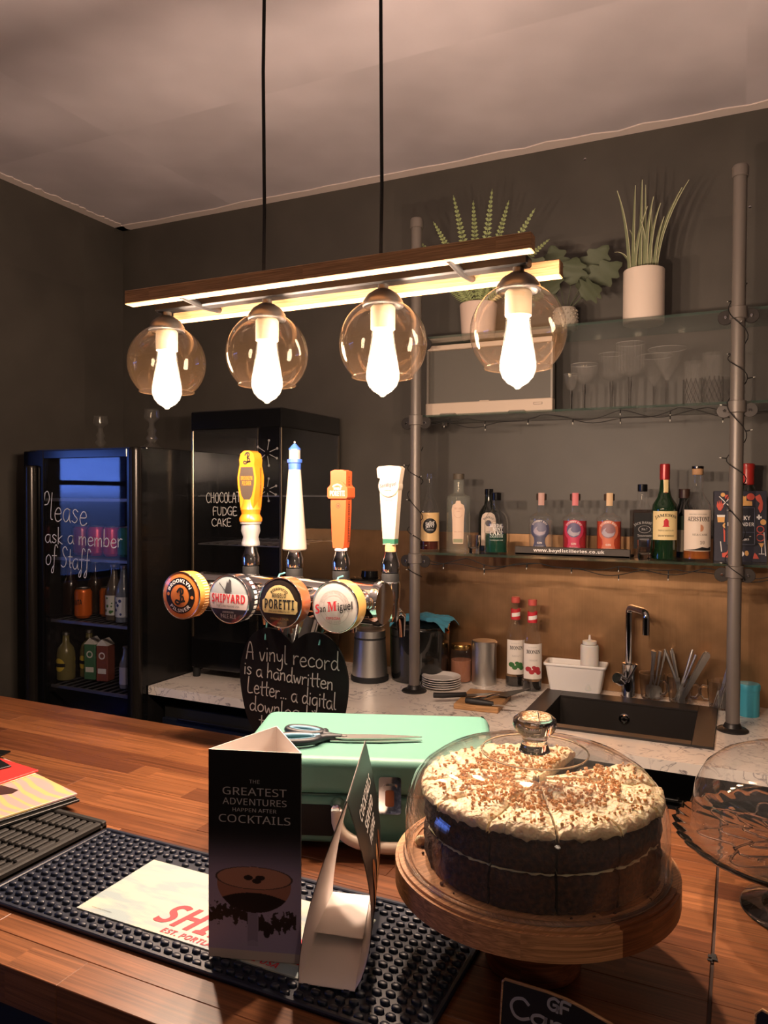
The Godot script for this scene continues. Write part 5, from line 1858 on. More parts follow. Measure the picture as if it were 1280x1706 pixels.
	b.quad(m2 + V(0, 0.008, 0), m1 + V(0, 0.01, 0), fl + V(0, 0.0035, 0), fr + V(0, 0.0015, 0))
	part(o2, "tuck_flap", b, M.white_card)

func sleeve(called: String, label: String, category: String, c: Vector3, turn: float, size: Vector3, m: Material, tilt := 0.0) -> MeshInstance3D:
	# lies with its far corner at c and runs off to -x and +z
	return solo(called, label, category, G.new().box(V(-size.x / 2, size.y / 2, size.z / 2), size, minf(0.0006, size.y * 0.3)), m, c, V(tilt, turn, 0), "record sleeves by the drip mat")

func records() -> void:
	var rn := noise(91, 0.02, 3)
	var stripe := mat("sleeve_print", Color.WHITE, 0.4)
	stripe.albedo_texture = tex(128, 256, func(x: int, y: int) -> Color:
		var k := sin(y * 0.46 + rn.get_noise_2d(x * 0.5, y * 0.5) * 7.0) + rn.get_noise_2d(x * 0.3 + 90.0, y * 3.0) * 1.2
		return C(180, 148, 146).lerp(C(198, 170, 112), smoothstep(0.1, 0.8, k)))
	tri_map(stripe, V(3, 3, 3))
	var y := 1.1122
	sleeve("record_sleeve", "dark record sleeve at the bottom of the stack by the drip mat", "record sleeve", V(-0.905, y, -0.838), -13, V(0.31, 0.004, 0.31), M.black_card)
	sleeve("record_sleeve", "second dark record sleeve of the stack, under the striped cover", "record sleeve", V(-0.91, y + 0.0042, -0.836), -15, V(0.31, 0.0035, 0.31), M.black_card)
	var s := sleeve("record_sleeve", "pink and yellow striped record sleeve near the top of the stack", "record sleeve", V(-0.912, y + 0.0079, -0.84), -14, V(0.31, 0.0035, 0.31), stripe)
	var g := G.new()
	shape(g, [[-0.1, -0.06], [-0.06, -0.052], [-0.054, -0.065], [-0.075, -0.1], [-0.13, -0.13], [-0.16, -0.1]], on_plane(V(-0.02, 0.0038, 0.0), V(1, 0, 0), V(0, 0, -1)))
	part(s, "dark_picture", g, mat("sleeve_dark", C(56, 32, 30), 0.5))
	sleeve("paper_insert", "cream folded paper insert under the red record sleeve", "paper", V(-1.035, y + 0.0118, -0.868), -8, V(0.3, 0.0012, 0.3), mat("cream_paper", C(232, 206, 164), 0.7))
	sleeve("record_sleeve", "bright red record sleeve on the cream insert", "record sleeve", V(-1.036, y + 0.0135, -0.874), -6, V(0.3, 0.003, 0.3), mat("red_sleeve", C(206, 52, 50), 0.4))
	sleeve("record_sleeve", "black record sleeve lying on the red one", "record sleeve", V(-1.085, y + 0.0168, -0.862), -16, V(0.3, 0.003, 0.3), M.black_card)
	var top := sleeve("record_sleeve", "dark glossy record sleeve topmost in the stack", "record sleeve", V(-1.14, y + 0.0202, -0.905), 12, V(0.3, 0.003, 0.3), M.black_gloss)
	part(top, "paper_edge", G.new().box(V(-0.15, 0.0018, 0.3003), V(0.3, 0.0012, 0.0006)), M.white_card)

func small_signs() -> void:
	# chalk label in front of the cake stand
	var o := thing("chalk_label", "small black chalk label for the gluten free carrot cake with a shaped top", "chalk label", V(-0.133, 1.1, -0.632), -3)
	var out := [[-0.052, 0.0], [0.05, 0.0], [0.051, 0.04], [0.05, 0.0435], [0.035, 0.047], [0.018, 0.051], [0.004, 0.0535], [-0.012, 0.0545], [-0.03, 0.0542], [-0.05, 0.054], [-0.052, 0.052]]
	o.rotation_degrees.x = -10
	part(o, "board", G.new().prism(out, -0.0015, 0.0012), mat("label_black", C(15, 15, 16), 0.5))
	var rim := []
	for q in out:
		rim.append(V(q[0], q[1], 0))
	part(o, "wood_edge", G.new().tube(rim, 0.0016, 6, true), M.board_wood)
	var g := G.new()
	var on := on_plane(V(0, 0, 0.0016), V(1, 0, 0), V(0, 1, 0))
	chalk(g, "GF", Vector2(-0.012, 0.0425), Vector2(0.008, 0.0415), 0.0095, 0.0024, on)
	chalk(g, "Carrot", Vector2(-0.045, 0.0275), Vector2(0.044, 0.0235), 0.0165, 0.0026, on)
	part(o, "chalk_writing", g, M.chalk_soft)
	part(o, "back_leg", G.new().box(V(0, 0.02, -0.014), V(0.02, 0.04, 0.002)), M.label_black)
	var o2 := thing("chalk_label", "corner of a plain dark chalk label beside the bar joint", "chalk label", V(0.06, 1.1, -0.66), -20)
	o2.rotation_degrees.x = -14
	part(o2, "board", G.new().prism([[-0.05, 0.0], [0.05, 0.0], [0.05, 0.05], [-0.046, 0.06], [-0.05, 0.055]], -0.0015, 0.0012), M.label_black)
	part(o2, "wood_edge", G.new().tube([V(-0.05, 0, 0), V(0.05, 0, 0), V(0.05, 0.05, 0), V(-0.046, 0.06, 0), V(-0.05, 0.055, 0)], 0.0016, 6, true), M.board_wood)
func arc_pts(c: Vector3, r: float, a0: float, a1: float, n: int, u: Vector3, v: Vector3) -> Array:
	var P := []
	for k in n + 1:
		var a := deg_to_rad(lerpf(a0, a1, float(k) / n))
		P.append(c + (u * cos(a) + v * sin(a)) * r)
	return P

func cutlery(kind: String, label: String, p: Vector3, lean: Vector3, group: String) -> void:
	# stands with its lower end at p; kind: knife, fork, spoon (working end down unless up)
	var o := thing(kind.replace("_up", ""), label, "cutlery", p, 0, group)
	o.rotation_degrees = lean
	var m: Material = M.steel
	var up := kind.ends_with("_up")
	match kind.replace("_up", ""):
		"spoon":
			var bowl := G.new()
			var rows := []
			for i in 7:
				var row := PackedVector3Array()
				var u := i / 6.0
				for j in 9:
					var w := j / 8.0 * 2.0 - 1.0
					var hw := 0.0165 * sqrt(maxf(0.0, 1.0 - pow(u * 2.0 - 1.0, 2.0))) + 0.0008
					row.append(V(w * hw, u * 0.045, -0.006 * (1.0 - w * w) * sin(PI * u)))
				rows.append(row)
			bowl.grid(rows)
			part(o, "bowl", bowl, m)
			part(o, "handle", G.new().tube([V(0, 0.043, 0), V(0, 0.07, 0.003), V(0, 0.12, 0.002), V(0, 0.165, 0)], [0.002, 0.0022, 0.0036, 0.0052], 8), m)
		"fork":
			var t := G.new()
			for k in 4:
				t.box(V(-0.0075 + k * 0.005, 0.02, 0), V(0.0025, 0.04, 0.0015))
			t.box(V(0, 0.046, 0), V(0.018, 0.014, 0.0015))
			part(o, "tines", t, m)
			part(o, "handle", G.new().tube([V(0, 0.05, 0), V(0, 0.075, 0.003), V(0, 0.13, 0.002), V(0, 0.17, 0)], [0.002, 0.0022, 0.0036, 0.005], 8), m)
		_:
			part(o, "blade", G.new().prism([[-0.006, 0.0], [0.004, 0.004], [0.006, 0.08], [-0.004, 0.085]], -0.0007, 0.0007), m)
			part(o, "handle", G.new().tube([V(0, 0.08, 0), V(0, 0.1, 0), V(0, 0.16, 0), V(0, 0.18, 0)], [0.004, 0.0045, 0.0052, 0.0035], 8), m)

func glass_mug(label: String, p: Vector3, turn: float) -> void:
	var o := thing("glass_mug", label, "mug", p, turn, "glass mugs of cutlery behind the sink")
	part(o, "body", G.new().lathe([[0, 0.001], [0.03, 0.001], [0.034, 0.006], [0.038, 0.04], [0.041, 0.082], [0.0415, 0.088], [0.0393, 0.088], [0.036, 0.04], [0.032, 0.01], [0, 0.008]], 36, 0, 360, 50), M.solid_glass)
	part(o, "handle", G.new().tube([V(0.038, 0.068, 0), V(0.055, 0.072, 0), V(0.064, 0.06, 0), V(0.063, 0.042, 0), V(0.052, 0.028, 0), V(0.0375, 0.026, 0)], 0.0042, 10), M.solid_glass)

func sink_things() -> void:
	# tap
	var o := thing("kitchen_tap", "chrome kitchen tap with a square bent spout behind the sink", "tap", V(-0.335, 0.9, -2.662))
	part(o, "base", G.new().lathe([[0, 0], [0.026, 0], [0.026, 0.006], [0.022, 0.008], [0.022, 0.115], [0.0195, 0.118], [0, 0.118]], 28), M.chrome)
	var d := V(0.55, 0, 0.83).normalized()
	var P := [V(0, 0.115, 0), V(0, 0.2, 0), V(0, 0.29, 0)]
	P.append_array(arc_pts(V(0, 0.29, 0) + d * 0.018, 0.018, 180, 90, 6, d, Vector3.UP).slice(1))
	P.append(V(0, 0.308, 0) + d * 0.09)
	P.append_array(arc_pts(V(0, 0.29, 0) + d * 0.1, 0.018, 90, 0, 6, d, Vector3.UP).slice(1))
	P.append(V(0, 0.235, 0) + d * 0.118)
	part(o, "spout", G.new().tube(P, 0.0115, 16), M.chrome)
	part(o, "mixer_knob", G.new().at(-0.02, 0.06, 0.02, V(60, -30, 0)).cyl(0.019, 0, 0.03, 0.002, 24), M.chrome)
	part(o, "lever", G.new().tube([V(0.0, 0.06, 0.022), V(0.012, 0.085, 0.035), V(0.03, 0.125, 0.04)], [0.006, 0.005, 0.004], 10), M.chrome)
	# tray with a squeezy bottle
	var t := thing("white_tub", "white plastic tub with a squeeze bottle in it beside the sink", "tub", V(-0.512, 0.9075, -2.668), 3)
	var g := G.new()
	var rows := []
	for q in [[0.086, 0.036, 0.0], [0.1, 0.045, 0.085], [0.106, 0.05, 0.086], [0.106, 0.05, 0.094], [0.101, 0.046, 0.095], [0.099, 0.044, 0.09], [0.086, 0.036, 0.006]]:
		var row := PackedVector3Array()
		for p in rounded(q[0] * 2, q[1] * 2, 0.012, 5):
			row.append(V(p.x, q[2], -p.y))
		row.append(row[0])
		rows.append(row)
	g.grid(rows, true)
	for s in 2:
		var row: PackedVector3Array = rows[0] if s == 0 else rows[-1]
		for j in row.size() - 1:
			if s == 0:
				g.tri(V(0, row[0].y, 0), row[j + 1], row[j])
			else:
				g.tri(V(0, row[0].y, 0), row[j], row[j + 1])
	part(t, "body", g, M.white_plastic)
	var b := thing("squeeze_bottle", "translucent white squeeze bottle standing in the white tub", "bottle", V(-0.465, 0.9145, -2.662))
	var frost := mat("frosted_plastic", C(226, 220, 214), 0.35)
	frost.subsurf_scatter_enabled = true
	frost.subsurf_scatter_strength = 0.3
	part(b, "body", G.new().lathe([[0, 0], [0.029, 0], [0.031, 0.004], [0.031, 0.15], [0.028, 0.156]], 28), frost)
	part(b, "cap", G.new().lathe([[0.024, 0.156], [0.024, 0.168], [0.01, 0.17], [0.005, 0.173], [0.0035, 0.188], [0, 0.189]], 24), frost)
	# mugs of cutlery
	glass_mug("clear glass mug of teaspoons next to the tap", V(-0.262, 0.9, -2.682), -35)
	glass_mug("clear glass mug of knives and forks between the other two cutlery mugs", V(-0.172, 0.9, -2.672), -20)
	glass_mug("clear glass tumbler-like mug of forks behind the shelf pole", V(-0.05, 0.9, -2.66), 200)
	var gr := "cutlery in the glass mugs"
	for i in 6:
		var a := i * 1.05 + 0.3
		cutlery("spoon", "steel teaspoon in the mug next to the tap", V(-0.262 + cos(a) * 0.012, 0.905, -2.682 + sin(a) * 0.012), V(sin(a) * 9.0, a * 40.0, -cos(a) * 11.0), gr)
	for q in [[-1.0, 0.2, "knife", "steel table knife"], [-0.75, -0.5, "fork", "steel fork"], [-0.5, 0.4, "knife", "steel table knife"], [0.75, -0.2, "knife", "steel table knife"], [1.0, 0.3, "fork", "steel fork"]]:
		cutlery(q[2], q[3] + " in the middle cutlery mug", V(-0.172 - q[0] * 0.012, 0.904, -2.672 - q[1] * 0.012), V(q[1] * 14.0, 10.0 * q[0], -q[0] * 20.0), gr)
	var sv := thing("ice_tongs", "broad steel tongs standing in the middle cutlery mug", "tongs", V(-0.172, 0.905, -2.655), 0)
	sv.rotation_degrees = V(10, 12, -24)
	for s in [-1, 1]:
		part(sv, "arm", G.new().prism([[-0.005, 0], [0.005, 0], [0.0085, 0.1], [0.011, 0.185], [0.006, 0.195], [-0.006, 0.195], [-0.011, 0.185], [-0.0085, 0.1]], s * 0.006 - 0.0008, s * 0.006 + 0.0008), M.steel)
	part(sv, "spring_end", G.new().at(0, 0.192, 0).box(Vector3.ZERO, V(0.012, 0.004, 0.013), 0.001), M.steel)
	for i in 8:
		var a := i * 0.785
		cutlery("fork", "steel dessert fork in the mug behind the shelf pole", V(-0.05 + cos(a) * 0.014, 0.904, -2.66 + sin(a) * 0.014), V(sin(a) * 10.0, a * 57.0, -cos(a) * 12.0 + 4.0), gr)
	var bl := thing("turquoise_tin", "turquoise lidded tin standing on the counter past the shelf pole", "tin", V(0.031, 0.9, -2.615))
	var tm := mat("turquoise", C(70, 168, 190), 0.4)
	part(bl, "body", G.new().lathe([[0, 0], [0.031, 0], [0.032, 0.002], [0.032, 0.082]], 28), tm)
	part(bl, "lid", G.new().lathe([[0.0335, 0.08], [0.034, 0.082], [0.034, 0.096], [0.031, 0.1], [0.01, 0.103], [0, 0.103]], 28), tm)

func round_label(o: Node3D, r: float, y0: float, y1: float, half: float, c: Color, turn := 0.0) -> MeshInstance3D:
	var l := G.new()
	rect(l, -half, y0, half, y1, on_round(r + 0.0004), 14)
	var m := part(o, "paper_label", l, mat("paper_%s" % c.to_html(), c, 0.55))
	m.rotation_degrees.y = turn
	return m

func counter_things() -> void:
	# chopping board and what lies on it
	var b := thing("chopping_board", "small pale wooden chopping board on the marble with a knife and cake server", "chopping board", V(-0.756, 0.9, -2.378), 4)
	part(b, "board", G.new().box(V(0, 0.0095, 0), V(0.145, 0.019, 0.205), 0.003), M.board_wood)
	var k := thing("kitchen_knife", "black-handled kitchen knife resting across the board edge", "knife", V(-0.815, 0.9205, -2.36), 0)
	k.rotation_degrees = V(0, 38, 0)
	part(k, "blade", G.new().at(0, 0.003, 0, V(-90, 0, 0)).prism([[0.0, -0.012], [0.1, -0.012], [0.13, 0.004], [0.12, 0.012], [0.0, 0.012]], -0.0009, 0.0009), M.dull_steel)
	part(k, "handle", G.new().tube([V(0.005, 0.006, 0), V(-0.03, 0.007, 0.002), V(-0.075, 0.007, 0.0), V(-0.105, 0.009, -0.002)], [0.008, 0.0085, 0.0095, 0.009], 12), mat("handle_plastic", C(24, 23, 24), 0.5))
	var s := thing("cake_server", "dark triangular cake server propped up on the chopping board", "cake server", V(-0.735, 0.9205, -2.34), 0)
	s.rotation_degrees = V(0, 62, 0)
	part(s, "blade", G.new().at(0.055, 0.008, 0, V(-90, 0, 0)).prism([[0.0, -0.006], [0.012, -0.029], [0.155, -0.002], [0.155, 0.002], [0.012, 0.029], [0.0, 0.006]], -0.0008, 0.0008), mat("server_black", C(42, 40, 40), 0.35, 0.4))
	(s.get_child(0) as Node3D).rotation_degrees = V(0, 0, 0)
	part(s, "neck", G.new().tube([V(0.06, 0.008, 0), V(0.03, 0.014, 0), V(0.0, 0.01, 0)], [0.004, 0.005, 0.006], 10), M.chrome)
	part(s, "handle", G.new().tube([V(0.0, 0.01, 0), V(-0.03, 0.011, 0.0), V(-0.065, 0.0105, 0)], [0.0065, 0.0095, 0.009], 12), M.chrome)
	var k2 := thing("paring_knife", "short black-handled knife lying flat on the chopping board", "knife", V(-0.7, 0.9195, -2.295), 8)
	part(k2, "blade", G.new().at(0, 0.004, 0, V(-90, 0, 0)).prism([[0.0, -0.008], [0.06, -0.006], [0.075, 0.004], [0.0, 0.008]], -0.0008, 0.0008), M.steel)
	part(k2, "handle", G.new().tube([V(0.004, 0.007, 0), V(-0.03, 0.0095, 0.003), V(-0.07, 0.0105, 0.0), V(-0.085, 0.0105, -0.002)], [0.007, 0.0095, 0.0105, 0.009], 12), M.handle_plastic)
	# plates
	for i in 5:
		var p := thing("side_plate", "white side plate, " + ["bottom", "second from the bottom", "middle", "second from the top", "topmost"][i] + " of the stack by the shelf pole", "plate", V(-0.952 + 0.001 * (i % 2), 0.9 + i * 0.0078, -2.505), 0, "stack of white side plates")
		part(p, "plate", G.new().lathe([[0, 0], [0.04, 0], [0.042, 0.002], [0.0665, 0.0105], [0.069, 0.0125], [0.0685, 0.0135], [0.064, 0.0125], [0.045, 0.0055], [0.04, 0.0042], [0, 0.0042]], 44, 0, 360, 60), M.china)
	# jar and canister
	var j := thing("cocoa_jar", "glass jar of brown powder with a brass lid on the marble counter", "jar", V(-0.922, 0.9, -2.63))
	part(j, "powder", G.new().lathe([[0, 0.004], [0.036, 0.004], [0.037, 0.01], [0.037, 0.08], [0.0, 0.083]], 28), mat("cocoa", C(150, 98, 72), 0.9))
	part(j, "glass", G.new().lathe([[0, 0], [0.037, 0], [0.0405, 0.004], [0.0405, 0.105], [0.036, 0.116], [0.034, 0.122]], 32), M.glass)
	part(j, "lid", G.new().lathe([[0.035, 0.12], [0.037, 0.122], [0.037, 0.134], [0.034, 0.138], [0, 0.139]], 32), mat("brass", C(206, 168, 104), 0.25, 1.0), "brass lid")
	var c := thing("steel_canister", "brushed steel canister with a flat lid beside the brown jar", "canister", V(-0.835, 0.9, -2.635))
	part(c, "body", G.new().lathe([[0, 0], [0.0435, 0], [0.0445, 0.002], [0.0445, 0.14]], 36), M.steel)
	part(c, "lid", G.new().lathe([[0.046, 0.138], [0.0465, 0.14], [0.0465, 0.153], [0.043, 0.157], [0, 0.158]], 36), M.steel)
	# syrup bottles
	for q in [[V(-0.728, 0.9, -2.665), "syrup bottle with green mint leaves on its label", C(56, 110, 56), "MINT"], [V(-0.656, 0.9, -2.622), "syrup bottle with red fruit on its label, in front of the mint one", C(170, 44, 54), "GRENADINE"]]:
		var o := thing("syrup_bottle", q[1], "bottle", q[0], 22, "syrup bottles by the sink")
		part(o, "syrup", G.new().lathe([[0, 0.002], [0.0325, 0.002], [0.0335, 0.006], [0.0335, 0.036], [0, 0.036]], 28), gloss("syrup_dark", C(26, 20, 18), 0.15))
		part(o, "glass", G.new().lathe([[0, 0], [0.033, 0], [0.035, 0.003], [0.035, 0.165], [0.032, 0.19], [0.022, 0.225], [0.016, 0.245], [0.0135, 0.262], [0.0135, 0.3]], 32), M.glass)
		part(o, "cap", G.new().at(0, 0.297, 0).cyl(0.0155, 0, 0.022, 0.002, 20), mat("cap_red", C(196, 86, 78), 0.4))
		var nk := G.new()
		rect(nk, -0.045, 0.238, 0.045, 0.276, on_round(0.0172), 16)
		var nl := part(o, "neck_label", nk, M.red_ink)
		nk = G.new()
		shape(nk, [[-0.018, 0.247], [0.018, 0.252], [0.018, 0.266], [-0.018, 0.261]], on_round(0.0175))
		part(nl, "print", nk, M.white_ink)
		var lab := round_label(o, 0.035, 0.045, 0.168, 0.038, C(228, 220, 212))
		var tx := G.new()
		write(tx, "MONIN", "sb", Vector2(0, 0.134), 0.05, on_round(0.0358), 0.013)
		part(lab, "lettering", tx, M.black_ink)
		tx = G.new()
		write(tx, q[3], "n", Vector2(0, 0.108), 0.03, on_round(0.0358), 0.006)
		write(tx, "Le Sirop de", "s", Vector2(-0.004, 0.153), 0.03, on_round(0.0358), 0.006)
		part(lab, "fine_print", tx, M.grey_ink)
		tx = G.new()
		for e in [[-0.018, 0.08, 0.009], [-0.006, 0.07, 0.008], [0.012, 0.078, 0.011], [0.02, 0.068, 0.008], [0.002, 0.086, 0.006]]:
			disc(tx, Vector2(e[0], e[1]), e[2], on_round(0.0358), 0.0, 1.3, 10)
		part(lab, "picture", tx, mat("pic_%s" % q[2].to_html(), q[2], 0.6))
	# black soup kettle with a blue cloth
	var p := thing("soup_kettle", "large black round kettle with a blue cloth thrown over its lid", "kettle", V(-1.075, 0.9, -2.6))
	part(p, "body", G.new().lathe([[0, 0], [0.098, 0], [0.105, 0.004], [0.109, 0.05], [0.111, 0.19], [0.108, 0.198]], 44), gloss("kettle_black", C(16, 17, 16), 0.25))
	part(p, "lid", G.new().lathe([[0.112, 0.198], [0.113, 0.204], [0.1, 0.214], [0.05, 0.226], [0, 0.228]], 44), M.kettle_black)
	part(p, "ladle_handle", G.new().tube([V(0.085, 0.205, 0.02), V(0.115, 0.196, 0.03), V(0.125, 0.189, 0.034)], [0.006, 0.006, 0.007], 10), mat("copper_bit", C(190, 120, 76), 0.25, 1.0), "copper handle end")
	var cl := thing("blue_cloth", "crumpled blue dishcloth lying on the black kettle lid", "cloth", V(-1.052, 1.1275, -2.592))
	var n := noise(97, 9.0, 3)
	var rows := []
	for i in 19:
		var row := PackedVector3Array()
		for jx in 31:
			var u := (jx / 30.0 - 0.5) * 0.215
			var w := (0.5 - i / 18.0) * 0.16
			var rr := Vector2(u, w).length()
			var y := 0.0075 - maxf(0.0, rr - 0.06) * 0.24 + n.get_noise_2d(u * 1.6, w * 2.2) * 0.013 + 0.004 * sin(w * 160.0 + u * 30.0)
			if rr > 0.114:
				y = maxf(y - (rr - 0.114) * 0.8, -0.05)
			else:
				y = maxf(y, -0.0005 - maxf(0.0, rr - 0.05) * 0.21 + 0.0025)
			row.append(V(u + n.get_noise_2d(w * 3.0, 4.0) * 0.012, y, w))
		rows.append(row)
	var cg := G.new()
	cg.grid(rows)
	var cm := mat("blue_cloth", C(64, 138, 164), 0.85)
	cm.rim_enabled = true
	cm.rim = 0.4
	part(cl, "cloth", cg, cm)
	# blender
	var bl := thing("blender", "steel-based blender with a dark jug on the counter behind the taps", "blender", V(-1.232, 0.9, -2.5))
	part(bl, "black_foot", G.new().lathe([[0, 0], [0.066, 0], [0.07, 0.004], [0.07, 0.018], [0.066, 0.022]], 36), M.black_matt)
	part(bl, "motor_base", G.new().lathe([[0.066, 0.022], [0.0655, 0.03], [0.058, 0.14], [0.0575, 0.155]], 36), M.steel)
	part(bl, "base_band", G.new().lathe([[0.0575, 0.155], [0.0585, 0.157], [0.0585, 0.16], [0.0575, 0.162]], 36), M.black_matt)
	part(bl, "upper_band", G.new().lathe([[0.0575, 0.162], [0.057, 0.186], [0.05, 0.19], [0, 0.19]], 36), M.steel)
	part(bl, "jug", G.new().lathe([[0.04, 0.19], [0.05, 0.2], [0.06, 0.24], [0.07, 0.36]], 30), pane("smoke_jug", C(40, 34, 30), 0.35))
	part(bl, "lid", G.new().lathe([[0.07, 0.36], [0.075, 0.362], [0.075, 0.376], [0.06, 0.38], [0.034, 0.384], [0.032, 0.405], [0, 0.408]], 30), M.black_gloss)
	# green bottles
	for q in [[-1.197, -2.69, "green glass bottle between the blender and the black kettle"], [-1.34, -2.68, "green glass bottle behind the blender towards the display case"]]:
		var o := thing("green_bottle", q[2], "bottle", V(q[0], 0.9, q[1]), 0, "green bottles on the back counter")
		part(o, "glass", G.new().lathe([[0, 0.001], [0.03, 0.001], [0.033, 0.005], [0.033, 0.12], [0.028, 0.145], [0.014, 0.175], [0.0125, 0.21]], 28), pane("green_glass", C(70, 150, 96), 0.4))
		part(o, "cap", G.new().at(0, 0.208, 0).cyl(0.014, 0, 0.012, 0.002, 16), M.steel)

# ---------- shelf bottles ----------
const BOTTLES := "bottles on the lowest glass shelf"
func bottle(label: String, p: Vector3, turn: float, prof: Array, glass: Material, fill: Material, level: float, cap: Material, cap_r: float, cap_h: float, shrink := 0.0028) -> Node3D:
	var o := thing("spirit_bottle", label, "bottle", p, turn, BOTTLES)
	part(o, "glass", G.new().lathe(prof, 32), glass)
	if fill:
		var q := [[0.0, 0.006]]
		for i in prof.size():
			if prof[i][1] < level and prof[i][0] > 0.004:
				q.append([prof[i][0] - shrink, maxf(prof[i][1], 0.006)])
		var r_top: float = q[-1][0]
		for i in prof.size() - 1:
			if prof[i][1] <= level and prof[i + 1][1] > level:
				r_top = lerpf(prof[i][0], prof[i + 1][0], (level - prof[i][1]) / (prof[i + 1][1] - prof[i][1])) - shrink
		q.append([r_top, level])
		q.append([0.0, level])
		part(o, "spirit", G.new().lathe(q, 28), fill)
	var top: float = prof[-1][1]
	if cap:
		part(o, "stopper", G.new().at(0, top - 0.003, 0).cyl(cap_r, 0, cap_h, 0.0012, 22), cap)
	return o

func square_bottle(label: String, p: Vector3, turn: float, c: Color) -> void:
	pass

func mid_shelf_things() -> void:
	var y := 1.3845
	var std := [[0, 0], [0.033, 0], [0.036, 0.003], [0.036, 0.17], [0.033, 0.19], [0.02, 0.215], [0.0145, 0.235], [0.0135, 0.27]]
	# spiced rum
	var o := bottle("bottle of dark rum with a cream label and round black badge beside the shelf pole", V(-1.012, y, -2.53), 22, [[0, 0], [0.034, 0], [0.037, 0.003], [0.037, 0.135], [0.034, 0.155], [0.022, 0.185], [0.0135, 0.21], [0.0125, 0.26]], M.glass, gloss("rum", C(74, 26, 16), 0.1), 0.13, M.glass, 0.0125, 0.02)
	var l := round_label(o, 0.037, 0.035, 0.137, 0.05, C(222, 186, 130))
	var g := G.new()
	disc(g, Vector2(0.004, 0.09), 0.027, on_round(0.0378))
	part(l, "round_badge", g, M.black_ink)
	g = G.new()
	write(g, "Sailor", "sb", Vector2(0.004, 0.094), 0.034, on_round(0.0382), 0.013, 0.2, 12)
	write(g, "Jerry", "sb", Vector2(0.004, 0.082), 0.034, on_round(0.0382), 0.013, 0.2, 12)
	write(g, "SPICED RUM", "n", Vector2(0.004, 0.074), 0.024, on_round(0.0382), 0.004)
	part(l, "lettering", g, M.white_ink)
	g = G.new()
	shape(g, [[-0.042, 0.045], [-0.036, 0.06], [-0.034, 0.09], [-0.03, 0.1], [-0.033, 0.112], [-0.036, 0.126], [-0.042, 0.13], [-0.046, 0.115], [-0.043, 0.1], [-0.047, 0.085], [-0.044, 0.06]], on_round(0.038))
	part(l, "figure_print", g, mat("figure_red", C(140, 60, 66), 0.6))
	# clear gin with pale label
	o = bottle("tall clear gin bottle with a long pale pink label", V(-0.902, y, -2.535), 18, [[0, 0], [0.04, 0], [0.043, 0.004], [0.043, 0.185], [0.04, 0.196], [0.022, 0.206], [0.0185, 0.212], [0.018, 0.258]], pane("pale_glass", C(200, 206, 190), 0.1), null, 0, mat("cork_dark", C(86, 76, 64), 0.6), 0.0195, 0.02)
	g = G.new()
	shape(g, [[-0.018, 0.03], [0.018, 0.03], [0.02, 0.05], [0.021, 0.11], [0.024, 0.15], [0.02, 0.165], [0.01, 0.17], [0.007, 0.18], [-0.007, 0.18], [-0.01, 0.17], [-0.02, 0.165], [-0.024, 0.15], [-0.021, 0.11], [-0.02, 0.05]], on_round(0.0436))
	l = part(o, "paper_label", g, mat("pink_label", C(224, 194, 170), 0.55))
	g = G.new()
	write(g, "THE LAKES", "s", Vector2(0, 0.15), 0.03, on_round(0.044), 0.006)
	write(g, "GIN", "s", Vector2(0, 0.141), 0.012, on_round(0.044), 0.004)
	disc(g, Vector2(0, 0.134), 0.014, on_round(0.044), 0.0133, 1.0, 24, 190, 350)
	write(g, "SMALL BATCH", "n", Vector2(0, 0.07), 0.028, on_round(0.044), 0.0035)
	part(l, "lettering", g, mat("rose_ink", C(176, 120, 100), 0.6))
	g = G.new()
	rect(g, -0.017, 0.034, 0.017, 0.047, on_round(0.044))
	part(l, "green_strip", g, mat("sage", C(150, 152, 120), 0.6))
	# dark bottle behind with arched label
	o = bottle("green-black bottle with an arched white label behind the mint liqueur", V(-0.82, y, -2.63), 15, [[0, 0], [0.036, 0], [0.038, 0.003], [0.038, 0.12], [0.034, 0.14], [0.018, 0.165], [0.0145, 0.18], [0.0145, 0.205]], gloss("dark_bottle", C(26, 30, 26), 0.1), null, 0, M.black_gloss, 0.0155, 0.02)
	g = G.new()
	shape(g, [[-0.028, 0.02], [0.028, 0.02], [0.028, 0.115], [0.022, 0.13], [0.01, 0.138], [-0.01, 0.138], [-0.022, 0.13], [-0.028, 0.115]], on_round(0.0384))
	l = part(o, "paper_label", g, mat("gin_label", C(214, 196, 180), 0.55))
	g = G.new()
	write_arc(g, "BOMBAY", "sb", Vector2(0, 0.1), 0.018, 90, 110, 0.007, on_round(0.0388))
	disc(g, Vector2(0, 0.1), 0.011, on_round(0.0388))
	write(g, "London", "s", Vector2(0, 0.066), 0.026, on_round(0.0388), 0.007)
	part(l, "lettering", g, mat("gin_ink", C(70, 70, 80), 0.6))
	# mint liqueur, round shouldered
	o = bottle("clear round-shouldered bottle half full of green mint liqueur", V(-0.756, y, -2.51), 18, [[0, 0], [0.037, 0], [0.04, 0.004], [0.04, 0.1], [0.037, 0.122], [0.028, 0.138], [0.0165, 0.146], [0.0145, 0.152], [0.0145, 0.185]], M.glass, pane("green_spirit", C(10, 66, 48), 0.8), 0.07, M.black_gloss, 0.0165, 0.026)
	g = G.new()
	write(g, "KENDAL", "sb", Vector2(0, 0.092), 0.046, on_round(0.0404), 0.0105)
	write(g, "MINT", "sb", Vector2(0.004, 0.079), 0.034, on_round(0.0404), 0.0115)
	write(g, "CAKE", "sb", Vector2(0, 0.064), 0.046, on_round(0.0404), 0.013)
	write(g, "LIQUEUR", "s", Vector2(0, 0.055), 0.046, on_round(0.0404), 0.0065)
	write(g, "FOR CHOCOLATE LOVERS", "s", Vector2(0, 0.046), 0.046, on_round(0.0404), 0.0035)
	part(o, "lettering", g, M.white_ink)
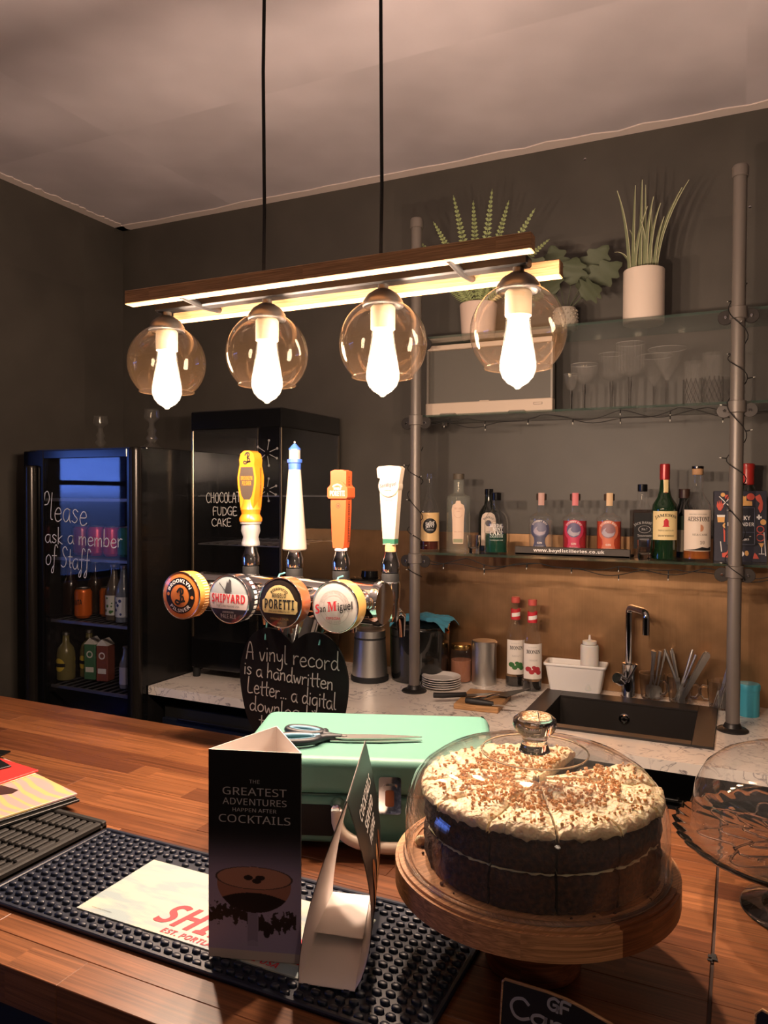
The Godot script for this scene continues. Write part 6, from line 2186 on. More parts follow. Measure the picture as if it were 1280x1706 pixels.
	# shot glasses
	for q in [[V(-0.828, y, -2.485), "heavy clear shot glass between the pale gin and the mint liqueur"], [V(-0.268, y, -2.475), "heavy clear shot glass in front of the black label whiskey"]]:
		var s := thing("shot_glass", q[1], "shot glass", q[0], 0, "shot glasses on the lowest glass shelf")
		part(s, "glass", G.new().lathe([[0, 0], [0.018, 0], [0.019, 0.003], [0.0225, 0.062], [0.0205, 0.062], [0.0175, 0.022], [0.012, 0.017], [0, 0.016]], 28, 0, 360, 50), M.solid_glass)
	# three gins on a wooden plinth
	var st := thing("bottle_plinth", "dark wooden bottle plinth with a white web address on its front", "plinth", V(-0.4985, y, -2.54))
	part(st, "tray", G.new().box(V(0, 0.004, 0), V(0.372, 0.008, 0.1), 0.001), mat("plinth_wood", C(62, 54, 48), 0.6))
	part(st, "front_rail", G.new().box(V(0, 0.0145, 0.0435), V(0.372, 0.029, 0.013), 0.0015), M.plinth_wood)
	g = G.new()
	write(g, "www.baydistilleries.co.uk", "nb", Vector2(-0.008, 0.0095), 0.23, on_plane(V(0, 0, 0.0503), V(1, 0, 0), V(0, 1, 0)), 0.014)
	part(st, "lettering", g, M.white_ink, "white web address")
	var gins := [["clear gin bottle with a blue wave label on the wooden plinth", C(196, 190, 176), 0.14, C(74, 76, 100), C(112, 112, 134), C(190, 150, 140), -0.61], ["pink gin bottle with a magenta wave label on the wooden plinth", C(176, 26, 48), 0.75, C(190, 52, 84), C(96, 92, 124), C(212, 120, 124), -0.497], ["orange gin bottle with a coral wave label on the wooden plinth", C(200, 66, 34), 0.7, C(202, 108, 78), C(140, 104, 110), C(214, 180, 140), -0.387]]
	for i in 3:
		var q: Array = gins[i]
		var fillm := pane("gin_fill_%d" % i, q[1], q[2])
		o = bottle(q[0], V(q[6], y + 0.0082, -2.548), 14, [[0, 0], [0.039, 0], [0.041, 0.004], [0.041, 0.112], [0.038, 0.121], [0.022, 0.129], [0.0155, 0.135], [0.0145, 0.15], [0.0145, 0.178]], M.glass, fillm, 0.108, mat("gin_stopper", C(70, 52, 42), 0.6), 0.017, 0.022)
		g = G.new()
		disc(g, Vector2(-0.006, 0.078), 0.034, on_round(0.0414), 0.0, 1.0, 30)
		shape(g, [[-0.03, 0.004], [0.018, 0.004], [0.018, 0.018], [0.012, 0.035], [0.014, 0.055], [-0.026, 0.055], [-0.024, 0.035], [-0.03, 0.018]], on_round(0.0414))
		l = part(o, "paper_label", g, mat("gin_label_%d" % i, q[3], 0.5))
		g = G.new()
		disc(g, Vector2(-0.006, 0.078), 0.024, on_round(0.0418), 0.0, 1.0, 30)
		part(l, "roundel", g, mat("gin_round_%d" % i, q[4], 0.5))
		g = G.new()
		shape(g, [[-0.028, 0.07], [-0.022, 0.082], [-0.012, 0.088], [-0.016, 0.078], [-0.008, 0.07], [0.006, 0.07], [0.016, 0.075], [0.01, 0.062], [-0.006, 0.057], [-0.02, 0.062]], on_round(0.0421))
		part(l, "wave", g, mat("wave_pale", C(170, 160, 172), 0.5))
		g = G.new()
		write_arc(g, "STORMY BAY", "nb", Vector2(-0.006, 0.078), 0.0252, 90, 120, 0.0065, on_round(0.0421))
		write(g, "GIN", "nb", Vector2(-0.006, 0.03), 0.016, on_round(0.0421), 0.006)
		write(g, "THE LAKE DISTRICT", "n", Vector2(-0.006, 0.02), 0.03, on_round(0.0421), 0.003)
		part(l, "lettering", g, mat("gin_ink_%d" % i, C(226, 214, 208), 0.5))
		g = G.new()
		shape(g, [[-0.011, 0.158], [0.01, 0.158], [0.011, 0.2], [-0.011, 0.2]], on_round(0.0174))
		part(o, "neck_tag", g, mat("neck_tag_%d" % i, q[5], 0.6))
	# black label whiskey, square
	o = thing("spirit_bottle", "square whiskey bottle with a black label behind the shot glass", "bottle", V(-0.288, y, -2.585), 18, BOTTLES)
	var sq := G.new()
	soft_slab(sq, 0.07, 0.07, 0.0, 0.155, 0.014, 0.006)
	part(o, "glass", sq, pane("brown_glass", C(46, 28, 18), 0.6))
	part(o, "neck", G.new().lathe([[0.03, 0.152], [0.022, 0.17], [0.0175, 0.185], [0.019, 0.2], [0.016, 0.215]], 24, 0, 360, 60), M.glass)
	part(o, "stopper", G.new().at(0, 0.213, 0).cyl(0.0155, 0, 0.024, 0.0015, 20), M.black_gloss)
	var on := on_plane(V(0, 0, 0.0354), V(1, 0, 0), V(0, 1, 0))
	g = G.new()
	rect(g, -0.033, 0.03, 0.033, 0.145, on, 1)
	l = part(o, "paper_label", g, mat("jd_label", C(22, 22, 24), 0.5))
	on = on_plane(V(0, 0, 0.0358), V(1, 0, 0), V(0, 1, 0))
	g = G.new()
	write_arc(g, "JACK DANIELS", "sb", Vector2(0, 0.05), 0.058, 90, 62, 0.0095, on)
	disc(g, Vector2(0, 0.092), 0.012, on, 0.011, 1.6)
	write(g, "No.7", "sb", Vector2(0, 0.089), 0.018, on, 0.007)
	write(g, "Tennessee", "s", Vector2(0, 0.068), 0.044, on, 0.0075)
	write(g, "WHISKEY", "sb", Vector2(0, 0.056), 0.03, on, 0.006)
	part(l, "lettering", g, M.grey_ink)
	# green whiskey bottle
	o = bottle("green whiskey bottle with a cream label and red capsule", V(-0.216, y, -2.535), 14, [[0, 0], [0.036, 0], [0.0385, 0.003], [0.0385, 0.155], [0.036, 0.172], [0.022, 0.195], [0.0165, 0.215], [0.0145, 0.24], [0.014, 0.262]], gloss("green_bottle_glass", C(18, 44, 24), 0.06), null, 0, null, 0, 0)
	part(o, "capsule", G.new().lathe([[0.0148, 0.25], [0.0155, 0.252], [0.0155, 0.297], [0.014, 0.3], [0, 0.3005]], 24), mat("capsule_red", C(150, 40, 40), 0.3, 0.3), "red capsule")
	l = round_label(o, 0.0385, 0.062, 0.152, 0.046, C(226, 204, 150))
	g = G.new()
	write_arc(g, "JAMESON", "sb", Vector2(0, 0.06), 0.0725, 90, 54, 0.0115, on_round(0.0393))
	write(g, "TRIPLE DISTILLED", "n", Vector2(0, 0.09), 0.05, on_round(0.0393), 0.004)
	write(g, "IRISH WHISKEY", "sb", Vector2(0, 0.073), 0.05, on_round(0.0393), 0.005)
	part(l, "lettering", g, M.black_ink)
	g = G.new()
	shape(g, [[-0.012, 0.103], [0.01, 0.103], [0.007, 0.108], [0.007, 0.122], [0.002, 0.128], [-0.003, 0.128], [-0.008, 0.122], [-0.008, 0.108]], on_round(0.0393))
	part(l, "crest", g, M.red_ink)
	g = G.new()
	rect(g, -0.006, 0.208, 0.009, 0.25, on_round(0.0172), 3)
	disc(g, Vector2(0.001, 0.206), 0.0095, on_round(0.0178), 0.0, 1.0, 18)
	l = part(o, "neck_label", g, mat("neck_gold", C(220, 196, 140), 0.5))
	g = G.new()
	disc(g, Vector2(0.001, 0.206), 0.006, on_round(0.0181), 0.0, 1.0, 16)
	part(l, "seal", g, mat("seal_rust", C(168, 96, 66), 0.5))
	# dark small bottle behind
	o = bottle("short dark bottle with a green and white label behind the two whiskies", V(-0.165, y, -2.645), 12, [[0, 0], [0.034, 0], [0.036, 0.003], [0.036, 0.13], [0.03, 0.152], [0.017, 0.175], [0.0155, 0.195]], M.dark_bottle, null, 0, mat("cap_brown", C(66, 44, 34), 0.4), 0.0175, 0.03)
	l = round_label(o, 0.036, 0.02, 0.135, 0.034, C(170, 160, 140))
	g = G.new()
	rect(g, -0.034, 0.09, 0.034, 0.135, on_round(0.0368))
	part(l, "green_field", g, mat("label_dkgreen", C(40, 66, 44), 0.6))
	# amber whisky with white label
	o = bottle("clear whisky bottle with a tall white label and amber dregs next to the book", V(-0.121, y, -2.548), 8, [[0, 0], [0.039, 0], [0.041, 0.003], [0.041, 0.16], [0.037, 0.178], [0.022, 0.2], [0.0155, 0.218], [0.0165, 0.25], [0.0165, 0.268]], M.glass, pane("amber_spirit", C(176, 96, 30), 0.5), 0.1, mat("cork_tan", C(170, 130, 92), 0.7), 0.0165, 0.02)
	part(o, "stopper_top", G.new().at(0, 0.284, 0).cyl(0.0178, 0, 0.008, 0.001, 22), M.black_gloss)
	l = round_label(o, 0.041, 0.03, 0.157, 0.05, C(222, 206, 190))
	g = G.new()
	write(g, "AERSTONE", "sb", Vector2(0.002, 0.122), 0.07, on_round(0.0418), 0.0135)
	write(g, "SEA CASK", "s", Vector2(0.006, 0.078), 0.045, on_round(0.0418), 0.0055)
	write(g, "10", "s", Vector2(0.012, 0.052), 0.014, on_round(0.0418), 0.01)
	write(g, "SINGLE MALT SCOTCH WHISKY", "n", Vector2(0.0, 0.142), 0.055, on_round(0.0418), 0.003)
	shape(g, [[-0.045, 0.032], [0.045, 0.032], [0.045, 0.044], [0.03, 0.04], [0.012, 0.043], [-0.01, 0.036]], on_round(0.0418))
	part(l, "lettering", g, M.black_ink)
	g = G.new()
	disc(g, Vector2(0.006, 0.101), 0.011, on_round(0.0418), 0.0, 0.9, 20, -90, 90)
	part(l, "roundel", g, mat("aer_copper", C(190, 130, 96), 0.5))
	# red capped bottle behind the book
	o = bottle("bottle with a tall red capsule standing behind the bartender book", V(0.02, y, -2.665), 0, [[0, 0], [0.036, 0], [0.038, 0.003], [0.038, 0.18], [0.03, 0.205], [0.0165, 0.23], [0.016, 0.25]], M.dark_bottle, null, 0, null, 0, 0)
	part(o, "capsule", G.new().lathe([[0.0165, 0.235], [0.0195, 0.238], [0.0195, 0.285], [0.021, 0.287], [0.021, 0.3], [0.018, 0.303], [0, 0.303]], 24), mat("capsule_bright", C(176, 44, 38), 0.3), "red capsule")
	book(V(0.002, y, -2.545))

func book(p: Vector3) -> void:
	var o := thing("bartender_book", "navy hardback cocktail book covered in orange pictures leaning upright on the shelf", "book", p)
	o.rotation_degrees = V(-9, 6, 0)
	var w := 0.148
	var h := 0.218
	var navy := mat("book_navy", C(34, 34, 52), 0.45)
	part(o, "page_block", G.new().box(V(0.002, h / 2, -0.011), V(w - 0.006, h - 0.006, 0.017), 0.0005), M.white_card)
	part(o, "rear_cover", G.new().box(V(0, h / 2, -0.021), V(w, h, 0.002), 0.0005), navy)
	part(o, "spine", G.new().box(V(-w / 2 + 0.001, h / 2, -0.0105), V(0.002, h, 0.023), 0.0005), navy)
	var f := part(o, "front_cover", G.new().box(V(0, h / 2, 0), V(w, h, 0.002), 0.0005), navy)
	var on := on_plane(V(0, 0, 0.0013), V(1, 0, 0), V(0, 1, 0))
	var on2 := on_plane(V(0, 0, 0.0016), V(1, 0, 0), V(0, 1, 0))
	var on3 := on_plane(V(0, 0, 0.0019), V(1, 0, 0), V(0, 1, 0))
	var red := mat("book_red", C(206, 82, 64), 0.5)
	var tan := mat("book_tan", C(226, 172, 100), 0.5)
	var wht: Material = M.white_ink
	var g: G
	g = G.new()
	shape(g, [[-0.066, 0.17], [-0.064, 0.186], [-0.061, 0.176], [-0.059, 0.19], [-0.056, 0.177], [-0.053, 0.19], [-0.05, 0.176], [-0.046, 0.182], [-0.047, 0.168], [-0.054, 0.156], [-0.061, 0.158]], on)
	part(f, "picture", g, red)
	g = G.new()
	shape(g, [[0.042, 0.2], [0.055, 0.208], [0.06, 0.198], [0.064, 0.18], [0.062, 0.16], [0.056, 0.15], [0.05, 0.165], [0.055, 0.18], [0.046, 0.19]], on)
	part(f, "picture", g, red)
	g = G.new()
	disc(g, Vector2(0.03, 0.2), 0.011, on, 0.0, 1.0, 18)
	part(f, "picture", g, red)
	g = G.new()
	disc(g, Vector2(-0.036, 0.199), 0.007, on, 0.0, 1.0, 14)
	part(f, "picture", g, red)
	g = G.new()
	shape(g, [[-0.05, 0.012], [-0.02, 0.012], [-0.018, 0.024], [-0.03, 0.028], [-0.034, 0.036], [-0.038, 0.028], [-0.051, 0.024]], on)
	part(f, "picture", g, red)
	g = G.new()
	shape(g, [[0.035, 0.01], [0.052, 0.01], [0.046, 0.022], [0.04, 0.028], [0.037, 0.02]], on)
	part(f, "picture", g, red)
	g = G.new()
	shape(g, [[-0.046, 0.06], [-0.03, 0.06], [-0.028, 0.1], [-0.038, 0.085], [-0.047, 0.104]], on)
	part(f, "picture", g, red)
	g = G.new()
	disc(g, Vector2(0.056, 0.075), 0.012, on, 0.0095, 1.0, 20)
	part(f, "picture", g, red)
	g = G.new()
	disc(g, Vector2(0.056, 0.1), 0.011, on, 0.0085, 1.0, 20)
	part(f, "picture", g, red)
	g = G.new()
	shape(g, [[0.002, 0.172], [0.034, 0.172], [0.034, 0.186], [0.018, 0.188], [0.018, 0.204], [0.012, 0.2], [0.008, 0.204], [0.002, 0.2]], on)
	part(f, "picture", g, tan)
	g = G.new()
	disc(g, Vector2(-0.048, 0.206), 0.0065, on, 0.0, 1.0, 14)
	part(f, "picture", g, tan)
	g = G.new()
	disc(g, Vector2(-0.035, 0.11), 0.01, on, 0.006, 1.4, 20)
	part(f, "picture", g, tan)
	g = G.new()
	shape(g, [[-0.063, 0.12], [-0.044, 0.12], [-0.043, 0.136], [-0.064, 0.136]], on)
	part(f, "picture", g, tan)
	g = G.new()
	shape(g, [[0.05, 0.058], [0.066, 0.058], [0.059, 0.042]], on)
	part(f, "picture", g, tan)
	g = G.new()
	disc(g, Vector2(0.018, 0.026), 0.008, on, 0.0, 0.7, 14)
	part(f, "picture", g, tan)
	g = G.new()
	disc(g, Vector2(0.064, 0.122), 0.009, on, 0.0, 0.9, 16)
	part(f, "picture", g, tan)
	for e in [[Vector2(-0.058, 0.2), Vector2(-0.028, 0.168)], [Vector2(-0.026, 0.2), Vector2(-0.056, 0.164)], [Vector2(-0.055, 0.06), Vector2(-0.052, 0.03)], [Vector2(0.066, 0.09), Vector2(0.07, 0.02)], [Vector2(0.059, 0.043), Vector2(0.059, 0.026)], [Vector2(0.052, 0.025), Vector2(0.066, 0.025)]]:
		g = G.new()
		g.ribbon([e[0], e[1]], 0.0024, on)
		part(f, "picture", g, wht)
	g = G.new()
	shape(g, [[0.046, 0.134], [0.05, 0.134], [0.05, 0.13], [0.055, 0.13], [0.055, 0.134], [0.06, 0.134], [0.06, 0.14], [0.055, 0.14], [0.055, 0.145], [0.05, 0.145], [0.05, 0.14], [0.046, 0.14]], on)
	part(f, "picture", g, wht)
	g = G.new()
	disc(g, Vector2(0.002, 0.024), 0.009, on, 0.0, 1.0, 16)
	part(f, "picture", g, wht)
	g = G.new()
	shape(g, [[-0.064, 0.136], [-0.043, 0.136], [-0.042, 0.143], [-0.065, 0.143]], on)
	part(f, "picture", g, wht)
	g = G.new()
	rect(g, -0.042, 0.046, 0.046, 0.172, on2, 1)
	part(f, "title_panel", g, mat("book_panel", C(24, 26, 38), 0.45))
	g = G.new()
	for e in [[-0.036, 0.166, 0.04, 0.166], [-0.036, 0.053, 0.04, 0.053], [-0.036, 0.053, -0.036, 0.166], [0.04, 0.053, 0.04, 0.166], [-0.036, 0.09, 0.04, 0.09]]:
		g.ribbon([Vector2(e[0], e[1]), Vector2(e[2], e[3])], 0.0008, on3)
	part(f, "panel_border", g, mat("book_line", C(120, 124, 150), 0.5))
	g = G.new()
	write(g, "GEEKY", "nb", Vector2(0.004, 0.128), 0.05, on3, 0.013)
	part(f, "lettering", g, wht)
	g = G.new()
	write(g, "BARTENDER", "nb", Vector2(0.002, 0.109), 0.074, on3, 0.0115)
	part(f, "lettering", g, wht)
	g = G.new()
	write(g, "DRINKS", "nb", Vector2(0.008, 0.064), 0.034, on3, 0.006, 0.0, 6)
	part(f, "lettering", g, wht)
	var sp := G.new()
	write(sp, "BARTENDER DRINKS", "n", Vector2(0.0, -0.003), 0.11, on_plane(V(-w / 2 - 0.0003, 0.12, -0.011), V(0, -1, 0), V(0, 0, -1)), 0.006)
	part(o, "spine_lettering", sp, wht)

func stem_glass(called: String, label: String, p: Vector3, prof: Array, ribs := 0) -> Node3D:
	var o := thing(called, label, "glass", p, 0, "glasses on the middle glass shelf")
	part(o, "foot", G.new().lathe([[0, 0], [0.032, 0], [0.033, 0.0015], [0.02, 0.004], [0.005, 0.0078], [0, 0.0078]], 28), M.solid_glass)
	var bowl := []
	var stem := []
	for q in prof:
		if q[2] == 0:
			stem.append([q[0], q[1]])
		else:
			bowl.append([q[0], q[1]])
	part(o, "stem", G.new().lathe([[0.0, 0.008]] + stem + [[0.0, stem[-1][1] + 0.0005]], 14, 0, 360, 80), M.solid_glass)
	var body := [[0.0, stem[-1][1] + 0.0006], [stem[-1][0], stem[-1][1] + 0.0006]] + bowl
	var g := G.new()
	var rows := []
	var seg := 36 if ribs == 0 else ribs * 4
	for k in body.size():
		var row := PackedVector3Array()
		for j in seg + 1:
			var a := TAU * j / seg
			var r: float = body[k][0] * (1.0 + (0.025 * cos(a * ribs) if ribs and k > 1 else 0.0))
			row.append(V(cos(a) * r, body[k][1], -sin(a) * r))
		rows.append(row)
	g.grid(rows, true)
	part(o, "bowl", g, M.cup_glass)
	part(o, "rim", G.new().tube(arc_pts(V(0, bowl[-1][1], 0), bowl[-1][0], 0, 350, 35, V(1, 0, 0), V(0, 0, 1)), 0.0011, 6, true), M.cup_rim)
	return o

func upper_shelf_things() -> void:
	var y := 1.8625
	# light box frame
	var o := thing("light_box", "switched-off light box with pale rails and a dark grey panel on the middle shelf", "light box", V(-0.803, y, -2.56), 0)
	var pale := mat("box_pale", C(196, 176, 158), 0.5)
	part(o, "bottom_rail", G.new().box(V(0, 0.0265, 0), V(0.458, 0.047, 0.04), 0.002), pale)
	part(o, "top_rail", G.new().box(V(0, 0.248, -0.002), V(0.45, 0.018, 0.036), 0.002), pale)
	part(o, "panel", G.new().box(V(0, 0.1445, -0.008), V(0.44, 0.19, 0.02), 0.001), mat("box_panel", C(92, 88, 82), 0.6))
	for s in [-1, 1]:
		part(o, "side_rail", G.new().box(V(s * 0.2245, 0.1445, 0), V(0.008, 0.19, 0.03), 0.001), mat("box_side", C(140, 132, 122), 0.4))
	part(o, "tab", G.new().box(V(-0.01, 0.051, 0.012), V(0.035, 0.004, 0.01), 0.001), pale)
	part(o, "slot", G.new().box(V(0.18, 0.033, 0.0202), V(0.03, 0.008, 0.001)), mat("slot_grey", C(120, 106, 96), 0.5))
	part(o, "slot_opening", G.new().box(V(0.18, 0.033, 0.021), V(0.026, 0.005, 0.0006)), pale)
	for x in [-0.14, 0.11]:
		part(o, "foot", G.new().box(V(x, 0.006, 0.012), V(0.06, 0.012, 0.05), 0.004), mat("foot_grey", C(150, 140, 130), 0.15))
	# glasses
	var coupe := [[0.004, 0.008, 0], [0.0035, 0.05, 0], [0.0055, 0.075, 0], [0.004, 0.085, 0], [0.02, 0.092, 1], [0.034, 0.108, 1], [0.041, 0.128, 1], [0.0425, 0.15, 1]]
	stem_glass("small_coupe", "small ribbed coupe glass next to the light box", V(-0.522, y, -2.588), [[0.004, 0.008, 0], [0.0035, 0.05, 0], [0.006, 0.06, 0], [0.004, 0.075, 0], [0.014, 0.082, 1], [0.02, 0.1, 1], [0.024, 0.13, 1]], 14)
	stem_glass("small_coupe", "wide cut-rim champagne coupe between the light box and the ribbed coupes", V(-0.468, y, -2.53), [[0.004, 0.008, 0], [0.0035, 0.05, 0], [0.006, 0.06, 0], [0.004, 0.085, 0], [0.02, 0.095, 1], [0.034, 0.11, 1], [0.042, 0.128, 1], [0.044, 0.15, 1]], 22)
	stem_glass("ribbed_coupe", "tall ribbed coupe glass standing behind its taller twin", V(-0.392, y, -2.6), [[0.0045, 0.008, 0], [0.004, 0.05, 0], [0.0065, 0.085, 0], [0.005, 0.1, 0], [0.03, 0.11, 1], [0.042, 0.122, 1], [0.043, 0.14, 1], [0.043, 0.19, 1]], 24)
	stem_glass("ribbed_coupe", "tall ribbed coupe glass at the shelf front before the martini glasses", V(-0.325, y, -2.535), [[0.0045, 0.008, 0], [0.004, 0.05, 0], [0.0065, 0.085, 0], [0.005, 0.1, 0], [0.03, 0.11, 1], [0.044, 0.122, 1], [0.0455, 0.14, 1], [0.0455, 0.208, 1]], 24)
	var mart := [[0.0045, 0.008, 0], [0.0035, 0.05, 0], [0.0045, 0.083, 0], [0.03, 0.125, 1], [0.058, 0.182, 1]]
	stem_glass("martini_glass", "cone-shaped martini glass half hidden behind the other one", V(-0.262, y, -2.648), mart)
	stem_glass("martini_glass", "cone-shaped martini glass at the shelf front by the cut tumblers", V(-0.213, y, -2.535), mart)
	for q in [[V(-0.137, y, -2.57), 0.142, "shorter cut glass tumbler beside the martini glass"], [V(-0.083, y, -2.545), 0.16, "taller cut glass tumbler beside the shelf pole"]]:
		var t := thing("cut_tumbler", q[2], "glass", q[0], 0, "glasses on the middle glass shelf")
		part(t, "glass", G.new().lathe([[0, 0.001], [0.028, 0.001], [0.03, 0.004], [0.0315, q[1]]], 36, 0, 360, 50), M.cup_glass)
		var cut := G.new()
		for k in 14:
			for s in [-1.0, 1.0]:
				var line := []
				for i in 7:
					var a: float = TAU * k / 14.0 + s * i * 0.16
					line.append(V(cos(a) * 0.0312, 0.012 + i * 0.0125, sin(a) * 0.0312))
				cut.tube(line, 0.0009, 4)
		part(t, "cut_pattern", cut, M.solid_glass)

func frond(g: G, base: Vector3, dir: Vector3, length: float, droop: float, wide: float, pairs: int) -> void:
	var side := dir.cross(V(0.35, 0.0, 0.9)).normalized()
	var P := []
	for i in pairs + 1:
		var u := float(i) / pairs
		P.append(base + dir * length * u + V(0, -droop * u * u, 0))
	g.tube(P, 0.001, 4)
	for i in range(2, pairs):
		var u := float(i) / pairs
		var t: Vector3 = (P[i + 1] - P[i - 1]).normalized()
		var hw := wide * (1.0 - pow(u, 1.6)) * minf(1.0, u * 4.0) + 0.003
		for s in [-1.0, 1.0]:
			var a: Vector3 = P[i]
			var o: Vector3 = (side * s * 0.92 + t * 0.38).normalized()
			var b: Vector3 = a + o * hw
			var m := a.lerp(b, 0.4)
			var q := t * length / pairs * 0.36
			var nn := V(0, 0.0012, 0)
			g.tri(a, m - q, m + q + nn) if s > 0 else g.tri(a, m + q + nn, m - q)
			g.tri(m - q, b, m + q + nn) if s > 0 else g.tri(m + q + nn, b, m - q)

func plants() -> void:
	var y := 2.1325
	var green := mat("fern_green", C(146, 158, 104), 0.6)
	green.backlight_enabled = true
	green.backlight = C(60, 70, 30)
	var pale := mat("pot_pale", C(214, 190, 176), 0.6)
	# fern
	var o := thing("potted_fern", "arching fern in a pale pot on the topmost glass shelf above the lamp", "potted plant", V(-0.845, y, -2.57))
	part(o, "pot", G.new().lathe([[0, 0], [0.055, 0], [0.058, 0.003], [0.066, 0.12], [0.064, 0.124], [0.058, 0.116], [0, 0.112]], 32), pale)
	var i := 0
	for q in [[-0.21, 0.31, 0.03, 0.37, 0.05], [-0.15, 0.36, 0.05, 0.38, 0.04], [-0.085, 0.42, 0.02, 0.43, 0.02], [-0.035, 0.42, -0.04, 0.42, 0.02], [0.055, 0.42, 0.03, 0.42, 0.02], [0.1, 0.4, -0.02, 0.4, 0.02], [0.2, 0.34, 0.03, 0.39, 0.03], [0.23, 0.27, -0.05, 0.35, 0.04], [-0.2, 0.2, -0.08, 0.27, 0.04], [0.1, 0.2, 0.12, 0.2, 0.05], [-0.12, 0.2, 0.12, 0.22, 0.05], [0.2, 0.14, 0.06, 0.25, 0.05]]:
		var g := G.new()
		var d := V(q[0], q[1], q[2]).normalized()
		frond(g, V(d.x * 0.02, 0.112, d.z * 0.02), d, q[3], q[4], 0.026, 26)
		part(o, "frond", g, green)
		i += 1
	# leafy plant in a bobbled glass pot
	var p := thing("leafy_plant", "dusky green broad-leaved plant in a bobbled glass pot on the topmost shelf", "potted plant", V(-0.541, y, -2.575))
	part(p, "pot", G.new().lathe([[0, 0], [0.03, 0], [0.038, 0.008], [0.042, 0.035], [0.038, 0.07], [0.034, 0.08]], 28), mat("bobble_pot", C(170, 160, 146), 0.2))
	var bob := G.new()
	for k in 6:
		for j in 16:
			var a := TAU * (j + 0.5 * (k % 2)) / 16.0
			var r := 0.0405 - 0.0003 * pow(k - 2.5, 2.0)
			bob.at(cos(a) * r, 0.012 + k * 0.0115, sin(a) * r).lathe([[0, -0.004], [0.0038, 0], [0, 0.004]], 6, 0, 360, 100)
	stuff(part(p, "glass_bobbles", bob, M.bobble_pot))
	var dusky := mat("dusky_green", C(78, 84, 64), 0.65)
	dusky.backlight_enabled = true
	dusky.backlight = C(40, 46, 24)
	for q in [[-0.55, 1.0, 0.3, 0.24], [-0.2, 1.0, -0.2, 0.28], [0.55, 0.9, 0.1, 0.26], [0.85, 0.75, 0.2, 0.24], [0.25, 1.0, 0.3, 0.2], [-0.75, 0.6, 0.0, 0.2], [0.7, 0.45, 0.4, 0.16], [-0.3, 0.7, 0.6, 0.16], [0.5, 0.9, -0.4, 0.2]]:
		var d := V(q[0], q[1], q[2]).normalized()
		var side := d.cross(V(0, 0, 1)).normalized()
		var g := G.new()
		var b := V(d.x * 0.01, 0.07, 0)
		g.tube([b, b + d * q[3] * 0.5], 0.0014, 5)
		var rows := []
		var N := 12
		for k in N + 1:
			var u := float(k) / N
			var hw := 0.042 * sin(PI * pow(u, 0.8)) * (1.0 + 0.3 * sin(u * 22.0)) + 0.001
			var c: Vector3 = b + d * q[3] * (0.42 + 0.62 * u) + V(0, -0.04 * u * u, 0.01 * u)
			rows.append(PackedVector3Array([c - side * hw + V(0, 0, 0.01), c, c + side * hw + V(0, 0, 0.01)]))
		g.grid(rows)
		part(p, "leaf", g, dusky)
	# grass plant
	var t := thing("grass_plant", "upright variegated grass in a round white pot on the topmost shelf", "potted plant", V(-0.2885, y, -2.56))
	part(t, "pot", G.new().lathe([[0, 0], [0.06, 0], [0.0635, 0.003], [0.0635, 0.17], [0.062, 0.172], [0.059, 0.168], [0.058, 0.15], [0, 0.148]], 36), mat("pot_white", C(222, 204, 190), 0.5))
	var gm := mat("grass_green", C(112, 118, 84), 0.6)
	var edge := mat("grass_edge", C(206, 204, 168), 0.6)
	for q in [[-0.045, -0.082, 0.31, 0.03], [-0.035, -0.03, 0.3, 0.0], [-0.012, -0.008, 0.32, 0.01], [0.0, 0.0, 0.31, -0.01], [0.005, 0.03, 0.28, 0.04], [0.015, 0.05, 0.25, 0.03], [0.03, 0.11, 0.27, 0.0], [0.035, 0.13, 0.29, 0.0], [-0.02, -0.05, 0.2, -0.03], [0.02, 0.02, 0.22, 0.0], [-0.04, -0.1, 0.16, -0.05], [0.01, -0.01, 0.2, 0.02], [-0.03, 0.01, 0.24, 0.02], [0.03, 0.06, 0.2, 0.02]]:
		var g := G.new()
		var e := G.new()
		var rows := []
		var line := []
		for k in 11:
			var u := k / 10.0
			var c := V(q[0] + (q[1] - q[0]) * u * u, 0.148 + q[2] * u - absf(q[3]) * u * u * u, q[3] * u)
			var hw := 0.0042 * (1.0 - pow(u, 2.0)) + 0.0008
			rows.append(PackedVector3Array([c - V(hw, 0, 0), c + V(0, 0, 0.001), c + V(hw, 0, 0)]))
			line.append(c + V(hw, 0, 0.0005))
		g.grid(rows)
		e.tube(line, 0.0011, 4)
		var b := part(t, "blade", g, gm)
		part(b, "pale_edge", e, edge)

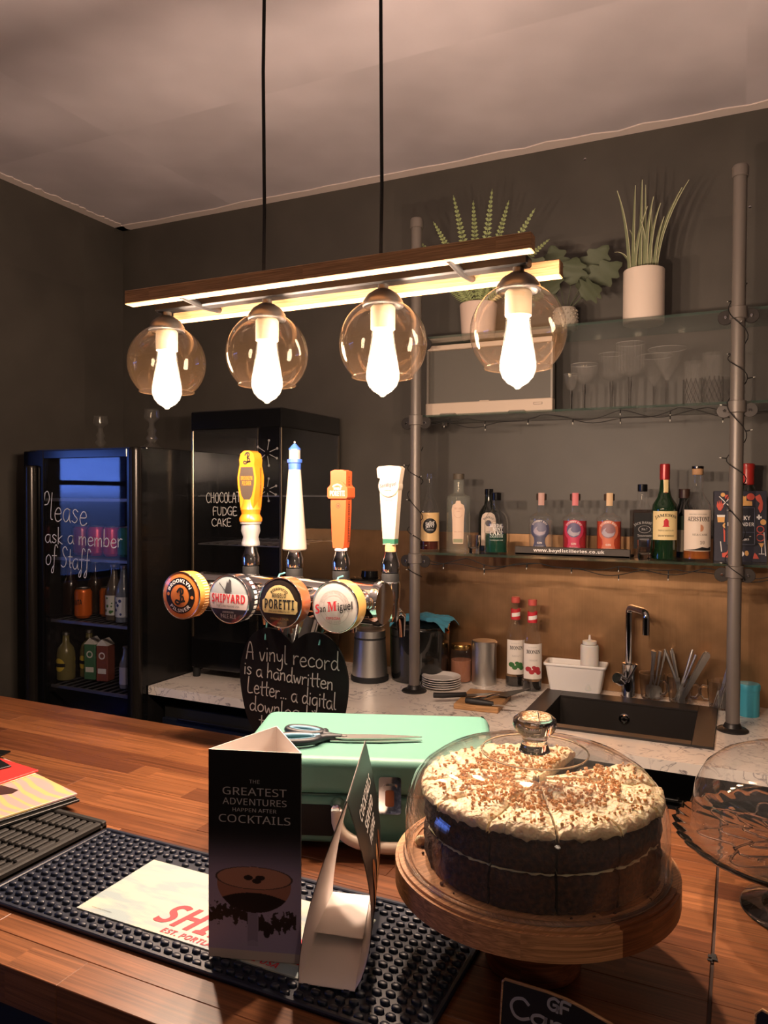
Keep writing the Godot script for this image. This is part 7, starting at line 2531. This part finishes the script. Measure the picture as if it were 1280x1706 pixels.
func string_lights() -> void:
	var wire := mat("fairy_wire", C(20, 18, 17), 0.7)
	var lamp := mat("fairy_bulb", C(210, 206, 196), 0.15)
	var runs := [
		["black fairy light string sagging under the lowest glass shelf", 1.372, 0.028],
		["black fairy light string draped along the middle glass shelf front", 1.85, 0.03],
	]
	for r in runs.size():
		var o := thing("fairy_lights", runs[r][0], "string lights", Vector3.ZERO, 0, "fairy light strings on the shelves")
		for strand in 2:
			var P := []
			for k in 61:
				var u := k / 60.0
				var x := lerpf(-1.0, 0.24, u)
				var sag: float = absf(sin(u * PI * (3.0 + strand * 2.0) + strand)) * runs[r][2] + 0.006 * sin(u * 40.0 + r * 2.0)
				P.append(V(x, runs[r][1] - 0.004 - sag * (1.0 if strand == 0 else 0.7), -2.434 + 0.004 * strand))
			part(o, "cable", G.new().tube(P, 0.0014, 5), wire)
			for k in range(4, 60, 7):
				var q: Vector3 = P[k]
				var d := V(0, -1, 0.25).normalized()
				var b := part(o, "bulb_holder", G.new().tube([q, q + d * 0.012], 0.0021, 6), wire)
				part(b, "bulb", G.new().tube([q + d * 0.012, q + d * 0.018], [0.0017, 0.0008], 6), lamp)
	for q in [[-0.012, 1.34, 2.2, "black fairy light string wound round the shelf pole by the sink", 6.0], [-1.02, 1.3, 1.75, "black fairy light string wound round the shelf pole by the plates", 4.0]]:
		var o := thing("fairy_lights", q[3], "string lights", Vector3.ZERO, 0, "fairy light strings on the shelves")
		var P := []
		for k in 91:
			var u := k / 90.0
			var a: float = u * TAU * q[4] + 0.6 * sin(u * 17.0)
			P.append(V(q[0] + cos(a) * 0.0265, lerpf(q[1], q[2], u), -2.42 + sin(a) * 0.0265))
		part(o, "cable", G.new().tube(P, 0.0014, 5), wire)
		for k in range(5, 90, 8):
			var p: Vector3 = P[k]
			var d := (V(p.x - q[0], 0.004, p.z + 2.42)).normalized()
			var b := part(o, "bulb_holder", G.new().tube([p, p + d * 0.014], 0.0021, 6), wire)
			part(b, "bulb", G.new().tube([p + d * 0.014, p + d * 0.02], [0.0017, 0.0008], 6), lamp)
